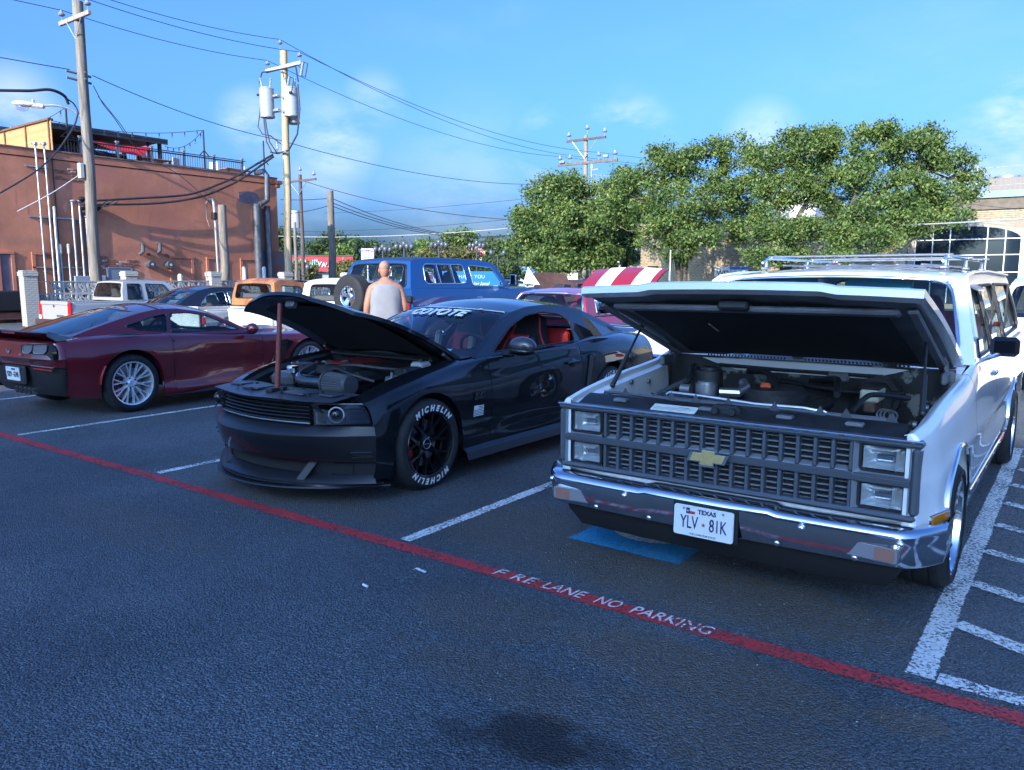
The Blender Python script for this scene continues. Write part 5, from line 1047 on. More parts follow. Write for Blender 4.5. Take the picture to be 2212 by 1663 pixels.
def plate(t, M, w_, h_, big, topw='TEXAS', sub=None, flag=True, ink=None):
    ink = ink or pm('plate_ink', (.03, .025, .10), .5); o = MB().prism(rounded([(-w_/2, -h_/2), (w_/2, -h_/2), (w_/2, h_/2), (-w_/2, h_/2)], .014, 3), -.004, .004, M).obj('license_plate', pm('plate_white', (.66, .69, .70), .4), t, smooth=0)
    rm = [(x, y) for (x, y) in rounded([(-w_/2+.004, -h_/2+.004), (w_/2-.004, -h_/2+.004), (w_/2-.004, h_/2-.004), (-w_/2+.004, h_/2-.004)], .014, 3)]; MB().tube([M @ Vector((x, y, .004)) for (x, y) in rm], .002, 5, closed=True).obj('rim', pm('plate_white', (.7, .7, .7)), o)
    text_mb(big[0], h_*.60, .0015, 0, .0, 'CENTER', xs=.60).xf(M @ Matrix.Translation((-w_*.235, -h_*.06, .006))).obj('number', ink, o, smooth=0); text_mb(big[1], h_*.60, .0015, 0, .0, 'CENTER', xs=.60).xf(M @ Matrix.Translation((w_*.25, -h_*.06, .006))).obj('number', ink, o, smooth=0)
    st = [(.011*(1 if i % 2 == 0 else .45)*cos(pi/2+i*pi/5), .011*(1 if i % 2 == 0 else .45)*sin(pi/2+i*pi/5)) for i in range(10)]; RI = pm('plate_red', (.5, .05, .04), .5)
    MB().prism(st, .004, .006, M @ Matrix.Translation((.002, -h_*.07, 0))).obj('emblem', RI if flag else ink, o, smooth=0)
    text_mb(topw, h_*.20, .001, 0, .001, xs=1.05).xf(M @ Matrix.Translation((w_*.06, h_*.335, .0055))).obj('state_name', ink, o, smooth=0)
    if sub: text_mb(sub, h_*.085, .0008, 0, .0).xf(M @ Matrix.Translation((0, -h_*.42, .0055))).obj('motto', ink, o, smooth=0)
    if flag:
        F_ = M @ Matrix.Translation((-w_*.225, h_*.335, .0055)); MB().box((-.011, 0, 0), (.018, .030, .001), M=None).xf(F_).obj('flag_blue', ink, o, smooth=0); MB().box((.012, -.008, 0), (.028, .014, .001)).xf(F_).obj('flag_red', RI, o, smooth=0); MB().prism([(a*.55, b_*.55) for a, b_ in st], .0005, .0012, F_ @ Matrix.Translation((-.011, 0, 0))).obj('flag_star', pm('plate_white', (.7, .7, .7)), o, smooth=0)
    for x in (-w_*.33, w_*.33): MB().cyl(M @ Vector((x, h_*.40, .003)), M @ Vector((x, h_*.40, .007)), .006, n=8).obj('screw', ALU, o)
    return o
def seat(t, x, y, z, mat, trim=None, w_=.5, h_=.62, rz=0.0, bolster=True, facing=1):
    o = MB().box((0, 0, .08), (.5, w_, .17), .06).obj('seat', mat, t, (x, y, z), (0, 0, 0 if facing > 0 else pi))
    prof = rounded([(-w_/2, 0), (w_/2, 0), (w_/2*1.02, h_*.55), (w_/2*.62, h_*.80), (w_/2*.5, h_*1.12), (-w_/2*.5, h_*1.12), (-w_/2*.62, h_*.80), (-w_/2*1.02, h_*.55)], .06, 4)
    M = Matrix.Translation((-.22, 0, .12)) @ Matrix.Rotation(RAD(-14), 4, 'Y') @ basis((0, 0, 0), (0, 1, 0), (0, 0, 1)); MB().prism(prof, -.06, .06, M).obj('backrest', mat, o, smooth=30)
    if trim is not None: MB().tube([M @ Vector((p[0], p[1], .062)) for p in prof], .009, 6, closed=True).obj('piping', trim, o); MB().box((-.13, 0, .40), (.03, w_*.42, .40), .012, Matrix.Rotation(RAD(-14), 3, 'Y')).obj('insert', trim, o)
    return o
def steering(t, x, y, z, mat, r=.185, tilt=-25, facing=1):
    n = 24; P = [(0, r*cos(2*pi*i/n), r*sin(2*pi*i/n)) for i in range(n)]; mb = MB().tube(P, .016, 8, closed=True); mb.cyl((.02, 0, 0), (-.0, 0, 0), .055, n=14)
    for a in (0, pi, -pi/2): bar3(mb, (0, .03*cos(a), .03*sin(a)), (0, r*cos(a), r*sin(a)), .045, .03, .015, .015, up=(1, 0, 0))
    mb.xf(Matrix.Rotation(RAD(-tilt if facing > 0 else tilt), 4, 'Y')).cyl((.02, 0, 0), (.35*facing, 0, -.15), .025); return mb.obj('steering_wheel', mat, t, (x, y, z))
# ================================================================ WHITE WAGON (hood up)
def carpaint(name, col, col2=None, flake=0.0, rough=.35, coat=1.0, metal=0.0):
    m = pm(name, col, rough, metal, coat, var=.0 if col2 else .02, vscale=2.0, coat_rough=.015, spec=.5); return m
WPAINT = carpaint('white_paint', (.76, .77, .78), rough=.28); ACCG = pm('argent_paint', (.085, .10, .12), .42, .25); ACCL = pm('light_argent', (.24, .265, .30), .38, .3); DKG = pm('dark_grey_trim', (.055, .062, .075), .4)
SW = car('wagon', 'white lowered wagon with its hood raised, chrome bumper and egg-crate grille', (-1.56, 4.68, 0), -90)
TW = SW
WL = lines_fn([
 [(.66, .90, .30), (.40, .955, .24), (-.4, .96, .215), (-4.4, .95, .22)],
 [(.66, .905, .36), (.40, .985, .33), (-.4, .985, .33), (-4.4, .97, .34)],
 [(.66, .915, .45), (.40, 1.0, .45), (-.4, 1.0, .46), (-4.4, .985, .46)],
 [(.66, .92, .55), (.42, .985, .55), (0, 1.0, .60), (-.5, .995, .60), (-4.4, .98, .60)],
 [(.66, .925, .645), (.42, .98, .66), (0, 1.0, .70), (-.5, 1.003, .70), (-4.4, .99, .70)],
 [(.66, .925, .70), (.42, .968, .725), (0, .985, .762), (-.5, .995, .765), (-4.4, .982, .765)],
 [(.66, .92, .80), (.42, .955, .82), (0, .965, .875), (-.5, .98, .90), (-1.2, .978, .93), (-4.4, .965, .93)],
 [(.66, .905, .862), (.42, .93, .893), (0, .935, .945), (-.5, .948, .985), (-.9, .955, 1.03), (-4.4, .945, 1.03)],
 [(.66, .88, .882), (.42, .905, .912), (0, .91, .962), (-.5, .92, 1.0), (-.9, .945, 1.05), (-4.4, .93, 1.05)],
 [(.66, .86, .876), (.42, .885, .904), (0, .89, .955), (-.5, .90, .995), (-.9, .925, 1.052), (-4.4, .915, 1.052)]])
AR = ((0, .335, .395), (-3.29, .335, .395))
side_panels('fender', WPAINT, SW, WL, .66, -.615, 24, AR, 5); side_panels('front_door', WPAINT, SW, WL, -.622, -1.78, 14, (), 5); side_panels('rear_door', WPAINT, SW, WL, -1.787, -2.75, 12, AR, 5); side_panels('quarter_panel', WPAINT, SW, WL, -2.757, -4.45, 22, AR, 5)
well(SW, 0, .335, .392, .93, .55); well(SW, -3.29, .335, .392, .95, .55)
# arch mouldings and sill moulding
for sg in (1, -1):
    for cx_ in (0, -3.29):
        P = [(cx_+.395*cos(a), sg*(column(WL(cx_+.395*cos(a)), 5)[0][0] if False else 1.0)*1.002, .335+.395*sin(a)) for a in np.linspace(.0, pi, 20)]
        P = [(p[0], sg*(np.interp(p[2], [q[1] for q in WL(p[0])], [q[0] for q in WL(p[0])])+.004), p[2]) for p in P]; MB().tube(P, .011, 6).obj('arch_moulding', CHROME, SW)
    MB().box((-1.45, sg*1.004, .39), (2.0, .012, .035), .004).obj('side_moulding', CHROME, SW)
    mk = MB().box((.47, sg*.978, .475), (.19, .016, .066), .005, Matrix.Rotation(sg*-.27, 3, 'Z')).obj('side_marker', CHROME, SW); MB().box((.472, sg*.984, .475), (.168, .014, .046), .004, Matrix.Rotation(sg*-.27, 3, 'Z')).obj('lens', AMB, mk)
for sg in (1, -1):
    q = column(WL(.66), 4); MB().grid([[(.661, sg*y, z) for (y, z) in q], [(.668, sg*(y-.012), z-.004) for (y, z) in q], [(.668, sg*min(y-.012, .86), z-.008) for (y, z) in q]], flip=sg > 0).obj('fender_nose', WPAINT, SW, smooth=50)
# inner fenders, firewall, radiator support
for sg in (1, -1):
    P = [[(x, sg*(WL(x)[-1][0]-dy), WL(x)[-1][1]-dz) for (dy, dz) in ((0, 0), (.002, .03), (.035, .045), (.04, .09), (.05, .34), (.13, .40))] for x in np.linspace(.655, -.6, 14)]
    o = MB().grid(P, flip=sg > 0).obj('inner_fender', WPAINT, SW, smooth=30)
    for (x, z) in ((.50, .80), (.30, .86), (.0, .90), (-.25, .88), (-.3, .78), (.1, .82), (-.28, .70)): MB().cyl((x, sg*(WL(x)[-1][0]-.05), z), (x, sg*(WL(x)[-1][0]-.065), z), .016, n=10).obj('bolt', GREYM, o)
MB().box((-.66, 0, .70), (.04, 1.74, .66)).obj('firewall', pm('dirty_firewall', (.012, .012, .013), .55, col2=(.20, .20, .185), vscale=2.6, stops=(.57, .60)), SW, smooth=0)
MB().box((0, 0, .36), (1.25, 1.7, .04)).obj('undertray', DARK, SW, smooth=0)
# cowl with louvres
cw = MB(); P = []
for i in range(9):
    x = -.615-.26*i/8; P.append([(x-.05*(u*u), .90*u, 1.012+.035*(i/8)+.012*(1-u*u)) for u in np.linspace(-1, 1, 25)])
cw.grid(P, flip=False); cowl = cw.obj('cowl', WPAINT, SW, smooth=50); MB().grid([[(-.615-.05*u*u, .90*u, 1.012+.012*(1-u*u)) for u in np.linspace(-1, 1, 17)], [(-.63-.05*u*u, .90*u, .95) for u in np.linspace(-1, 1, 17)]]).obj('cowl_face', WPAINT, SW)
slot = MB().box((0, 0, 0), (.055, .010, .012), .003, Matrix.Rotation(.35, 3, 'Z')).mesh('louvre', DKG, 0)
for i in range(58):
    y = -.62+i*.0217
    if abs(y+.04) < .05: continue
    link('louvre', slot, cowl, (-.685-.05*(y/.9)**2, y, 1.0275+.012*(1-(y/.9)**2)))
for (y, a) in ((-.03, 1), (.52, 1)):
    wp = MB().box((-.735, y, 1.055), (.06, .07, .04), .012).tube([(-.735, y, 1.07), (-.78, y-.22, 1.10), (-.80, y-.42, 1.12)], .009, 6).obj('wiper', GREYM, SW)
# hood: hinged at the cowl, raised 20 degrees
HA = RAD(18.6); HM = Matrix.Translation((-.70, 0, 1.082)) @ Matrix.Rotation(-HA, 4, 'Y')
hl = MB(); P = []; nx, ny = 16, 24
def hoodz(s_, u): return .012*(1-u*u)+.02*sin(pi*min(1, s_/1.25))+(.012 if abs(u) < .52 else .012*max(0, 1-(abs(u)-.52)/.04))
for i in range(nx+1):
    s_ = 1.335*i/nx; wd_ = .90-.028*(s_/1.255); z0_ = .0-.055*(s_/1.255)**1.6; P.append([Vector((s_-.03*u*u*(i/nx), wd_*u, z0_+hoodz(s_, u)+.06*(s_/1.255))) for u in np.linspace(-1, 1, ny+1)])
lip = [p+Vector((.012, 0, -.012)) for p in P[-1]]; lip2 = [p+Vector((.010, 0, -.046)) for p in P[-1]]; lip3 = [p+Vector((-.05, 0, -.052)) for p in P[-1]]
hl.grid(P+[lip, lip2, lip3], flip=True)
for sg in (0, -1): E_ = [r[sg] for r in P]; hl.grid([E_, [p+Vector((0, 0, -.035)) for p in E_], [p+Vector((0, .05*(1 if sg == 0 else -1), -.04)) for p in E_]], flip=sg == 0)
hood = hl.xf(HM).obj('hood', WPAINT, SW, smooth=32)
un = MB(); Pu = [[Vector((p.x if p.x < 1.2 else p.x-.05, p.y*.955, p.z-.050-.012*sin(3*pi*abs(p.y)/.9)**2*.3)) for p in r] for r in P]; un.grid(Pu); UNW = pm('hood_underside', (.16, .165, .18), .55, var=.25, vscale=4); un.xf(HM).obj('hood_frame', UNW, hood, smooth=32)
HINS = pm('hood_liner', (.012, .014, .020), .8, bump=.3, bscale=25, dist=.01)
pd = MB(); Pp = [[Vector((.10+1.02*i/8, (.70-.02*i/8)*u, -.058-.01*sin(pi*i/8)*(1-u*u)+.06*(.1+1.0*i/8)/1.255-.055*((.1+1.02*i/8)/1.255)**1.6)) for u in np.linspace(-1, 1, 13)] for i in range(9)]; pd.grid(Pp); pd.xf(HM).obj('hood_liner', HINS, hood, smooth=50)
for (s0, s1, y0, y1) in ((.04, 1.18, .79, .83), (.04, 1.18, -.83, -.79)): MB().box(((s0+s1)/2, (y0+y1)/2, -.062), (s1-s0, .05, .02), .008).xf(HM).obj('brace', UNW, hood)
MB().box((1.12, 0, -.055), (.06, 1.5, .03), .01).xf(HM).obj('brace', UNW, hood)
MB().box((1.17, -.03, -.05), (.05, .16, .05), .01).xf(HM).obj('latch_striker', BLKM, hood); MB().box((.78, -.28, -.068), (.15, .008, .004)).xf(HM).obj('witness_mark', pm('pale_mark', (.45, .48, .5), .6), hood, smooth=0)
for sg in (1, -1):
    a = HM @ Vector((.66, sg*.80, -.05)); b_ = Vector((.22, sg*.845, .905)); mid = a.lerp(b_, .5); MB().cyl(mid, b_, .014, n=10).cyl(a, mid, .007, n=8).sph(a, .016, 8, 6).sph(b_, .018, 8, 6).obj('gas_strut', BLKM, SW)
    MB().box((-.52, sg*.84, 1.0), (.16, .03, .07), .01).tube([(-.56, sg*.84, 1.0), (-.56, sg*.83, 1.08), (-.48, sg*.82, 1.12)], .014, 6).obj('hood_hinge', GREYM, SW)
# ---- grille and lamps
GX = .64
gr = MB().box((GX-.03, 0, .668), (.03, 1.29, .32)).obj('grille_backing', DARK, SW, smooth=0)
fr = MB()
for (y, z, w_, h_) in ((0, .835, 1.86, .034), (0, .502, 1.83, .028), (.905, .668, .038, .30), (-.905, .668, .038, .30)): fr.box((GX+.015, y, z), (.07, w_, h_), .012)
fro = fr.obj('grille_surround', ACCG, SW); MB().box((GX+.052, 0, .849), (.012, 1.86, .010), .003).obj('bright_edge', CHROME, fro)
MB().box((GX+.012, 0, .661), (.062, 1.775, .040), .005).obj('centre_bar', DKG, fro)
barm = MB().box((0, 0, 0), (.085, .017, .136), .003).mesh('upright', ACCG, 30); slm = MB().box((0, 0, 0), (.03, .064, .0042)).mesh('slat', pm('slat_grey', (.24, .265, .30), .4, .2), 0); lipm = MB().box((0, 0, 0), (.07, .064, .010), .003, Matrix.Rotation(.28, 3, 'Y')).mesh('cell_sill', ACCL, 30)
NB = 16; x0_ = -.637; pitch = 1.274/NB
for rz_ in (.751, .574):
    for i in range(NB+1): link('upright', barm, fro, (GX-.008, x0_+pitch*i, rz_))
    for i in range(NB):
        yc = x0_+pitch*(i+.5); link('cell_sill', lipm, fro, (GX-.004, yc, rz_-.064))
        for k in range(4): link('slat', slm, fro, (GX-.012, yc, rz_-.036+k*.028))
def head(y0, y1, z0_, z1_, sg):
    yc, zc, w_, h_ = sg*(y0+y1)/2, (z0_+z1_)/2, y1-y0, z1_-z0_; bz = MB(); by0, by1, bz0, bz1 = .648, .885, zc-.083, zc+.083
    M = basis((GX+.01, 0, 0), (0, 1, 0), (0, 0, 1)); ou = rounded([(sg*by0, bz0), (sg*by1, bz0), (sg*by1, bz1), (sg*by0, bz1)], .012, 3); inn = rounded([(yc-sg*w_/2-sg*.006, z0_-.006), (yc+sg*w_/2+sg*.006, z0_-.006), (yc+sg*w_/2+sg*.006, z1_+.006), (yc-sg*w_/2-sg*.006, z1_+.006)], .02, 3)
    P = [[M @ Vector((p[0], p[1], .034)) for p in ou], [M @ Vector((p[0]*.0+p[0], p[1], .030)) for p in [(o_[0]*.9+i_[0]*.1, o_[1]*.9+i_[1]*.1) for o_, i_ in zip(ou, inn)]], [M @ Vector((p[0], p[1], -.006)) for p in inn], [M @ Vector((p[0], p[1], -.03)) for p in inn]]
    h = bz.grid(P, cu=True, flip=sg < 0).obj('headlight', ACCL, SW, smooth=30)
    MB().tube([M @ Vector((p[0], p[1], .002)) for p in inn], .0075, 6, closed=True).obj('rubber_ring', BLKP, h)
    Pr = [[M @ Vector((yc+w_/2*u*.97, zc+h_/2*v*.97, -.075+.06*max(abs(u)**2.2, abs(v)**2.2))) for u in np.linspace(-1, 1, 11)] for v in np.linspace(-1, 1, 9)]; MB().grid(Pr).obj('reflector', REFL, h, smooth=60)
    MB().box(M @ Vector((yc, zc-.004, -.052)), (.02, w_*.46, h_*.30), .008).obj('glint_band', CHROME, h)  # chrome block added to stand in for the bright band across the lamp
    Pl = [[M @ Vector((yc+w_/2*u, zc+h_/2*v, .002+.012*(1-u**4)*(1-v**4)+(.0012*sin(u*34) if k_ else 0))) for u in np.linspace(-1, 1, 21)] for v in np.linspace(-1, 1, 9) for k_ in (1,)]; MB().grid(Pl).obj('lens', LENS, h, smooth=60)
    MB().box((GX+.012, sg*(y1+.018), zc), (.02, .016, .012), .003).obj('adjuster', BLKM, h)
for sg in (1, -1): head(.678, .856, .698, .806, sg); head(.678, .856, .524, .630, sg)
bt = [(-.115, -.03), (-.045, -.03), (-.05, -.052), (.045, -.052), (.05, -.03), (.10, -.03), (.132, .012), (.128, .03), (.06, .03), (.055, .052), (-.04, .052), (-.045, .03), (-.098, .03), (-.13, -.012)]
bt = [(-.13, -.028), (-.052, -.028), (-.052, -.052), (.04, -.052), (.04, -.028), (.105, -.028), (.13, .028), (.052, .028), (.052, .052), (-.04, .052), (-.04, .028), (-.105, .028)]
bt = [(x*.86, y*.92) for (x, y) in bt]
em = MB().prism(bt, 0, .016, basis((GX+.05, -.03, .655), (0, 1, 0), (0, 0, 1))).obj('bow_tie_emblem', CHROME, fro, smooth=0); MB().prism([(x*.84, y*.76) for (x, y) in bt], .0, .006, basis((GX+.064, -.03, .655), (0, 1, 0), (0, 0, 1))).obj('gold_inlay', pm('gold_inlay', (.46, .36, .15), .45, .3, var=.1, vscale=60), em, smooth=0)
# valance strip under the grille
MB().grid([[(GX+.02-.05*abs(u)**6, .93*u, z) for u in np.linspace(-1, 1, 21)] for z in (.488, .44, .40)]).obj('front_valance', WPAINT, SW, smooth=40)
# ---- bumper
def plan(y, w_=1.03): u = abs(y)/w_; return -.035*u**2-.20*max(0, (u-.82)/.18)**2.2
bp = MB(); prof = [(.66, .470), (.765, .478), (.80, .472), (.818, .458), (.822, .445), (.812, .435), (.812, .405), (.806, .34), (.795, .305), (.765, .290), (.70, .300)]
ys = np.concatenate([np.linspace(-1.03, -.84, 12), np.linspace(-.82, .82, 40), np.linspace(.84, 1.03, 12)])
P = [[(px_+plan(y)*(1 if px_ > .7 else .6)+(.010*max(0, 1-abs(y)/.30)**.2 if .79 < px_ and pz > .40 and abs(y) < .30 else 0), y*(1-.012*max(0, (.36-pz))/.07), pz+(.010 if abs(y) < .34 and pz > .43 else 0)) for (px_, pz) in prof] for y in ys]
BCH = pm('bumper_chrome', (.60, .62, .66), .10, 1.0)
bump = bp.grid(P).obj('bumper', BCH, SW, smooth=42)
P = [[(p[0]-.25*min(1, max(0, i))*0, p[1], p[2]) for p in P[k]] for i, k in enumerate((0,))]
for sg in (1, -1):   # wrap-round ends
    e = [(px_+plan(1.03), sg*1.03*(1-.012*max(0, (.36-pz))/.07), pz) for (px_, pz) in prof]; MB().grid([[e[i], (e[i][0]-.16, e[i][1]*1.004, e[i][2]+(.0 if i < 6 else .012)), (e[i][0]-.24, e[i][1]*.985, e[i][2])] for i in range(1, len(e))], flip=sg > 0).obj('bumper_end', BCH, bump, smooth=42)
for y in (-.94, -.44, .47, .88):
    q = .813+plan(y); MB().sph((q, y, .415), .017, 12, 8, (.7, 1, 1)).obj('bumper_bolt', CHROME, bump)
for y in (-.62, -.30, .36, .70): MB().sph((.796+plan(y), y, .318), .016, 12, 8, (.7, 1, 1)).obj('bumper_bolt', CHROME, bump)
for sg in (1, -1):
    y0, y1 = .655, .885; qc = .812+plan(.77); M = Matrix.Translation((qc, sg*.77, .365)) @ Matrix.Rotation(sg*-.10, 4, 'Z') @ basis((0, 0, 0), (0, 1, 0), (0, 0, 1)); ol = rounded([(-.115, -.036), (.115, -.036), (.115, .036), (-.115, .036)], .016, 4)
    tl = MB().prism(ol, -.02, .006, M).obj('turn_lamp', CHROME, bump, smooth=30); MB().prism([(x*.94, y*.88) for (x, y) in ol], .006, .0075, M).obj('lens', pm('turn_lens', (.20, .20, .22), .15, coat=.5, bump=.5, bscale=120, dist=.003), tl, smooth=30); MB().prism([(x*.36+sg*.055, y*.8) for (x, y) in ol], .0075, .0085, M).obj('bulb_area', pm('turn_bulb', (.27, .14, .11), .2, coat=.5, bump=.6, bscale=90, dist=.003), tl, smooth=30)
MB().grid([[(.74+plan(y), y, .325), (.74+plan(y), y*.97, .26), (.70+plan(y), y*.9, .17)] for y in np.linspace(-.86, .90, 31)]).obj('air_dam', BLKP, SW, smooth=40)
plate(bump, basis((.842, .016, .362), (0, 1, 0), (0, 0, 1)) @ Matrix.Rotation(-.03, 4, 'X'), .305, .152, ('YLV', '81K'), 'TEXAS', 'THE LONE STAR STATE'); MB().box((.822, .016, .365), (.02, .335, .185), .012).obj('plate_bracket', BLKP, bump)
# ---- engine bay
EB = pm('engine_black', (.014, .014, .016), .55, var=.5, vscale=12, bump=.2, bscale=30)
rs = MB(); pts = np.linspace(-.84, .84, 29)
rs.grid([[(.628, y, .846) for y in pts], [(.56, y, .872) for y in pts], [(.52, y, .890+.006*sin(y*9)) for y in pts], [(.49, y, .892) for y in pts], [(.485, y, .80) for y in pts]]); rso = rs.obj('radiator_support', EB, SW, smooth=30)
MB().box((.36, 0, .81), (.035, 1.45, .05), .008).box((.40, 0, .79), (.03, 1.55, .10), .008).box((.30, .05, .70), (.06, 1.2, .28), .01).obj('radiator', EB, SW); MB().tube([(.465, y, .896+.004*sin(y*7)) for y in np.linspace(-.76, .76, 20)], .010, 6).tube([(.395, y, .888) for y in np.linspace(-.72, .72, 20)], .010, 6).obj('rail', DKG, rso)
for y in (-.62, -.34, -.20, -.02, .22, .44, .56, .76): MB().add([(.475, y-.03, .888), (.475, y+.03, .888), (.475, y, .938), (.45, y-.005, .888)], [(0, 1, 2), (1, 3, 2), (3, 0, 2), (0, 3, 1)]).obj('gusset', DKG, rso, smooth=0)
lt = MB().box((.54, .0, .868), (.07, .15, .075), .016).cyl((.58, -.045, .88), (.60, -.045, .88), .018).cyl((.58, .045, .88), (.60, .045, .88), .018).box((.57, 0, .845), (.10, .20, .02), .005).obj('hood_latch', BLKM, rso)
dc = MB().box((.588, -.27, .866), (.066, .25, .003), 0, Matrix.Rotation(.37, 3, 'Y')).obj('decal', pm('bay_decal', (.48, .52, .46), .5, col2=(.62, .66, .62), vscale=30), rso, smooth=0); MB().box((.600, -.29, .8635), (.004, .18, .0012)).box((.588, -.27, .8682), (.004, .20, .0012)).box((.575, -.22, .8732), (.010, .06, .0012)).obj('decal_print', GREYM, dc, smooth=0)
for y in (-.6, -.1, .3, .62): MB().box((.56, y, .878), (.05, .08, .02), .006).obj('bracket', GREYM, rso)
MB().tube([(.36, -.42, .90), (.36, -.40, .915), (.37, -.2, .912), (.39, .1, .90), (.40, .34, .905), (.40, .44, .895), (.38, .52, .85), (.36, .6, .80)], .011, 8).obj('refrigerant_pipe', ALU, SW); MB().cyl((.355, -.44, .872), (.365, -.36, .876), .02).box((.36, -.33, .868), (.05, .08, .05), .01).obj('pipe_fitting', GREYM, SW)
ac = MB().cyl((.09, -.30, .84), (.09, -.30, .945), .062, n=22).cyl((.09, -.30, .945), (.09, -.30, .957), .05, n=22).obj('compressor', ALU, SW); MB().cyl((.08, -.40, .90), (.08, -.46, .90), .03, n=12).obj('port', GREYM, ac); MB().tube([(.09, -.22, .90), (.06, -.12, .90), (.0, -.10, .93), (-.04, -.13, .95)], .028, 10).obj('hose_fitting', ALU, ac)
MB().cyl((-.10, -.36, .86), (-.10, -.36, 1.0), .08, n=18).cyl((-.10, -.36, 1.0), (-.10, -.36, 1.02), .05, n=14).obj('accumulator', EB, SW)
for pts_, r_ in (([(-.55, -.62, .93), (-.3, -.55, .99), (.0, -.45, .95), (.1, -.6, .85)], .022), ([(-.6, -.3, .95), (-.35, -.1, .98), (-.1, .05, .90), (.1, .1, .8)], .018), ([(-.6, .1, .92), (-.4, .3, .96), (-.2, .35, .9)], .02), ([(-.62, -.1, .90), (-.5, .35, .88), (-.45, .65, .90)], .016), ([(.1, -.62, .82), (.25, -.45, .88), (.3, -.2, .86)], .024), ([(-.3, .7, .9), (-.1, .55, .93), (.1, .5, .86)], .014), ([(-.6, -.5, .98), (-.62, 0, .97), (-.62, .5, .97)], .012)):
    f = [pchip(range(len(pts_)), [p[i] for p in pts_]) for i in range(3)]; MB().tube([(f[0](u), f[1](u), f[2](u)) for u in np.linspace(0, len(pts_)-1, 22)], r_, 8).obj('hose', EB, SW)
MB().box((-.12, 0, .70), (.62, .52, .24), .05).obj('engine_block', EB, SW); MB().cyl((-.12, .02, .82), (-.12, .02, .90), .2, n=24).cyl((-.12, .02, .90), (-.12, .02, .925), .19, .17, 24).obj('air_cleaner', EB, SW)
for sg in (1, -1): MB().box((-.12, sg*.24, .82), (.5, .12, .08), .03).obj('valve_cover', EB, SW)
bo = MB().cyl((-.62, .50, .86), (-.50, .50, .86), .12, n=22).cyl((-.50, .5, .86), (-.46, .5, .86), .09, n=20).obj('brake_booster', EB, SW); MB().box((-.38, .50, .895), (.20, .10, .075), .012).obj('fluid_reservoir', pm('aged_plastic', (.50, .47, .34), .5, var=.1, vscale=9), SW); MB().box((-.38, .50, .942), (.21, .11, .02), .008).obj('reservoir_cap', EB, SW); MB().box((-.38, .50, .83), (.18, .06, .06), .01).obj('master_cylinder', pm('rusty_iron', (.11, .06, .045), .8, var=.4, vscale=20), SW)
for i in range(3): MB().tube([(-.28+.01*i, .58+.035*cos(a)+.02*i, .80+.03*sin(a)) for a in np.linspace(0, 2*pi, 13)], .006, 5).obj('brake_line', GREYM, SW)
MB().box((-.1, -.02, .93), (.03, .06, .04), .01).obj('red_wire_loom', pm('orange_wire', (.5, .08, .03), .5), SW); MB().box((-.45, -.10, .93), (.05, .05, .08), .01).obj('relay', EB, SW); MB().box((-.62, .25, .95), (.04, .12, .06), .01).obj('wiper_motor', GREYM, SW)
bat = MB().box((.22, -.66, .72), (.26, .18, .2), .015).obj('battery', EB, SW)
MB().box((.02, .02, .885), (.05, .16, .02), .006).obj('fan_shroud_clip', ALU, SW)
# ---- cabin
INR = pm('red_interior', (.28, .012, .018), .7); 
cb = cabin(SW, dict(A=[(-.86, 1.045), (-1.0, 1.22), (-1.24, 1.50), (-1.33, 1.552)], roof=[(-1.33, 1.552), (-1.6, 1.575), (-2.6, 1.59), (-4.1, 1.575), (-4.32, 1.54)], C=[(-4.32, 1.54), (-4.42, 1.35), (-4.46, 1.052)], yb=lambda x: float(np.interp(x, [-4.46, -.9], [.925, .940])), zb=1.05, yr=.80, zr=1.55, pow=1.25,
   bulge=(.13, (.10, -.05), -.04), crown=.05, paint=WPAINT, wsm=(.085, .085, .05), wsr=.16, seal=(.013, CHROME), rseal=(.01, BLKP), wseal=(.011, BLKP), wsglass=glassm('screen_glass', (.55, .66, .68)),
   windows=[(rounded([(-1.06, 1.075), (-1.36, 1.455), (-1.43, 1.49), (-1.74, 1.50), (-1.74, 1.075)], .05), GLS), (rounded([(-1.86, 1.09), (-1.86, 1.495), (-2.70, 1.50), (-2.70, 1.09)], .05), GLS), (rounded([(-2.84, 1.09), (-2.84, 1.50), (-4.15, 1.49), (-4.22, 1.10)], .06), GLS)]))
fyw = cb['fy']
sb_ = MB().tube([cb['fw'](u, .10) for u in np.linspace(-.9, .9, 15)], .004, 4).obj('tint_band_edge', BLKP, SW)
for sg in (1, -1):
    MB().tube([(x, sg*(fyw(x, z)+.012), z+.008) for (x, z) in ((-.98, 1.19), (-1.26, 1.52), (-1.36, 1.556), (-1.7, 1.577), (-2.6, 1.590), (-4.2, 1.565))], .013, 6).obj('drip_rail', WPAINT, SW)
    MB().box((-2.28, sg*fyw(-2.28, 1.3)*1.004, 1.3), (.03, .012, .40)).box((-3.45, sg*fyw(-3.45, 1.3)*1.004, 1.3), (.03, .012, .40)).obj('window_divider', BLKP, SW, smooth=0)
    MB().box((-1.55, sg*(fyw(-1.55, 1.5)+.03), 1.487), (.38, .07, .012), .004, Matrix.Rotation(sg*-.5, 3, 'X')).obj('rain_visor', pm('smoke_visor', (.10, .12, .14), .15, coat=.5), SW)
    mr = MB().tube([(-1.02, sg*.95, 1.06), (-1.0, sg*1.03, 1.10), (-1.02, sg*1.07, 1.13)], .013, 8).tube([(-1.10, sg*.96, 1.06), (-1.05, sg*1.05, 1.10), (-1.02, sg*1.07, 1.13)], .009, 8).obj('door_mirror', CHROME, SW); MB().box((-1.02, sg*1.07, 1.15), (.055, .15, .115), .022).obj('mirror_shell', BLKG, mr); MB().box((-1.05, sg*1.07, 1.15), (.006, .13, .095), .004).obj('mirror_glass', CHROME, mr)
    MB().box((-1.66, sg*.985, .93), (.16, .02, .03), .008).obj('door_handle', CHROME, SW)
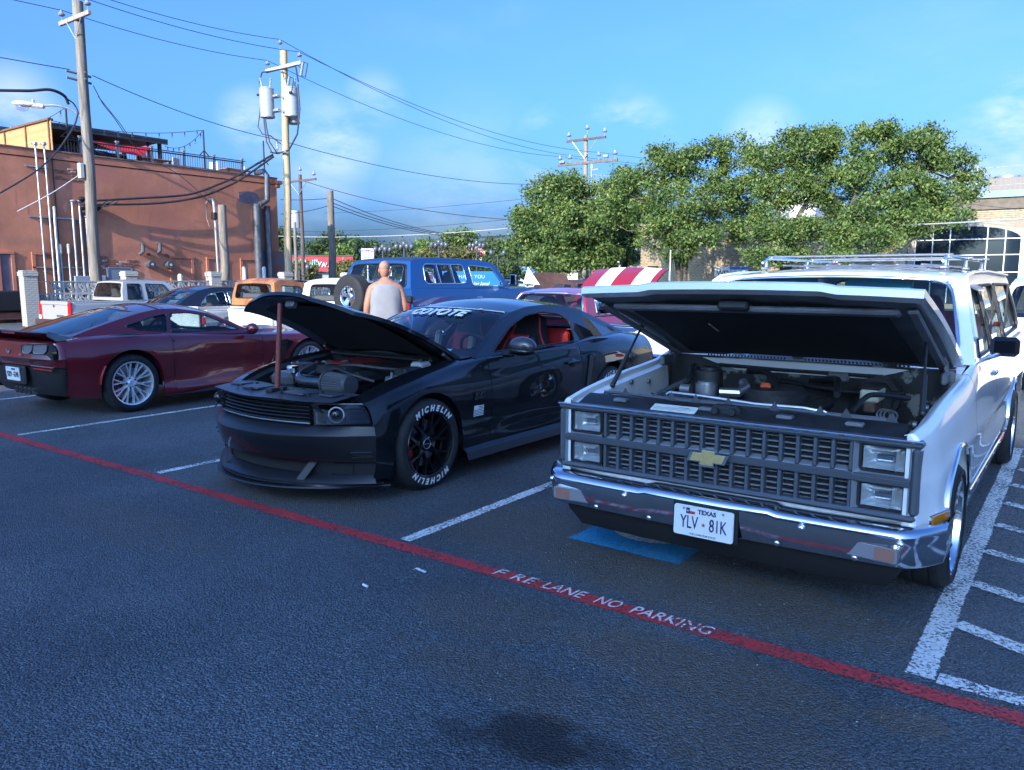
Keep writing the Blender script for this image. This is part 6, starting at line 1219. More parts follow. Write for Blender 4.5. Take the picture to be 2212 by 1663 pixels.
# roof rack
rk = MB()
for sg in (1, -1): rk.tube([(-1.72, sg*.62, 1.665), (-1.85, sg*.62, 1.70), (-3.9, sg*.62, 1.70), (-4.05, sg*.62, 1.665)], .011, 8)
rko = rk.obj('roof_rack', CHROME, SW)
for x in (-1.95, -3.1, -3.85): MB().box((x, 0, 1.715), (.035, 1.30, .015), .006).obj('crossbar', ALU, rko)
for sg in (1, -1):
    for x in (-1.8, -2.9, -4.0): MB().cyl((x, sg*.62, 1.625), (x, sg*.62, 1.69), .02, .014, 8).box((x, sg*.62, 1.625), (.10, .05, .02), .006).obj('rack_foot', ALU, rko)
for i in range(7): MB().box((-2.9, -.48+.16*i, 1.645), (2.2, .022, .012), .004).obj('skid_strip', ALU, rko)
MB().box((-4.03, 0, 1.72), (.14, 1.34, .02), .006).obj('air_deflector', ALU, rko)
# interior
MB().box((-.98, 0, 1.0), (.34, 1.66, .14), .05).obj('dashboard', pm('dark_dash', (.02, .02, .022), .6), SW); steering(SW, -1.30, .42, 1.06, BLKP)
for y in (.42, -.42): seat(SW, -1.75, y, .62, INR, None, .62, .62)
MB().box((-2.75, 0, .70), (.5, 1.5, .2), .05).box((-2.98, 0, .98), (.14, 1.5, .6), .05).obj('rear_bench', INR, SW); MB().box((-1.55, 0, .55), (2.2, 1.7, .1)).obj('cabin_floor', DARK, SW, smooth=0); MB().box((-1.32, .3, 1.50), (.03, .42, .13), .012).box((-1.32, -.3, 1.50), (.03, .42, .13), .012).obj('sun_visor', pm('teal_visor', (.02, .30, .30), .5), SW)
for sg in (1, -1): MB().box((-1.2, sg*.83, 1.0), (.9, .05, .16), .02).obj('door_card', INR, SW)
MB().box((-1.25, 0, 1.45), (.03, .24, .06), .02).obj('rear_view_mirror', BLKP, SW)
# rear end closing
MB().grid([[(-4.46, y*u, z) for u in np.linspace(-1, 1, 9)] for (y, z) in WL(-4.45)]).obj('tailgate', WPAINT, SW, smooth=30); MB().box((-4.55, 0, .42), (.1, 1.9, .16), .03).obj('rear_bumper', CHROME, SW)
for sg in (1, -1):
    wheel(SW, 0, sg*.885, .318, .318, .24, .255, 'five', CHROME, None); wheel(SW, -3.29, sg*.885, .318, .318, .26, .255, 'five', CHROME, None)
# ================================================================ BLACK COUPE (hood up on a red stick)
KP = pm('black_paint', (.004, .0045, .0065), .5, 0, 1.0, spec=.12, coat_rough=.012); SATB = pm('satin_black', (.012, .013, .017), .40, bump=.06, bscale=150, dist=.002)
KC = car('coupe', 'black sports coupe with its hood propped up on a red stick', (-5.08, 4.45, 0), -90)
KL = lines_fn([
 [(.50, .86, .17), (.36, .90, .16), (-.5, .86, .15), (-1.4, .86, .155), (-2.3, .87, .16), (-3.1, .88, .19), (-3.75, .82, .26)],
 [(.50, .885, .25), (.36, .925, .25), (-.5, .905, .235), (-1.4, .885, .24), (-2.3, .91, .25), (-3.1, .92, .28), (-3.75, .85, .33)],
 [(.50, .895, .34), (.36, .93, .34), (0, .94, .36), (-.5, .915, .325), (-1.4, .885, .33), (-2.3, .925, .34), (-3.1, .935, .38), (-3.75, .86, .42)],
 [(.50, .895, .42), (.36, .93, .43), (0, .945, .45), (-.5, .905, .385), (-1.4, .902, .395), (-2.3, .93, .42), (-3.1, .94, .48), (-3.75, .865, .50)],
 [(.50, .885, .50), (.36, .925, .52), (0, .945, .56), (-.5, .918, .50), (-1.4, .912, .52), (-2.1, .915, .54), (-2.6, .935, .56), (-3.1, .94, .60), (-3.75, .865, .62)],
 [(.50, .872, .57), (.36, .918, .60), (0, .942, .66), (-.5, .920, .63), (-1.4, .909, .645), (-2.1, .912, .67), (-2.6, .94, .70), (-3.1, .94, .72), (-3.75, .86, .74)],
 [(.50, .86, .61), (.36, .91, .66), (0, .938, .735), (-.45, .916, .712), (-1.4, .904, .738), (-2.1, .908, .765), (-2.6, .935, .78), (-3.1, .93, .80), (-3.75, .84, .80)],
 [(.50, .83, .665), (.36, .885, .72), (0, .918, .795), (-.5, .892, .80), (-1.4, .882, .83), (-2.1, .885, .86), (-2.6, .91, .88), (-3.1, .895, .885), (-3.75, .80, .865)],
 [(.50, .76, .698), (.36, .82, .755), (0, .852, .835), (-.5, .858, .875), (-.8, .868, .905), (-1.4, .862, .915), (-2.1, .858, .935), (-2.6, .83, .96), (-3.1, .80, .955), (-3.75, .74, .915)],
 [(.50, .66, .712), (.36, .70, .775), (0, .735, .862), (-.5, .76, .912), (-.8, .80, .925), (-1.4, .812, .925), (-2.1, .81, .945), (-2.6, .775, .975), (-3.1, .74, .975), (-3.75, .69, .93)]])
KA = ((-.02, .338, .382), (-2.72, .338, .385))
side_panels('fender', KP, KC, KL, .50, -.765, 26, KA, 6, smooth=28); side_panels('door', KP, KC, KL, -.771, -2.16, 18, (), 6, smooth=28); side_panels('quarter_panel', KP, KC, KL, -2.166, -3.75, 22, KA, 6, smooth=28)
well(KC, -.02, .338, .38, .90, .5); well(KC, -2.72, .338, .383, .90, .5)
for sg in (1, -1):
    P = [[(x, sg*y, z) for (y, z) in ((.90, .235), (.935, .20), (.955, .145), (.93, .135), (.80, .14))] for x in np.linspace(-.42, -2.28, 12)]; MB().grid(P, flip=sg < 0).obj('side_skirt', SATB, KC, smooth=25)
    dh = MB().sph((-2.0, sg*.905, .765), .05, 14, 8, (1.4, .35, .8)).obj('handle_recess', BLKG, KC); MB().box((-1.99, sg*.925, .775), (.21, .022, .03), .010).obj('door_handle', KP, dh)
    mm = MB().box((-.985, sg*.92, .93), (.10, .10, .05), .02).obj('door_mirror', KP, KC); CARB = pm('carbon_shell', (.05, .05, .055), .28, coat=.6, col2=(.012, .012, .014), vscale=160, stops=(.45, .55), detail=1)
    MB().sph((-.985, sg*1.06, 1.0), .125, 18, 12, (.62, 1.05, .62)).xf(Matrix.Identity(4)).obj('mirror_shell', CARB, mm); MB().sph((-.985, sg*1.055, .962), .118, 18, 10, (.66, 1.04, .35)).obj('mirror_base', KP, mm)
    P = [[(-2.36+dx, sg*(KL(-2.36)[6][0]+.0), z) for dx in (-.03, .03)] for z in np.linspace(.50, .80, 8)]
    sc = MB().box((-2.30, sg*.928, .66), (.085, .05, .34), .02, Matrix.Rotation(RAD(-12), 3, 'Y')).obj('side_scoop', BLKP, KC)
    # quarter window scoop over the C pillar
    ql = [(-2.45, 1.165), (-2.50, .975), (-2.90, 1.005), (-2.74, 1.07)]; f_ = lambda x, z, d=0: (x, sg*((.845-(z-.95)*.62)+d), z)
    q = MB(); o4 = [f_(*p, .012) for p in ql]; i4 = [f_(-2.47, 1.15, .075), f_(-2.53, .99, .095), f_(-2.86, 1.005, .035), f_(-2.73, 1.06, .03)]; q.add(o4+i4, [(4, 5, 6, 7) if sg > 0 else (7, 6, 5, 4), (1, 2, 6, 5), (2, 3, 7, 6), (3, 0, 4, 7)]); qo = q.obj('window_scoop', KP, KC, smooth=0)
    MB().add([o4[0], o4[1], i4[1], i4[0]], [(0, 1, 2, 3)]).obj('scoop_mouth', DARK, qo, smooth=0); q2 = [(-2.80, 1.075), (-2.83, 1.01), (-2.93, 1.015), (-2.88, 1.05)]; MB().add([f_(*p, .03) for p in q2], [(0, 1, 2, 3)]).obj('rear_slot', DARK, qo, smooth=0)
# 5.0 badge and flag decal on the driver's fender
BD = pm('badge_black', (.03, .03, .034), .25, coat=.5)
def MF(x, z, off=.004):
    c = column(KL(x), 6); return basis((x, float(np.interp(z, [q[1] for q in c], [q[0] for q in c]))+off+.004, z), (-1, 0, 0), (0, .12, 1))
text_mb('5.0', .075, .004, .15, .004, xs=1.25).xf(MF(-.585, .63, .014)).obj('engine_badge', BD, KC, smooth=0)
DEC = pm('white_decal', (.72, .73, .75), .5); fl_ = MB()
for i in range(7):
    z = .0825/2-.0127*i-.006; x0, x1 = (-.062, .062) if i > 2 else (.002, .062); fl_.box(((x0+x1)/2, z, 0), (x1-x0, .0075, .0012))
fl_.box((-.030, .024, 0), (.06, .036, .0012)); fl_.xf(MF(-.585, .515, .004)).obj('flag_decal', DEC, KC, smooth=0)
# ---- nose
NU = 48
def nlev(z, xf, W, xs=.50, e=2.1, back=None):
    row = []
    for i in range(NU+1):
        s_ = -1+2*i/NU; q = abs(s_)**.85; row.append((xf-(xf-xs)*q**e, W*math.copysign(q, s_), z))
    if back is not None: row = [(back, row[0][1], z)]+row+[(back, row[-1][1], z)]
    return row
MB().grid([nlev(.30, .85, .893), nlev(.36, .885, .897), nlev(.43, .91, .898), nlev(.474, .922, .898), nlev(.484, .921, .898)]).obj('bumper', KP, KC, smooth=26)
MB().grid([nlev(.484, .921, .898), nlev(.498, .905, .893), nlev(.545, .80, .885), nlev(.553, .72, .87, .44)]).obj('bumper_ledge', SATB, KC, smooth=26)
lw = [nlev(.30, .848, .892), nlev(.285, .78, .875, .48), nlev(.20, .77, .86, .48), nlev(.165, .86, .885), nlev(.15, .885, .895)]
MB().grid(lw).obj('lower_intake', SATB, KC, smooth=28)
for (i0, i1) in ((12, 37), (4, 9), (40, 45)): MB().grid([[(x+.008, y, z) for (x, y, z) in nlev(z_, x_, W_, xs=.48)[i0:i1]] for (z_, x_, W_) in ((.279, .786, .874), (.243, .776, .867), (.208, .778, .861))]).obj('intake_opening', DARK, KC)
for sg in (1, -1):
    P = [[(.79-.55*max(0, y-.42)-t*.075-.0*t, sg*(y+.06*t), .165+.125*t) for t in np.linspace(0, 1, 5)] for y in (.40, .43, .46)]; MB().grid(P).obj('intake_strut', BLKP, KC, smooth=40)
    fo = MB().lathe([(.0, .0), (.045, .0), (.05, -.01), (.05, -.05)], 18, Matrix.Translation((.635, sg*.60, .245)) @ Matrix.Rotation(sg*.35, 4, 'Z') @ Matrix.Rotation(pi/2, 4, 'Z') @ Matrix.Scale(-1, 4, (0, 1, 0))).obj('fog_lamp', BLKG, KC)
    for k in range(2): MB().box((.575-.012*k, sg*.832, .37-.035*k), (.15, .02, .016), .007, Matrix.Rotation(sg*-.87, 3, 'Z')).obj('corner_vane', KP, KC)
S_ = lambda z, o_=0: nlev(z, .945+o_, .925+o_*.5, .40, 2.2)
MB().grid([nlev(.128, .62, .80, .40), S_(.128), S_(.120, .008), S_(.112), nlev(.112, .62, .80, .40)]).obj('splitter', SATB, KC, smooth=20); MB().grid([nlev(.152, .885, .895), nlev(.150, .912, .905, .44), nlev(.140, .912, .905, .44), nlev(.128, .89, .90)]).obj('splitter_lip', SATB, KC, smooth=20)
# grille
GR = DKGR = pm('grille_black', (.014, .015, .018), .35)
def gx(y): return .80-.28*y*y-.02*abs(y)
MB().grid([[(gx(y)-.045-.02*t, y, .555+.15*t) for y in np.linspace(-.64, .64, 21)] for t in (0, .5, 1)]).obj('grille_backing', DARK, KC)
MB().grid([[(gx(y)+.02, y, .702), (gx(y)-.01, y, .715)][::1] for y in np.linspace(-.50, .50, 15)]).obj('grille_header', BLKP, KC)
for k in range(6):
    z = .572+k*.0245; MB().grid([[(gx(y)+dx-.10*(z-.57), y, z+dz) for (dx, dz) in ((-.03, .006), (.006, .004), (.01, 0), (.006, -.004), (-.03, -.004))] for y in np.linspace(-.495+.1*(z-.57), .495-.1*(z-.57), 17)]).obj('grille_slat', GR, KC, smooth=30)
MB().tube([(gx(y)+.012, y, .560) for y in np.linspace(-.50, .50, 17)], .006, 6).obj('chrome_sill', GREYM, KC)
# headlamps
for sg in (1, -1):
    c4 = [Vector((.70, .50, .690)), Vector((.755, .575, .562)), Vector((.50, .855, .562)), Vector((.465, .79, .688))]
    def hp(u, v, d=0.0):
        a = c4[0].lerp(c4[3], u); b_ = c4[1].lerp(c4[2], u); p = a.lerp(b_, v); bul = .035*4*u*(1-u)*.6; n_ = Vector((.80, .58, .1)); p = p+n_*(bul+d); return Vector((p.x, sg*p.y, p.z))
    hb_ = MB().grid([[hp(u, v, -.05) for u in np.linspace(0, 1, 9)] for v in np.linspace(0, 1, 5)]).obj('headlight', BLKG, KC, smooth=50)
    MB().grid([[hp(u, v, .004) for u in np.linspace(0, 1, 13)] for v in np.linspace(0, 1, 6)]).obj('lens', glassm('smoked_lens', (.42, .45, .5), .45), hb_, smooth=60)
    MB().tube([hp(0, 0, .006), hp(.5, 0, .006), hp(.95, 0, .006)], .006, 5).obj('brow', GREYM, hb_)
    M = basis(hp(.42, .52, .0), (-.58, sg*.80, 0), (0, 0, 1)); ring = MB().tube([M @ Vector((.052*cos(a), .052*sin(a), .006)) for a in np.linspace(0, 2*pi, 25)[:-1]], .0055, 6, closed=True).obj('halo_ring', pm('halo', (.34, .36, .39), .3), hb_); MB().sph(M @ Vector((0, 0, -.012)), .045, 14, 8).obj('projector', glassm('projector_lens', (.5, .55, .6)), hb_)
    for k in range(3): MB().tube([hp(u, .22+.26*k, -.002) for u in np.linspace(.66, .95, 6)], .006, 5).obj('lamp_rib', BLKP, hb_)
    MB().grid([[(.735-.09*t, sg*(.505+.06*t+.075*s_), .70-.145*t) for s_ in (0, 1)] for t in np.linspace(0, 1, 4)]).obj('lamp_cheek', SATB, KC); MB().box((.70, sg*.545, .655), (.02, .05, .035), .006).box((.70, sg*.575, .60), (.02, .06, .035), .006).obj('cheek_recess', DARK, KC)
# radiator cover
RC = pm('bay_cover', (.045, .05, .06), .40, bump=.08, bscale=160, dist=.002); cv = MB()
cv.grid([[(x+(gx(y)-.80)*(.9 if x > .6 else .35), y, .715+.02*min(1, (.82-x)/.2)+.006*sin(9*y)*(.5)) for y in np.linspace(-.68, .68, 29)] for x in np.linspace(.82, .43, 10)]); rcv = cv.obj('radiator_cover', RC, KC, smooth=35)
for (x, y, sx, sy) in ((.60, -.25, .16, .20), (.60, .25, .16, .22), (.55, .52, .12, .14), (.55, -.52, .12, .14)): MB().box((x, y, .738), (sx, sy, .016), .007).obj('cover_panel', RC, rcv)
for (x, y) in ((.66, -.42), (.70, -.2), (.70, .15), (.66, .4), (.5, .15), (.5, -.1), (.52, .38), (.5, -.4)): MB().cyl((x, y, .735), (x, y, .752), .012, n=10).obj('clip', BLKM, rcv)
MB().box((.63, .0, .742), (.14, .07, .03), .008).box((.60, .05, .75), (.05, .04, .03), .006).obj('latch', BLKM, rcv)
MB().box((.52, -.02, .758), (.02, .18, .006)).box((.50, -.02, .757), (.02, .12, .006)).obj('slot', DARK, rcv, smooth=0)
# bay
MB().box((-.05, 0, .46), (.95, 1.4, .06)).obj('bay_floor', DARK, KC, smooth=0); MB().box((-.55, 0, .72), (.05, 1.44, .34)).obj('firewall', EB, KC, smooth=0)
for sg in (1, -1):
    MB().grid([[(x, sg*(KL(x)[-1][0]-dy), KL(x)[-1][1]-dz) for (dy, dz) in ((0, 0), (.004, .03), (.05, .05), (.07, .30))] for x in np.linspace(.50, -.55, 10)], flip=sg > 0).obj('inner_fender', EB, KC)
    st_ = MB().cyl((-.05, sg*.58, .70), (-.05, sg*.58, .81), .12, .10, 20).cyl((-.05, sg*.58, .81), (-.05, sg*.58, .825), .05, n=14).obj('strut_tower', GREYM if sg > 0 else EB, KC)
    for k in range(3): MB().cyl((-.05+.07*cos(k*2.1), sg*.58+.07*sin(k*2.1), .81), (-.05+.07*cos(k*2.1), sg*.58+.07*sin(k*2.1), .85), .011, n=8).obj('stud', ALU, st_)
rv = MB().box((.24, -.34, .755), (.20, .26, .12), .035).obj('coolant_tank', pm('tank_grey', (.055, .06, .062), .3), KC); MB().cyl((.26, -.27, .815), (.26, -.27, .85), .045, n=18).cyl((.26, -.27, .85), (.26, -.27, .865), .05, .04, 18).obj('cap', CHROME, rv)
tw = MB().cyl((.05, -.40, .76), (.05, -.40, .84), .11, .10, 22).cyl((.05, -.4, .84), (.05, -.4, .86), .085, n=22).obj('fluid_reservoir', EB, KC)
IT = pm('intake_tube', (.10, .115, .13), .16, .85); pts_ = [(.02, -.10, .84), (.14, -.12, .83), (.26, -.14, .79), (.33, -.04, .765), (.335, .10, .77), (.33, .22, .775)]
f = [pchip(range(6), [p[i] for p in pts_]) for i in range(3)]; tb_ = MB().tube([(f[0](u), f[1](u), f[2](u)) for u in np.linspace(0, 5, 30)], .055, 16).obj('intake_pipe', IT, KC); MB().tube([(.02, -.10, .84), (.08, -.11, .838)], .064, 16).tube([(.33, .20, .774), (.33, .225, .775)], .06, 16).obj('hose_clamp', ALU, tb_)
fm_ = MB(); P = []
for i in range(60):
    a = 2*pi*i/60; k = 1 if i % 2 else .93; P.append([(.33+r*k*cos(a), y, .778+r*k*sin(a)) for (y, r) in ((.235, .085), (.44, .072))])
P.append(P[0]); fm_.grid(P).cyl((.33, .44, .778), (.33, .475, .778), .076, .07, 24).cyl((.33, .22, .778), (.33, .238, .778), .09, n=24); fm_.obj('air_filter', pm('filter_pleats', (.05, .052, .058), .6), KC, smooth=0)
ec = MB().box((-.12, 0, .83), (.62, .50, .09), .03).obj('engine_cover', EB, KC); MB().box((-.14, .0, .882), (.40, .34, .02), .008).obj('red_cover', pm('deep_red_cover', (.16, .018, .02), .35), ec)
for sg in (1, -1): MB().box((-.10, sg*.30, .79), (.5, .10, .10), .03).obj('coil_cover', EB, KC)
for pts_, r_ in (([(.10, .0, .85), (.05, .20, .88), (-.05, .40, .86), (-.2, .55, .84)], .016), ([(.2, .05, .80), (.22, .2, .87), (.28, .42, .85), (.2, .58, .80)], .014), ([(-.45, -.5, .88), (-.46, 0, .93), (-.45, .5, .88)], .018), ([(.3, -.5, .76), (.1, -.55, .82), (-.1, -.5, .86)], .012), ([(.08, -.2, .87), (-.05, -.32, .86), (-.2, -.36, .85)], .02), ([(.05, -.05, .86), (-.02, .06, .9), (.05, .14, .88)], .012)):
    f = [pchip(range(len(pts_)), [p[i] for p in pts_]) for i in range(3)]; MB().tube([(f[0](u), f[1](u), f[2](u)) for u in np.linspace(0, len(pts_)-1, 20)], r_, 8).obj('hose', EB, KC)
MB().box((-.12, .62, .84), (.22, .13, .07), .02).obj('fuse_box', EB, KC); mcy = MB().box((-.36, .52, .86), (.14, .12, .07), .02).obj('brake_reservoir', pm('milky_plastic', (.40, .42, .42), .4), KC); MB().cyl((-.36, .52, .895), (-.36, .52, .915), .03, n=12).obj('cap', BLKM, mcy)
MB().box((-.47, -.02, .90), (.12, 1.2, .05), .02).obj('cowl_tray', BLKP, KC); MB().grid([[(x, y*u, z+.01*(1-u*u)) for u in np.linspace(-1, 1, 17)] for (x, y, z) in ((-.52, .78, .915), (-.64, .80, .925), (-.76, .80, .915))]).obj('cowl', BLKP, KC)
for y in (.55, -.1): MB().tube([(-.62, y, .94), (-.66, y-.3, .965), (-.68, y-.58, .975)], .009, 6).obj('wiper', BLKM, KC)
# hood
KHA = RAD(30.5); KHM = Matrix.Translation((-.58, 0, .915)) @ Matrix.Rotation(-KHA, 4, 'Y'); P = []; LH = 1.24
for i in range(21):
    s_ = LH*i/20; hw = .755-.12*(s_/LH)**1.6; row = []
    for j in range(29):
        u = -1+2*j/28; z = -.045*(s_/LH)-.115*(s_/LH)**2.6+.032*(1-abs(u)**2.4)+.018*max(0, 1-((abs(u)-.0)/.50)**4 if abs(u) < .5 else 0)*min(1, s_/.3); x = s_-(.18*abs(u)**2.2)*(s_/LH)**2; row.append(Vector((x, hw*u, z)))
    P.append(row)
tip = [p+Vector((.004, 0, -.03)) for p in P[-1]]; hm = MB().grid(P+[tip], flip=True)
for sg in (0, -1): E_ = [r[sg] for r in P]; hm.grid([E_, [p+Vector((0, 0, -.03)) for p in E_]], flip=sg == 0)
kh = hm.xf(KHM).obj('hood', KP, KC, smooth=32)
MB().grid([[Vector((min(p.x, LH-.01-.18*abs(p.y/.7)**2.2), p.y*.985, p.z-.034)) for p in r] for r in P]).xf(KHM).obj('hood_frame', SATB, kh, smooth=35)
MB().grid([[Vector((.10+.93*i/8, (.55-.06*i/8)*u, -.05-.09*(i/8)**2.2+.03*(1-u*u))) for u in np.linspace(-1, 1, 11)] for i in range(9)]).xf(KHM).obj('hood_liner', HINS, kh, smooth=50)
MB().box((1.12, 0, -.150), (.05, .10, .05), .01).xf(KHM).obj('latch_striker', GREYM, kh)
for sg in (1, -1): MB().box((.06, sg*.70, -.045), (.20, .03, .02), .006).xf(KHM).obj('hinge_arm', ALU, kh)
stk = MB().cyl((0, 0, 0), (-.055, .0, .625), .021, .017, 14).obj('prop_stick', pm('red_stick', (.28, .055, .040), .45, col2=(.16, .03, .025), vscale=9), None, KC.matrix_world @ Vector((0, 0, 0)))
stk.location = Vector((-5.08+.0*1.07, 4.45-.615*1.07, .742*1.07)); stk.rotation_euler = (0, 0, -pi/2); stk.scale = (1.07,)*3; tag(stk, 'red wooden stick holding up the hood of the black coupe', 'stick')
# ---- cabin
RSEAT = pm('coupe_seat', (.014, .014, .016), .6); RTRIM = pm('red_piping', (.50, .02, .025), .5)
cb = cabin(KC, dict(A=[(-.66, .915), (-1.0, 1.08), (-1.30, 1.215), (-1.42, 1.248)], roof=[(-1.42, 1.248), (-1.70, 1.288), (-2.0, 1.298), (-2.35, 1.275), (-2.62, 1.225)], C=[(-2.62, 1.225), (-2.95, 1.115), (-3.2, 1.02), (-3.32, .978)], yb=lambda x: float(np.interp(x, [-3.3, -2.6, -2.1, -.8], [.74, .80, .84, .815])), zb=.935, yr=lambda x: float(np.interp(x, [-3.3, -2.6, -1.5], [.52, .585, .60])), zr=1.27, pow=1.12,
   bulge=(.24, (.15, -.10), -.12), crown=.055, paint=KP, wsm=(.055, .03, .02), wsr=.07, wsglass=glassm('coupe_glass', (.60, .68, .72)), rwglass=GLSD, wseal=(.008, BLKP),
   windows=[(rounded([(-.90, .945), (-1.28, 1.125), (-1.60, 1.212), (-1.90, 1.235), (-2.16, 1.205), (-2.27, 1.13), (-2.16, .955)], .045), None)]))
fw = cb['fw']
st_ = text_mb('COYOTE', .105, 0, .28, 0, outline=.0042, xs=1.62, spacing=1.02); vs = []
for (x, y, z) in st_.v:
    u = x*1.38*.80/.60*.74; p = Vector(fw(u+.015, .175-y*1.75)); q = Vector(fw(u+.015, .115-y*1.75+.03)); vs.append(p+Vector((.35, 0, .94))*(.010+z))
st_.v = [tuple(v) for v in vs]; so = st_.obj('windscreen_lettering', pm('white_vinyl', (.74, .75, .76), .5), KC, smooth=0)
pb = [Vector(fw(u, .045))+Vector((.003, 0, .008)) for u in np.linspace(-.3, .95, 18)]; MB().tube(pb, .004, 5).obj('pinstripe', DEC, KC); MB().box(Vector(fw(.63, .045))+Vector((.004, 0, .012)), (.02, .04, .012), .005).obj('stripe_clip', DEC, KC)
a = [Vector(fw(u, v))+Vector((.002, 0, .007)) for (u, v) in ((.60, .93), (.74, .93), (.74, .86), (.60, .86))]; sk = MB().add(a, [(0, 1, 2, 3)]).obj('inspection_sticker', pm('sticker_blue', (.16, .38, .55), .5), KC, smooth=0)
tt = text_mb('02-22', .045, .0, 0, .001, xs=1.0); tt.v = [tuple(Vector(fw(.67+p[0]*.95, .895-p[1]*1.3))+Vector((.004, 0, .010))) for p in tt.v]; tt.obj('sticker_text', pm('sticker_ink', (.6, .66, .68), .5), sk, smooth=0)
MB().box((-.98, 0, .86), (.42, 1.4, .13), .05).obj('dashboard', pm('dash_blk', (.012, .012, .013), .7), KC); steering(KC, -1.26, .36, .90, BLKP, .17)
for y in (.36, -.36): seat(KC, -1.75, y, .42, RSEAT, RTRIM, .50, .60)
CRS = pm('cream_bolster', (.42, .42, .38), .6); 
for y in (.36, -.36):
    for sg in (1, -1): MB().box((-1.78, y+sg*.22, .84), (.10, .06, .34), .03, Matrix.Rotation(RAD(-14), 3, 'Y')).obj('seat_bolster', CRS if y < 0 else RSEAT, KC)
MB().box((-2.42, 0, .80), (.14, 1.2, .5), .05).obj('rear_seat', pm('red_rear_seat', (.35, .015, .02), .6), KC); MB().box((-1.6, 0, .38), (2.0, 1.5, .06)).obj('cabin_floor', DARK, KC, smooth=0); MB().box((-1.36, .02, 1.165), (.035, .24, .065), .02).obj('rear_view_mirror', BLKP, KC)
for sg in (1, -1): MB().box((-1.5, sg*.80, .70), (1.3, .06, .42), .02).obj('door_card', pm('dash_blk', (.012, .012, .013)), KC)
# tail
MB().grid(deck(KL, -3.30, -3.76, 5, 16, .035)).obj('trunk_lid', KP, KC, smooth=45)
MB().grid([[(-3.75-.10*(1-u*u)-.03*(z < .7), y*u, z) for u in np.linspace(-1, 1, 17)] for (y, z) in KL(-3.75)]).obj('rear_bumper', KP, KC, smooth=40)
MB().grid([[(-3.70-.12*(1-u*u)+dx, .72*u, .955+dz) for u in np.linspace(-1, 1, 13)] for (dx, dz) in ((.12, 0), (0, .03), (-.03, .035), (0, .01))]).obj('spoiler', KP, KC)
for sg in (1, -1):
    for k in range(3): MB().box((-3.80-.03*(2-k), sg*(.45+.12*k), .80), (.05, .08, .15), .015).obj('tail_lamp', REDL, KC)
    MB().box((-3.62, sg*.872, .66), (.12, .015, .05), .006).obj('side_marker', REDL, KC)
TW_ = pm('tyre_lettering', (.72, .72, .72), .6)
for (x, sg) in ((-.02, 1), (-.02, -1), (-2.72, 1), (-2.72, -1)):
    o = wheel(KC, x, sg*.80, .338, .338, .26, .246, 'mesh7', BLKG, (REDCAL, RAD(16)), off=.02, n=48)
    for am in (1.45, -1.62):
        arc_text('MICHELIN', .269, am+0.0, .058, .137, bold=.0035).obj('tyre_lettering', TW_, o, smooth=0)
# ================================================================ MAROON SPORTS CAR (rear three-quarter)
MP = carpaint('maroon_paint', (.15, .0075, .016), rough=.30, metal=.25); m_ = MP
RIMC = pm('chrome_rim', (.88, .89, .90), .18, .5)
VC = car('sports_car', 'maroon low sports car with chrome wheels and a black rear wing', (-10.67, 7.80, 0), 93.08)
VL = lines_fn([
 [(.55, .86, .17), (.3, .93, .14), (-.5, .90, .125), (-1.4, .91, .13), (-2.2, .95, .14), (-3.05, .95, .20), (-3.42, .88, .26)],
 [(.55, .88, .24), (.3, .945, .22), (-.5, .925, .19), (-1.4, .93, .20), (-2.2, .965, .21), (-3.05, .965, .30), (-3.42, .89, .34)],
 [(.55, .89, .33), (.3, .95, .33), (-.5, .915, .275), (-1.4, .90, .29), (-2.2, .945, .32), (-3.05, .97, .42), (-3.42, .90, .44)],
 [(.55, .885, .42), (.3, .95, .45), (-.5, .895, .40), (-1.4, .885, .43), (-2.2, .955, .46), (-2.7, .985, .52), (-3.05, .975, .53), (-3.42, .905, .53)],
 [(.55, .87, .50), (.3, .945, .56), (0, .955, .62), (-.5, .905, .56), (-1.4, .90, .60), (-2.2, .965, .64), (-2.7, .99, .68), (-3.05, .975, .66), (-3.42, .905, .64)],
 [(.55, .84, .555), (.3, .925, .62), (0, .945, .69), (-.5, .915, .68), (-1.4, .905, .72), (-2.2, .945, .78), (-2.7, .97, .80), (-3.05, .95, .79), (-3.42, .89, .76)],
 [(.55, .78, .60), (.3, .88, .67), (0, .905, .745), (-.5, .895, .765), (-1.4, .875, .80), (-2.2, .90, .855), (-2.7, .915, .875), (-3.05, .895, .87), (-3.42, .84, .84)],
 [(.55, .68, .63), (.3, .76, .705), (0, .78, .785), (-.5, .79, .80), (-.85, .81, .81), (-1.4, .83, .83), (-2.2, .835, .885), (-2.7, .83, .905), (-3.05, .81, .90), (-3.42, .79, .862)]])
VA = ((0, .335, .362), (-2.71, .345, .385))
side_panels('fender', MP, VC, VL, .62, -.80, 24, VA, 6, smooth=30); side_panels('door', MP, VC, VL, -.806, -2.17, 18, (), 6, smooth=30); side_panels('quarter_panel', MP, VC, VL, -2.176, -3.42, 24, VA, 6, smooth=30)
well(VC, 0, .335, .36, .92, .5); well(VC, -2.71, .345, .383, .94, .5)
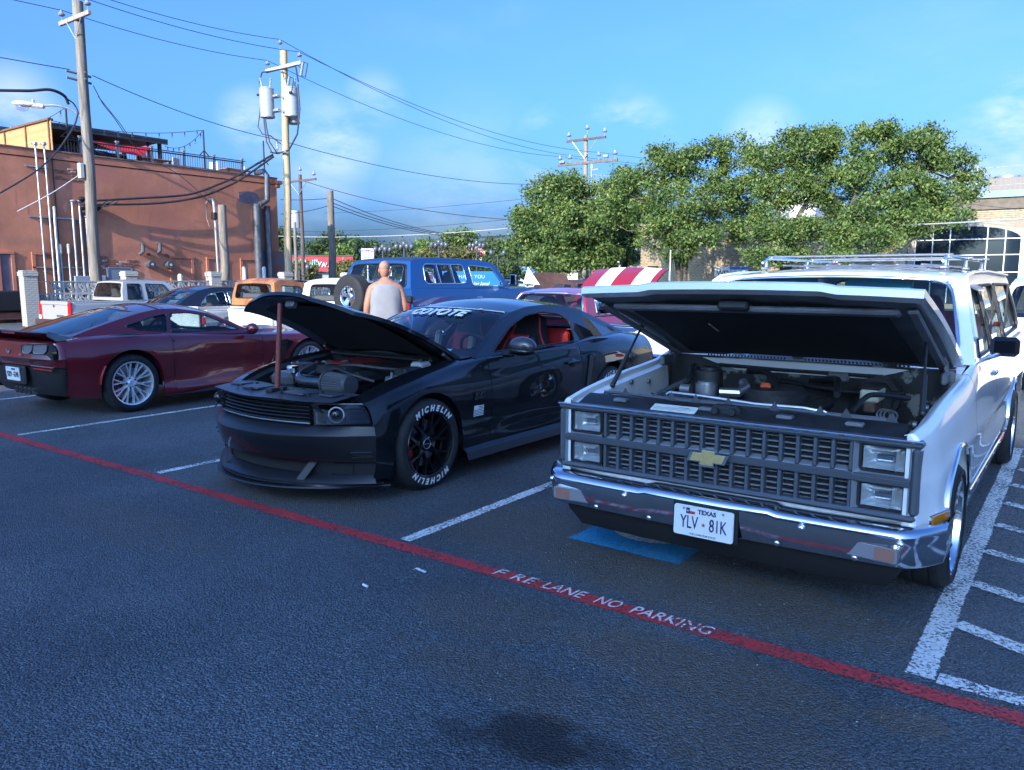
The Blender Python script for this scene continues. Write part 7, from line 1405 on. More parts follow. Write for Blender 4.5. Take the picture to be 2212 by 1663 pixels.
# hood, nose
MB().grid(deck(VL, .62, -.86, 14, 20, lambda x, u: .035*(1-u*u)+.03*max(0, 1-(u/.45)**2), fcrown=lambda x, u: (.22*(1-u*u)*max(0, (x-.2)/.42)))).obj('hood', MP, VC, smooth=50)
def vn(z, xf, W, xs=.60): return [(xs+(xf-xs)*max(0, cos(t))**.7, W*math.copysign(abs(sin(t))**.85, sin(t)), z) for t in np.linspace(-pi/2, pi/2, 33)]
MB().grid([vn(.17, .90, .86), vn(.3, .94, .885), vn(.45, .95, .885), vn(.56, .90, .84), vn(.625, .83, .70)]).obj('front_bumper', MP, VC, smooth=40)
for sg in (1, -1): MB().box((.62, sg*.78, .60), (.30, .14, .05), .02, Matrix.Rotation(sg*-.6, 3, 'Z')).obj('headlight', BLKG, VC)
# tail: boxy plan with soft corners
def vt(z, xb, W, xs=-3.30, e=.42): return [(xs+(xb-xs)*max(0, cos(t))**e, W*math.copysign(abs(sin(t))**.70, sin(t)), z) for t in np.linspace(-pi/2, pi/2, 41)]
MB().grid([vt(.868, -3.46, .80, -3.25), vt(.862, -3.545, .835), vt(.845, -3.575, .850), vt(.80, -3.585, .875), vt(.70, -3.59, .90), vt(.672, -3.60, .905), vt(.655, -3.575, .90), vt(.605, -3.535, .885), vt(.58, -3.53, .88)], flip=True).obj('rear_fascia', MP, VC, smooth=26)
MB().grid(deck(VL, -3.0, -3.42, 6, 16, .012)+[[(-3.50, .80*u, .868) for u in np.linspace(-1, 1, 17)]]).obj('rear_deck', MP, VC, smooth=40)
MB().grid([vt(.585, -3.528, .878), vt(.56, -3.50, .865), vt(.36, -3.47, .82), vt(.24, -3.40, .77, -3.2), vt(.20, -3.2, .70, -3.1)], flip=True).obj('rear_diffuser', BLKP, VC, smooth=30)
for sg in (1, -1):
    for k in range(11):
        z = .535-.026*k; x = -3.36+.012*k; MB().box((x, sg*(.868-.006*k), z), (.15, .05, .007), .003, Matrix.Rotation(sg*.5, 3, 'Z')).obj('vent_slat', BLKM, VC)
    MB().box((-3.53, sg*.60, .585), (.03, .46, .014), .005).obj('diffuser_trim', GREYM, VC); MB().box((-3.525, sg*.60, .553), (.02, .40, .022), .006).obj('reflector', REDL, VC)
    # tail lamps in a black pod
    M = Matrix.Translation((-3.585, sg*.645, .772)) @ Matrix.Rotation(-sg*.20, 4, 'Z') @ basis((0, 0, 0), (0, -1, 0), (0, 0, 1)); s2 = -sg
    def pl(pts): return [(x*s2*-1, y) for (x, y) in pts][::(1 if sg > 0 else -1)] if False else [(x*(-sg), y) for (x, y) in pts]
    pod = rounded(pl([(-.235, .058), (.205, .078), (.245, .02), (.25, -.105), (.225, -.10), (.155, -.045), (-.20, -.042), (-.24, -.01)]), .014, 3); po = MB().prism(pod, -.03, .016, M).obj('tail_lamp_pod', BLKG, VC, smooth=30)
    for (xa, xb, d) in ((-.195, -.055, 0), (-.03, .17, .012)):
        l4 = rounded(pl([(xa+.012, .045+d*.6), (xb+.012, .052+d), (xb-.006, -.005), (xb-.055, -.034), (xa+.015, -.034), (xa-.006, -.012)]), .012, 3); lo = MB().prism(l4, .012, .026, M).obj('tail_lamp', pm('smoked_lamp', (.13, .135, .145), .12, coat=.8), po, smooth=30)
        c = [(x, y) for (x, y) in l4]; MB().tube([M @ Vector((p[0], p[1], .026)) for p in c], .005, 5, closed=True).obj('lamp_rim', GREYM, lo)
    for k in range(2): MB().cyl((-3.36, sg*(.05+.10*k), .275), (-3.47, sg*(.05+.10*k), .270), .043, n=18).obj('exhaust_tip', CHROME, VC); MB().cyl((-3.471, sg*(.05+.10*k), .270), (-3.473, sg*(.05+.10*k), .270), .036, n=16).obj('exhaust_bore', DARK, VC)
MB().box((-3.53, 0, .46), (.05, .46, .22), .02).obj('plate_recess', BLKP, VC)
plate(VC, basis((-3.562, 0, .475), (0, -1, 0), (-.06, 0, 1)), .305, .152, ('KRV', '6240'), 'TEXAS', None, False, pm('black_ink', (.02, .02, .022), .5)); MB().box((-3.575, 0, .475), (.012, .32, .165), .006).obj('plate_frame', BLKM, VC) if False else None
MB().prism([(-.05, .02), (0, -.015), (.05, .02), (.03, -.02), (0, -.035), (-.03, -.02)], 0, .006, basis((-3.592, 0, .74), (0, -1, 0), (0, 0, 1))).obj('rear_emblem', CHROME, VC, smooth=0)
text_mb('Z06', .03, .002, .2, .001, xs=1.3).xf(basis((-3.604, -.28, .705), (0, -1, 0), (0, 0, 1))).obj('model_badge', CHROME, VC, smooth=0)
# wing
W_ = []
for u in np.linspace(-1, 1, 25):
    y = .80*u; zc = .945-.0*abs(u)+.0; sw = .06*abs(u)**4
    W_.append([(-3.34+sw*.3, y, .885+.01), (-3.50+sw, y, zc-.005), (-3.60+sw, y, zc+.028), (-3.605+sw, y, zc+.015), (-3.50+sw, y, zc-.045), (-3.40+sw, y, .872)])
wg = MB().grid(W_, cu=False); wgo = wg.obj('rear_wing', pm('wing_black', (.012, .012, .014), .22, coat=.5), VC, smooth=30)
for sg in (1, -1): MB().add([(-3.28, sg*.80, .90), (-3.55, sg*.80, .965), (-3.56, sg*.80, .93), (-3.47, sg*.815, .865), (-3.25, sg*.82, .888)], [(0, 1, 2, 3, 4)]).obj('winglet', pm('smoke_visor', (.10, .12, .14)), wgo, smooth=0)
MB().box((-3.57, 0, .945), (.02, .30, .03), .006).obj('brake_lamp', REDL, wgo); 
# sill, side vent, fuel/door details
for sg in (1, -1):
    MB().grid([[(x, sg*y, z) for (y, z) in ((.925, .175), (.955, .135), (.945, .12), (.85, .12))] for x in np.linspace(-.45, -2.30, 10)], flip=sg < 0).obj('side_skirt', BLKP, VC)
    y_ = lambda x, z: sg*(np.interp(z, [q[1] for q in VL(x)], [q[0] for q in VL(x)])+.006)
    vp = [(-.30, .655), (-.40, .70), (-.52, .69), (-.62, .50), (-.78, .26), (-.70, .24), (-.52, .34), (-.42, .50)]; MB().add([(x, y_(x, z), z) for (x, z) in vp], [tuple(range(8))]).obj('side_vent', BLKG, VC, smooth=0)
    for k in range(4): MB().tube([(x, y_(x, z)+sg*.004, z) for (x, z) in ((-.40-.06*k, .66-.09*k), (-.53-.06*k, .65-.10*k))], .008, 5).obj('vent_fin', BLKM, VC)
    MB().add([(x, y_(x, z)+sg*.0, z) for (x, z) in ((-2.10, .835), (-2.165, .83), (-2.165, .78), (-2.135, .785))], [(0, 1, 2, 3)]).obj('door_release', BLKM, VC, smooth=0)
    MB().tube([(x, y_(x, z), z) for (x, z) in [(-2.71-.395*cos(a), .345+.395*sin(a)) for a in np.linspace(.05, .60, 8)]], .012, 6).obj('side_marker', REDL, VC)
    MB().tube([(x, y_(x, z), z) for (x, z) in [(.37*cos(a), .335+.37*sin(a)) for a in np.linspace(.5, .75, 5)]], .012, 6).obj('front_marker', AMB, VC)
    ms = MB().box((-1.06, sg*.93, .845), (.06, .14, .03), .012).obj('door_mirror', MP, VC); MB().sph((-1.05, sg*1.01, .885), .10, 14, 10, (.75, .95, .72)).obj('mirror_shell', MP, ms)
    MB().add([(-2.50, y_(-2.5, .86)*.985, .885), (-2.70, y_(-2.7, .87)*.985, .915), (-2.95, y_(-2.9, .87)*.985, .90), (-2.7, y_(-2.7, .86)*1.0, .892)], [(0, 1, 2, 3)]).obj('quarter_intake', BLKM, VC, smooth=0)
# cabin
cb = cabin(VC, dict(A=[(-.88, .812), (-1.15, .955), (-1.45, 1.09), (-1.56, 1.118)], roof=[(-1.56, 1.118), (-1.85, 1.165), (-2.1, 1.165), (-2.35, 1.13)], C=[(-2.35, 1.13), (-2.7, 1.05), (-3.05, .955), (-3.22, .898)], yb=lambda x: float(np.interp(x, [-3.2, -2.7, -2.0, -.9], [.70, .80, .835, .815])), zb=.85, yr=lambda x: float(np.interp(x, [-3.2, -2.4, -1.6], [.50, .575, .585])), zr=1.14, pow=1.1,
   bulge=(.34, (.22, -.06), -.10), crown=.06, paint=MP, wsm=(.06, .03, .02), rwm=(.10, .02, .05), rwglass=GLSD, wseal=(.008, BLKG),
   windows=[(rounded([(-1.10, .872), (-1.50, 1.065), (-1.72, 1.108), (-1.98, 1.108), (-2.10, .885)], .03), GLS), (rounded([(-2.14, .90), (-2.03, 1.105), (-2.2, 1.085), (-2.62, .985), (-2.48, .935)], .03), GLSD)]))
for x in (-2.02, -2.10): MB().tube([(x, .56*u, 1.168+.055*(1-u*u)) for u in np.linspace(-1, 1, 13)], .006, 5).obj('roof_seam', BLKM if x < -2.05 else GREYM, VC)
MB().box((-1.3, 0, .78), (.4, 1.3, .12), .05).obj('dashboard', pm('dash_blk', (.012, .012, .013)), VC); steering(VC, -1.58, .36, .83, BLKP, .17)
for y in (.36, -.36): seat(VC, -2.0, y, .34, pm('dark_leather', (.03, .03, .032), .55), None, .5, .58)
MB().box((-1.8, 0, .32), (1.9, 1.5, .06)).obj('cabin_floor', DARK, VC, smooth=0); MB().box((-1.62, 0, 1.06), (.035, .22, .06), .02).obj('rear_view_mirror', BLKP, VC); MB().box((-2.85, 0, .80), (.7, 1.2, .04)).obj('cargo_shelf', DARK, VC, smooth=0)
for sg in (1, -1):
    wheel(VC, 0, sg*.80, .328, .328, .27, .252, 'y10', RIMC, (REDCAL, RAD(4)), n=44); wheel(VC, -2.71, sg*.80, .337, .337, .33, .258, 'y10', RIMC, (REDCAL, RAD(4)), n=44)
# ================================================================ THE OTHER VEHICLES
def body(t, mat, L, x0, x1, arches, panels, hood=None, trunk=None, crown=.03, front=None, rear=None, sub=4, smooth=34, nosemat=None):
    LF = lines_fn(L); b_ = [x0]+panels+[x1]; nm = ['fender', 'door', 'quarter_panel', 'bed_side']
    for i in range(len(b_)-1): side_panels(nm[i] if i < 4 else 'panel', mat, t, LF, b_[i]-(.004 if i else 0), b_[i+1], max(6, int(abs(b_[i+1]-b_[i])*12)), [a for a in arches if min(b_[i], b_[i+1])-.5 < a[0] < max(b_[i], b_[i+1])+.5], sub, smooth=smooth)
    for (cx_, cz_, R) in arches: well(t, cx_, cz_, R*.99, LF(cx_)[1][0]-.04, .45)
    for (sp, nm_) in ((hood, 'hood'), (trunk, 'trunk_lid')):
        if sp: MB().grid(deck(LF, sp[0], sp[1], 8, 16, crown)).obj(nm_, sp[2] if len(sp) > 2 else mat, t, smooth=50)
    for (x, bul, nm_, sg) in ((x0, front, 'front_panel', 1), (x1, rear, 'rear_panel', -1)):
        if bul is not None: c = column(LF(x), 3); MB().grid([[(x+sg*bul*(1-abs(u)**2.5), y*u, z) for u in np.linspace(-1, 1, 17)] for (y, z) in c], flip=sg < 0).obj(nm_, mat, t, smooth=45)
    return LF
def wheels4(t, xf, xr, y, R, W, rr, style='steel', rim=None, hub=None):
    out = []
    for x in (xf, xr):
        for sg in (1, -1): out.append(wheel(t, x, sg*y, R, R, W, rr, style, rim, None, disc=False, hubcap=hub, n=28))
    return out
def simple_seats(t, x, z, mat, n=2, w_=.5, facing=1):
    for y in ((.38, -.38) if n == 2 else (0,)): seat(t, x, y, z, mat, None, w_ if n == 2 else 1.3, .55)
VINYL = pm('grey_vinyl', (.09, .09, .09), .6)
def pk_lines(x0, x1, zt, zb, w_, zf=None): # slab-sided pickup
    return [[(x0, w_*.93, zb), (x1, w_*.93, zb)], [(x0, w_*.97, zb+.12), (x1, w_*.97, zb+.12)], [(x0, w_, zb+.32), (x1, w_, zb+.32)], [(x0, w_*.985, zt-.22), (x1, w_*.985, zt-.22)], [(x0, w_*.975, zt-.05), (x1, w_*.975, zt-.05)], [(x0, w_*.945, zt), (x1, w_*.945, zt)]]
def bed(t, mat, xf, xr, w_, zt, zb, floor=.55):
    MB().box(((xf+xr)/2, 0, floor), (xf-xr, w_*1.8, .05)).obj('bed_floor', pm('bed_liner', (.03, .03, .03), .8), t, smooth=0); MB().box((xf, 0, (zt+floor)/2), (.05, w_*1.8, zt-floor)).obj('bed_bulkhead', mat, t, smooth=0)
    for sg in (1, -1): MB().box(((xf+xr)/2, sg*w_*.87, (zt+floor)/2), (xf-xr, .04, zt-floor)).box(((xf+xr)/2, sg*w_*.91, zt-.01), (xf-xr, .10, .03), .008).obj('bed_wall', mat, t, smooth=0)
def rdcab(t, sp): return cabin(t, sp)

# ---- silver compact pickup by the pillar (tail towards us)
SILV = carpaint('silver_paint', (.46, .46, .44), rough=.35, metal=.3)
T = car('pickup_truck', 'silver-tan compact pickup truck with red tail lamps beside the brick pillar', (-22.0, 13.35, 0), 90, cat='pickup truck')
L = pk_lines(.95, -3.55, .96, .34, .85); body(T, SILV, L, .95, -3.55, [(0, .34, .40), (-2.9, .34, .40)], [-.62, -1.62, -1.70], (.95, -.62), None, .03, .03, None)
bed(T, SILV, -1.75, -3.5, .85, .96, .34)
tg = MB().box((-3.57, 0, .73), (.05, 1.36, .46), .02).box((-3.585, 0, .93), (.06, 1.40, .10), .02).obj('tailgate', SILV, T); MB().box((-3.60, -.30, .62), (.006, .36, .05)).obj('tailgate_badge', pm('badge_dark', (.08, .08, .08), .5), tg, smooth=0); MB().cyl((-3.60, 0, .86), (-3.606, 0, .86), .035, n=14).obj('tailgate_emblem', pm('badge_red', (.2, .02, .02), .4), tg)
for sg in (1, -1): tl = MB().box((-3.565, sg*.765, .74), (.07, .155, .44), .02).obj('tail_lamp', REDL, T); MB().box((-3.605, sg*.765, .58), (.006, .12, .09)).obj('reverse_lens', pm('white_lens', (.7, .7, .7), .2), tl, smooth=0)
MB().box((-3.66, 0, .46), (.14, 1.62, .16), .03).obj('rear_bumper', CHROME, T)
cabin(T, dict(A=[(-.60, .985), (-.95, 1.38), (-1.05, 1.44)], roof=[(-1.05, 1.44), (-1.3, 1.475), (-2.0, 1.475), (-2.18, 1.44)], C=[(-2.18, 1.44), (-2.26, 1.2), (-2.28, .975)], yb=.80, zb=.98, yr=.66, zr=1.45, bulge=(.12, (.06, -.03), -.03), crown=.03, paint=SILV, wsm=(.06, .06, .05), rwm=(.10, .10, .18), wseal=(.012, BLKP), rseal=(.012, BLKP),
    windows=[(rounded([(-.86, 1.0), (-1.12, 1.37), (-1.62, 1.39), (-1.62, 1.0)], .03), GLS), (rounded([(-1.76, 1.0), (-1.76, 1.39), (-2.10, 1.39), (-2.16, 1.0)], .04), GLSD)])); simple_seats(T, -1.5, .6, VINYL); steering(T, -.95, .36, 1.0, BLKP); wheels4(T, 0, -2.9, .72, .34, .22, .19)

# ---- two-tone classic: black roof over pale body
PALE = carpaint('pale_silver', (.50, .51, .52), rough=.3, metal=.2); BLR = carpaint('black_roof', (.010, .011, .014), rough=.2)
T = car('classic_coupe', 'pale classic coupe with a rounded black roof between two pickups', (-18.9, 13.9, 0), 90, 'cars parked in the far row'); T.scale = (1.07, 1.07, .985)
L = [[(.95, .80, .28), (-3.9, .80, .30)], [(.95, .86, .42), (-3.9, .84, .42)], [(.95, .88, .60), (-1.5, .90, .62), (-3.9, .86, .62)], [(.95, .84, .80), (-1.5, .87, .82), (-3.9, .78, .80)], [(.95, .72, .90), (-1.5, .80, .95), (-3.9, .62, .86)]]
body(T, PALE, L, .95, -3.9, [(0, .34, .37), (-2.9, .34, .35)], [-.6, -1.75], (.95, -.6), (-2.95, -3.9), .05, .08, .10)
cabin(T, dict(A=[(-.62, .95), (-.95, 1.30), (-1.08, 1.37)], roof=[(-1.08, 1.37), (-1.5, 1.43), (-2.0, 1.43), (-2.35, 1.36)], C=[(-2.35, 1.36), (-2.75, 1.17), (-3.1, .93)], yb=.76, zb=.95, yr=.58, zr=1.38, bulge=(.2, (.12, -.10), -.16), crown=.05, paint=BLR, rwm=(.16, .16, .12), wseal=(.008, CHROME),
    windows=[(rounded([(-.92, .97), (-1.14, 1.29), (-1.62, 1.32), (-1.62, .97)], .04), GLS), (rounded([(-1.70, .97), (-1.70, 1.325), (-2.15, 1.26), (-2.45, .98)], .07), GLS)])); simple_seats(T, -1.55, .5, VINYL); steering(T, -1.1, .36, 1.0, BLKM); wheels4(T, 0, -2.9, .72, .34, .2, .19)
for sg in (1, -1): MB().sph((-3.92, sg*.62, .70), .07, 12, 8, (.5, 1, 1)).obj('tail_lamp', REDL, T)
MB().box((-4.02, 0, .45), (.12, 1.66, .12), .04).obj('rear_bumper', CHROME, T)

# ---- rusty orange pickup
RUST = pm('patina_paint', (.52, .20, .06), .55, coat=.2, col2=(.24, .085, .035), vscale=2.6, stops=(.40, .62)); PBED = pm('faded_white', (.46, .46, .45), .5, var=.12, vscale=3)
def old_pickup(name, lab, x, y, cabm, bedm, step, tail):
    T = car(name, lab, (x, y, 0), 90, 'classic pickups', 'pickup truck'); T.scale = (1.07, 1.07, 1.01)
    if not step:
        L = pk_lines(.9, -3.55, .93, .34, .93); LF = body(T, bedm, L, .9, -3.55, [(0, .36, .42), (-2.95, .36, .42)], [-.62, -1.66, -1.74], (.9, -.62, cabm), None, .05, .03, None); bed(T, bedm, -1.78, -3.5, .93, .93, .34)
    else:
        L = pk_lines(.9, -1.72, .95, .36, .86); LF = body(T, cabm, L, .9, -1.72, [(0, .36, .42)], [-.62], (.9, -.62), None, .05, .03, 0.0)
        MB().box((-2.65, 0, .56), (1.75, 1.36, .05)).obj('bed_floor', WOODB, T, smooth=0); MB().box((-1.8, 0, .78), (.04, 1.36, .42)).obj('bed_bulkhead', bedm, T, smooth=0)
        for sg in (1, -1):
            MB().box((-2.65, sg*.69, .78), (1.75, .035, .44), .008).box((-2.65, sg*.69, 1.01), (1.75, .07, .035), .012).obj('bed_wall', bedm, T)
            P = [[(-2.75+.44*cos(a), sg*(.72+.20*s_), .36+.44*sin(a)*(1-.06*s_**4)+.02) for s_ in (0, .5, .85, 1.0)]+[(-2.75+.44*cos(a), sg*.92, .36+.36*sin(a))] for a in np.linspace(-.15, pi+.15, 20)]; MB().grid(P).obj('rear_fender', bedm, T, smooth=50)
            MB().box((-2.05, sg*.78, .50), (.32, .18, .03), .008).obj('running_step', BLKM, T)
    tx = -3.56; tg = MB().box((tx, 0, .78), (.045, 1.32 if step else 1.42, .44), .012).box((tx-.015, 0, .985), (.05, 1.34 if step else 1.44, .05), .015).box((tx-.012, 0, .585), (.04, 1.32, .05), .012).obj('tailgate', bedm if not step else MATS['tail_white'], T)
    if tail:
        MB().box((tx-.027, 0, .79), (.008, .98, .20), .003).obj('raised_panel', MATS['tail_white'], tg); text_mb(tail, .125, .006, 0, .002, xs=1.12).xf(basis((tx-.036, 0, .79), (0, -1, 0), (0, 0, 1))).obj('tailgate_lettering', pm('tail_letter', (.55, .53, .46), .5), tg, smooth=0)
    for sg in (1, -1):
        lp = MB().cyl((tx+.06, sg*.80, .66), (tx-.03, sg*.80, .66), .055, n=18).obj('tail_lamp', REDL, T) if step else MB().box((tx+.0, sg*.86, .70), (.05, .08, .18), .02).obj('tail_lamp', REDL, T)
        if step: MB().lathe([(.055, 0), (.066, .004), (.066, .02), (.055, .024)], 18, Matrix.Translation((tx-.03, sg*.80, .66)) @ Matrix.Rotation(pi/2, 4, 'Z')).obj('lamp_ring', CHROME, lp)
    MB().box((tx-.12, 0, .46), (.10, 1.75, .13), .03).obj('rear_bumper', CHROME if step else bedm, T)
    cabin(T, dict(A=[(-.58, .97), (-.80, 1.40), (-.90, 1.52)], roof=[(-.90, 1.52), (-1.2, 1.585), (-1.55, 1.585), (-1.68, 1.52)], C=[(-1.68, 1.52), (-1.72, 1.25), (-1.72, .965)], yb=.87 if not step else .82, zb=.96, yr=.72, zr=1.54, bulge=(.16, (.10, -.02), -.02), crown=.05, paint=cabm, wsm=(.06, .06, .05), rwm=(.16 if not step else .34, .10, .30), rseal=(.012, BLKP), wseal=(.010, BLKP),
        windows=[(rounded([(-.84, 1.0), (-.98, 1.42), (-1.50, 1.45), (-1.54, 1.0)], .05), GLS)])); seat(T, -1.35, 0, .6, VINYL, None, 1.3, .5); steering(T, -.9, .40, 1.0, BLKM); wheels4(T, 0, -2.85 if not step else -2.75, .78, .36, .22, .19, 'steel', WHITEM)
    if not step: MB().grid([[(-.86+.10*(1-u*u)+dx, .70*u, 1.545+dz) for u in np.linspace(-1, 1, 13)] for (dx, dz) in ((-.08, .035), (.16, .01), (.17, -.01))]).obj('sun_visor', cabm, T)
    return T
pm('tail_white', (.78, .76, .70), .45)
old_pickup('classic_pickup', 'patina orange classic pickup with a visor over its cab', -16.75, 13.75, RUST, PBED, False, None)
WTR = pm('chalk_white', (.66, .65, .62), .45, var=.06, vscale=3); old_pickup('stepside_pickup', 'white stepside pickup with CHEVROLET on its tailgate', -13.55, 13.35, WTR, WTR, True, 'CHEVROLET')

# ---- blue wagon with spare wheel
BLU = carpaint('blue_paint', (.005, .065, .215), rough=.3, metal=.25); BLK_TOP = pm('dark_blue_top', (.016, .035, .085), .6)
T = car('blue_wagon', 'blue two-door utility wagon with a spare wheel on its tailgate', (-11.42, 14.55, .16), 90, None, 'utility wagon')
L = [[(.85, .90, .42), (-3.40, .90, .45)], [(.85, .96, .56), (-3.40, .95, .56)], [(.85, .985, .80), (-3.40, .975, .80)], [(.85, .96, 1.08), (-3.40, .95, 1.09)], [(.85, .93, 1.17), (-3.40, .92, 1.21)]]
body(T, BLU, L, .85, -3.40, [(0, .42, .47), (-2.65, .42, .47)], [-.60, -1.66], (.85, -.44), None, .04, .04, .0)
cb = cabin(T, dict(A=[(-.42, 1.20), (-.72, 1.60), (-.85, 1.70)], roof=[(-.85, 1.70), (-1.3, 1.75), (-2.6, 1.765), (-3.12, 1.735), (-3.22, 1.69)], C=[(-3.22, 1.69), (-3.30, 1.5), (-3.40, 1.21)], yb=.915, zb=1.21, yr=.74, zr=1.72, bulge=(.14, (.08, -.02), -.02), crown=.035, paint=BLU, roofmat=BLK_TOP, wsm=(.06, .06, .05), rwm=(.12, .12, .05), rseal=(.016, BLKP), wseal=(.012, CHROME), rwglass=glassm('clear_pane', (.85, .9, .92)),
    windows=[(rounded([(-.66, 1.24), (-.92, 1.60), (-1.62, 1.64), (-1.62, 1.24)], .05), None), (rounded([(-1.80, 1.29), (-1.80, 1.65), (-2.92, 1.65), (-2.98, 1.29)], .09), glassm('clear_pane', (.85, .9, .92)))]))
for sg in (1, -1):
    for x in (-2.16, -2.56): MB().tube([(x, sg*(cb['fy'](x, z)+.004), z) for z in (1.30, 1.645)], .012, 6).obj('window_divider', CHROME, T)
    MB().box((-1.5, sg*.975, .90), (3.5, .015, .035), .004).box((-1.5, sg*.972, .80), (3.5, .015, .03), .004).obj('side_moulding', CHROME, T); mk = MB().box((-3.02, sg*.965, .885), (.26, .03, .075), .02).obj('side_marker', CHROME, T); MB().box((-3.02, sg*.978, .885), (.21, .02, .05), .01).obj('lens', REDL, mk)
    tl = MB().box((-3.41, sg*.855, .80), (.05, .13, .36), .025).obj('tail_lamp', CHROME, T); MB().box((-3.435, sg*.855, .80), (.02, .10, .31), .015).obj('lens', REDL, tl)
    MB().box((-1.50, sg*.965, 1.02), (.17, .03, .035), .01).obj('door_handle', CHROME, T); mr = MB().tube([(-.66, sg*.93, 1.2), (-.60, sg*1.06, 1.30)], .012, 6).box((-.60, sg*1.12, 1.36), (.04, .16, .22), .03).obj('door_mirror', CHROME, T)
MB().box((-3.42, 0, 1.02), (.03, 1.60, .17), .01).box((-3.42, 0, .76), (.04, 1.45, .38), .015).obj('tailgate', BLU, T); MB().box((-3.445, -.30, 1.0), (.02, .9, .03), .006).obj('tailgate_trim', CHROME, T); MB().box((-3.44, -.92, 1.02), (.10, .12, .12), .02).obj('carrier_hinge', BLKM, T); MB().tube([(-3.47, -.9, 1.0), (-3.56, -.5, 1.0), (-3.56, .1, 1.0)], .03, 8).tube([(-3.47, -.85, .62), (-3.56, -.4, .7), (-3.56, .1, .95)], .03, 8).obj('tyre_carrier', BLKM, T)
sw_ = wheel(T, -3.66, .30, 1.06, .40, .27, .20, 'five', CHROME, None, disc=False, n=36); sw_.rotation_euler = (0, 0, pi/2); sw_.name = 'spare_wheel'
MB().box((-3.55, 0, .55), (.14, 1.85, .17), .03).obj('rear_bumper', CHROME, T)
MB().box((-.62, 0, 1.14), (.34, 1.6, .14), .04).obj('dashboard', BLKP, T); simple_seats(T, -1.35, .80, pm('blue_seat', (.02, .05, .12), .6)); steering(T, -.9, .4, 1.2, BLKM); [setattr(o_, 'location', (o_.location.x, o_.location.y, .25)) for o_ in wheels4(T, 0, -2.65, .80, .40, .27, .20, 'five', CHROME)]

# ---- red coupe with a striped hood up
REDP = carpaint('red_paint', (.30, .012, .018), rough=.28); STW = pm('stripe_white', (.76, .74, .70), .4)
T = car('red_coupe', 'red coupe with a white-striped raised hood and bright-framed rear window', (-7.7, 14.1, 0), 90, None, 'car')
L = [[(.85, .82, .26), (-3.75, .82, .28)], [(.85, .88, .42), (-3.75, .88, .42)], [(.85, .90, .60), (-3.75, .90, .62)], [(.85, .87, .80), (-3.75, .87, .82)], [(.85, .80, .90), (-3.75, .80, .93)]]
LF = body(T, REDP, L, .85, -3.75, [(0, .34, .38), (-2.8, .34, .38)], [-.6, -1.9], None, (-2.46, -3.75), .03, .04, .04)
cabin(T, dict(A=[(-.62, .93), (-.98, 1.24), (-1.08, 1.29)], roof=[(-1.08, 1.29), (-1.5, 1.345), (-2.0, 1.345), (-2.3, 1.30)], C=[(-2.3, 1.30), (-2.42, 1.13), (-2.50, .935)], yb=.79, zb=.93, yr=.64, zr=1.31, bulge=(.2, (.12, -.05), -.06), crown=.04, paint=REDP, wsm=(.05, .05, .04), rwm=(.07, .07, .08), rwglass=glassm('dusty_pane', (.62, .66, .66)), rseal=(.022, CHROME), seal=(.015, CHROME), wseal=(.010, CHROME),
    windows=[(rounded([(-.92, .95), (-1.14, 1.22), (-2.08, 1.25), (-2.16, .96)], .04), None)])); simple_seats(T, -1.5, .5, VINYL); steering(T, -1.05, .36, .95, BLKM); wheels4(T, 0, -2.8, .72, .34, .22, .19)
HAA = RAD(41); HMM = Matrix.Translation((-.58, 0, .93)) @ Matrix.Rotation(-HAA, 4, 'Y'); 
def hood_strip(u0, u1, mat, nm, par, off=0.0):
    P = [[Vector((1.30*i/10, .76*u, .05*(1-u*u)+.06*sin(pi*i/10)-.10*(i/10)**3+off)) for u in np.linspace(u0, u1, 7)] for i in range(11)]; return MB().grid(P, flip=True).xf(HMM).obj(nm, mat, par, smooth=50)
hd_ = hood_strip(-1, 1, REDP, 'hood', T)
for (a, b_) in ((-.86, -.42), (.12, .56)): hood_strip(a, b_, STW, 'hood_stripe', hd_, .006)
P = [[Vector((1.30*i/10, .75*u, .05*(1-u*u)+.06*sin(pi*i/10)-.10*(i/10)**3-.03)) for u in np.linspace(-1, 1, 9)] for i in range(11)]; MB().grid(P).xf(HMM).obj('hood_frame', BLKP, hd_, smooth=50)
for sg in (1, -1): MB().box((-3.79, sg*.62, .72), (.03, .30, .12), .015).obj('tail_lamp', REDL, T)
MB().box((-3.86, 0, .48), (.10, 1.72, .12), .03).obj('rear_bumper', CHROME, T)
MB().box((.1, 0, .55), (1.2, 1.3, .3), .03).obj('engine_bay', DARK, T)
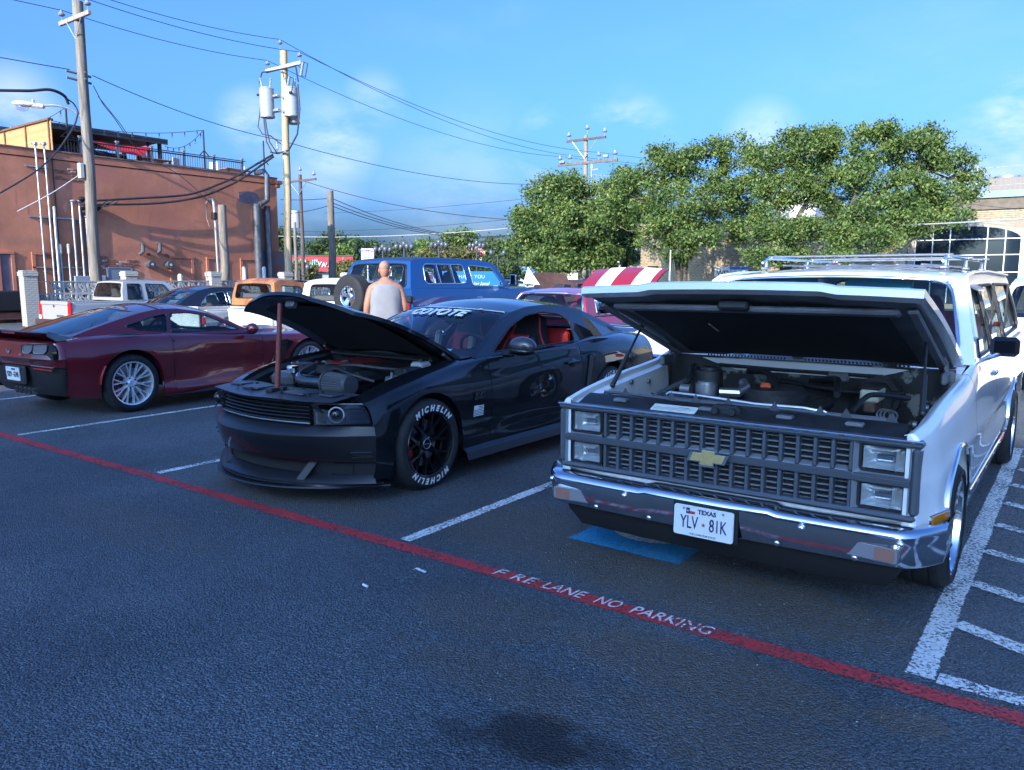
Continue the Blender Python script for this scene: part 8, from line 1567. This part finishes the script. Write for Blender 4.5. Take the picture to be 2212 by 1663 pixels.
# ---- two-tone low car in the next bay
WCR = carpaint('cream_white', (.62, .61, .58), rough=.3); MAR = carpaint('deep_maroon', (.055, .008, .014), rough=.25)
T = car('two_tone_coupe', 'cream coupe with a dark maroon rear deck behind the black coupe', (-5.05, 13.6, 0), 90, None, 'car')
L = [[(.85, .82, .26), (-3.35, .82, .28)], [(.85, .88, .42), (-3.35, .88, .42)], [(.85, .90, .58), (-3.35, .90, .60)], [(.85, .88, .76), (-3.35, .88, .80)], [(.85, .82, .86), (-3.35, .80, .91)]]
body(T, WCR, L, .85, -3.35, [(0, .33, .37), (-2.6, .33, .37)], [-.6, -1.8], (.85, -.6), (-2.45, -3.35, MAR), .03, .04, .04)
cabin(T, dict(A=[(-.62, .88), (-1.0, 1.20), (-1.1, 1.24)], roof=[(-1.1, 1.24), (-1.5, 1.28), (-1.9, 1.28), (-2.1, 1.24)], C=[(-2.1, 1.24), (-2.3, 1.10), (-2.5, .90)], yb=.80, zb=.90, yr=.64, zr=1.25, bulge=(.2, (.12, -.06), -.08), crown=.04, paint=MAR, wseal=(.008, CHROME), rseal=(.012, CHROME), windows=[(rounded([(-.92, .92), (-1.14, 1.17), (-1.9, 1.19), (-2.05, .92)], .04), GLS)])); wheels4(T, 0, -2.6, .72, .33, .2, .19)
MB().tube([(-3.36-.04*(1-u*u), .80*u, .915) for u in np.linspace(-1, 1, 11)], .014, 6).obj('deck_moulding', CHROME, T)
for sg in (1, -1): MB().box((-3.38, sg*.60, .74), (.05, .26, .12), .02).obj('tail_lamp', REDL, T)
MB().box((-3.46, 0, .50), (.10, 1.7, .14), .03).obj('rear_bumper', CHROME, T); simple_seats(T, -1.5, .5, VINYL)
# ---- white wagon at the far right, and distant ones
def far_car(name, lab, loc, rz, mat, h=1.5, suv=True, cat='car'):
    T = car(name, lab, loc, rz, 'cars parked farther off', cat); zb = .95 if suv else .85; L = [[(.85, .84, .3), (-3.5, .84, .32)], [(.85, .90, .55), (-3.5, .90, .55)], [(.85, .90, .75), (-3.5, .90, .78)], [(.85, .82, zb), (-3.5, .84, zb+.05)]]
    body(T, mat, L, .85, -3.5, [(0, .35, .40), (-2.7, .35, .40)], [-.6, -1.8], (.85, -.6), None if suv else (-2.9, -3.5), .04, .06, .05)
    cabin(T, dict(A=[(-.6, zb+.02), (-1.1, h-.1), (-1.2, h-.05)], roof=[(-1.2, h-.05), (-1.7, h), (-2.9 if suv else -2.3, h-.02), (-3.2 if suv else -2.5, h-.08)], C=[(-3.2 if suv else -2.5, h-.08), (-3.35 if suv else -2.8, h-.3), (-3.48 if suv else -3.1, zb+.04)], yb=.82, zb=zb, yr=.64, zr=h-.06, bulge=(.18, (.12, -.05), -.06), crown=.03, paint=mat, rwglass=GLSD, windows=[(rounded([(-.95, zb+.04), (-1.22, h-.14), (-1.8, h-.12), (-1.8, zb+.04)], .04), GLS), (rounded([(-1.88, zb+.05), (-1.88, h-.12), (-2.75 if suv else -2.4, h-.16), (-2.95 if suv else -2.6, zb+.06)], .05), GLSD)])); simple_seats(T, -1.5, .5, VINYL); wheels4(T, 0, -2.7, .74, .35, .22, .21)
    for sg in (1, -1): MB().box((.90, sg*.65, .72), (.05, .3, .12), .03).obj('headlight', LAMPW, T); MB().box((-3.54, sg*.72, .85), (.05, .16, .25), .02).obj('tail_lamp', REDL, T)
    return T
far_car('parked_wagon', 'white parked car beyond the white wagon at the edge', (-.25, 16.8, 0), 90, WPAINT, 1.56)
p = at(1128, 618, 34); far_car('parked_car', 'dark blue car in the distance past the blue wagon', (p.x, p.y, 0), 100, carpaint('navy_paint', (.012, .035, .12), rough=.3), 1.45)
p = at(1190, 615, 30); T = far_car('rusty_car', 'brown rusty old car with its hood up in the distance', (p.x-.5, p.y+1.2, 0), 150, pm('rust_brown', (.10, .045, .028), .7, col2=(.05, .025, .02), vscale=4), 1.45, False)
MB().grid([[Vector((.3+.9*cos(.9)*s_-.15*u*u, .75*u, .95+.75*s_+.06*(1-u*u)*4*s_*(1-s_)+.05*(1-u*u))) for u in np.linspace(-1, 1, 9)] for s_ in np.linspace(0, 1, 6)]).obj('hood', MATS['rust_brown'], T, smooth=50)
p = at(1226, 603, 45); far_car('parked_car', 'pale grey car in the distance before the cream shop', (p.x, p.y, 0), 100, PALE, 1.45, False)
pn = thing('pennant_sign', 'small white triangular pennant sign beyond the red coupe roof', 'sign', (at(1150, 615, 26).x, at(1150, 615, 26).y, 0), RAD(40)); zz = at(1150, 612, 26).z; MB().prism([(-.3, 0), (.25, -.05), (-.15, .55)], -.01, .01, basis((0, 0, zz), (1, 0, 0), (0, 0, 1))).obj('panel', WHT, pn, smooth=0); MB().cyl((-.2, .04, 0), (-.2, .04, zz+.3), .02, n=6).obj('post', GALV, pn)
# motorcycle bars / small roadside bits behind the stepside
mc = thing('motorcycle', 'parked motorcycle with bright handlebars behind the pickups', 'motorcycle', (at(680, 640, 21).x, at(680, 640, 21).y, 0), RAD(60))
for x in (-.72, .72): MB().lathe([(.24, -.05), (.31, -.06), (.33, 0), (.31, .06), (.24, .05)], 24, Matrix.Translation((x, 0, .33))).obj('wheel', RUB, mc)
MB().box((0, 0, .55), (.7, .28, .30), .08).obj('engine', GREYM, mc); MB().sph((.15, 0, .85), .28, 12, 8, (1.2, .6, .6)).obj('tank', BLKG, mc); MB().box((-.4, 0, .78), (.6, .28, .1), .04).obj('seat', BLKP, mc); MB().tube([(.72, 0, .33), (.45, 0, 1.05), (.40, -.1, 1.25), (.30, -.38, 1.28)], .022, 6).tube([(.45, 0, 1.05), (.40, .1, 1.25), (.30, .38, 1.28)], .02, 6).obj('handlebar', CHROME, mc); MB().sph((.55, 0, 1.0), .1, 10, 8).obj('headlight', CHROME, mc)
for sg in (1, -1): MB().cyl((.33, sg*.3, 1.3), (.33, sg*.36, 1.46), .01, n=6).sph((.33, sg*.36, 1.48), .06, 8, 6, (.4, 1, .8)).obj('mirror', CHROME, mc)
# litter
tag(MB().grid([[(-.045+.09*i/6, -.012+.024*j/2+.01*sin(i*.9), .006+.008*abs(sin(i*1.1))) for j in range(3)] for i in range(7)]).obj('paper_scrap', WHT, None, (-2.957, 3.125, 0), (0, 0, .2)), 'curled white paper scrap lying near the red line', 'litter')
tag(MB().cyl((-.02, 0, .008), (.022, .006, .009), .0065, n=8).obj('cigarette_butt', WHT, None, (-3.044, 2.785, 0), (0, 0, -.3)), 'white cigarette butt lying on open asphalt', 'litter')
gm = MB()
for _ in range(900):
    x_, y_ = RNG.uniform(-6.5, .3), RNG.uniform(1.3, 4.6); r_ = RNG.uniform(.0015, .005); a_ = RNG.uniform(0, 6.28); q = [(x_+r_*cos(a_+k*2.09)*RNG.uniform(.7, 1.3), y_+r_*sin(a_+k*2.09)*RNG.uniform(.7, 1.3), .001) for k in range(3)]+[(x_, y_, .001+r_*RNG.uniform(.6, 1.2))]
    gm.add(q, [(0, 1, 3), (1, 2, 3), (2, 0, 3)])
gm.obj('loose_grit', pm('grit', (.26, .25, .23), .9, col2=(.48, .46, .42), vscale=40), None, smooth=0, kind='stuff')
# ================================================================ THE MAN
SKIN = pm('skin', (.42, .19, .115), .55, var=.10, vscale=9, bump=.05, bscale=60); SHIRT = pm('grey_jersey', (.24, .24, .25), .9, var=.06, vscale=12, bump=.25, bscale=9, dist=.02); JEAN = pm('dark_shorts', (.03, .035, .05), .85)
def skinned(name, pts, edges, radii, mat, parent, levels=2, root=0):
    me = bpy.data.meshes.new(name); me.from_pydata([tuple(p) for p in pts], edges, []); o = bpy.data.objects.new(name, me); COL.objects.link(o)
    sk = o.modifiers.new('skin', 'SKIN'); sk.use_smooth_shade = True; sv_ = me.skin_vertices[0].data
    for i, r in enumerate(radii): sv_[i].radius = r if isinstance(r, tuple) else (r, r); sv_[i].use_root = (i == root)
    sb = o.modifiers.new('sub', 'SUBSURF'); sb.levels = levels; sb.render_levels = levels
    dg = bpy.context.evaluated_depsgraph_get(); m2 = bpy.data.meshes.new_from_object(o.evaluated_get(dg)); bpy.data.objects.remove(o); bpy.data.meshes.remove(me); m2.materials.clear(); m2.materials.append(mat); m2.shade_smooth(); return link(name, m2, parent)
mp_ = at(832, 600, 11.2); man = thing('person', 'bald man in a grey sleeveless shirt with a black wristband, seen from behind', 'person', (mp_.x, mp_.y, 0), RAD(52)); man.scale = (1.0, 1.05, 1.07)
# local: +Y is the way he faces (away), +X his right
pts = [(0, 0, .95), (0, .0, 1.12), (0, -.01, 1.30), (0, 0, 1.43), (0, .01, 1.52), (0, .025, 1.56), (.10, 0, .90), (.12, .03, .50), (.12, -.01, .09), (.13, .12, .05), (-.10, 0, .90), (-.12, -.02, .50), (-.12, -.05, .09), (-.13, .08, .05),
       (.20, 0, 1.415), (.265, -.02, 1.17), (.285, .06, .94), (.285, .085, .86), (-.20, 0, 1.415), (-.27, -.01, 1.17), (-.28, .07, .94), (-.28, .095, .86)]
ed = [(0, 1), (1, 2), (2, 3), (3, 4), (4, 5), (0, 6), (6, 7), (7, 8), (8, 9), (0, 10), (10, 11), (11, 12), (12, 13), (3, 14), (14, 15), (15, 16), (16, 17), (3, 18), (18, 19), (19, 20), (20, 21)]
rd = [(.17, .13), (.175, .135), (.18, .125), (.14, .10), .068, .066, .10, .065, .045, .04, .10, .065, .045, .04, .072, .052, .037, .030, .072, .052, .037, .030]
skinned('body', pts, ed, rd, SKIN, man)
hdm = MB(); P = []
for i in range(15):
    th = pi*i/14; row = []
    for j in range(20):
        a = 2*pi*j/20; x, y, z = sin(th)*cos(a), sin(th)*sin(a), cos(th); jaw = 1-.22*max(0, -z)**1.2; row.append(Vector((x*.078*jaw, y*.098*(1-.12*max(0, -z))+.012*max(0, -z)*(y > 0), z*.122)))
    P.append(row)
hdm.grid(P, cu=True)
hdm.add([(-.014, .094, .0), (.014, .094, .0), (0, .092, .035), (0, .125, -.012), (0, .098, -.022)], [(0, 2, 3), (2, 1, 3), (1, 4, 3), (4, 0, 3)])
for sg in (1, -1): hdm.sph((sg*.08, -.005, -.012), .032, 10, 8, (.35, .75, 1.1))
hdm.tube([(-.028, .092, -.055), (0, .099, -.056), (.028, .092, -.055)], .007, 6)
RH = Matrix.Translation((0, .03, 1.655)) @ Matrix.Rotation(RAD(-22), 4, 'Z') @ Matrix.Rotation(RAD(-8), 4, 'X'); hdm.xf(RH); ho = hdm.obj('head', SKIN, man, smooth=60)
for sg in (1, -1): MB().sph((sg*.032, .088, .012), .011, 8, 6).xf(RH).obj('eye', pm('eye_white', (.7, .7, .7), .2), ho)
MB().sph((0, -.012, .012), 1, 18, 8, (.0795, .0965, .085)).xf(RH @ Matrix.Translation((0, 0, .02))).obj('stubble', pm('stubble_skin', (.36, .20, .14), .7, var=.2, vscale=80), ho, smooth=60)
# shirt: sleeveless, hanging loose
SH = []; prof = [(1.50, .085, .075, .0), (1.475, .145, .085, .0), (1.445, .205, .105, 0), (1.38, .222, .135, 0), (1.28, .228, .150, .0), (1.15, .232, .158, 0), (1.0, .238, .165, 0), (.90, .245, .170, .0), (.82, .25, .172, 0)]
for (z, rx, ry, dy) in prof:
    SH.append([Vector((rx*math.copysign(abs(cos(a))**.8, cos(a))+.004*sin(7*a+z*9), ry*math.copysign(abs(sin(a))**.85, sin(a))+.010*sin(5*a+z*4)*(1.5-z)*1.6+dy, z+.008*sin(3*a))) for a in np.linspace(0, 2*pi, 49)[:-1]])
MB().grid(SH, cu=True).obj('shirt', SHIRT, man, smooth=60)
for sg in (1, -1): skinned('shorts_leg', [(sg*.09, 0, .93), (sg*.115, .015, .68), (sg*.12, .01, .48)], [(0, 1), (1, 2)], [.125, .11, .095], JEAN, man, 2)
for sg in (1, -1):
    wx, wy, wz = sg*.285, .085 if sg > 0 else .095, .855
    for k in range(5):
        if k < 4: a0 = Vector((wx, wy+.028-.02*k, wz-.03)); ln = (.085, .095, .09, .072)[k]; q = [a0, a0+Vector((0, .004, -.07)), a0+Vector((-sg*.01, .006, -.07-ln*.5)), a0+Vector((-sg*.028, .004, -.07-ln*.92))]; r_ = [.011, .0098, .009, .0078]
        else: a0 = Vector((wx, wy+.03, wz-.02)); q = [a0, a0+Vector((-sg*.012, .03, -.045)), a0+Vector((-sg*.018, .036, -.085))]; r_ = [.013, .011, .009]
        skinned('finger', q, [(i, i+1) for i in range(len(q)-1)], r_, SKIN, man, 1)
    MB().sph((wx, wy, wz-.05), .048, 10, 8, (.38, .85, 1.05)).obj('palm', SKIN, man, smooth=60)
    MB().box((sg*.125, .11, .05), (.105, .29, .10), .035).obj('shoe', BLKP, man)
MB().cyl((.283, .052, .965), (.286, .08, .885), .047, .041, 18).obj('wristband', pm('black_band', (.012, .012, .014), .8), man)
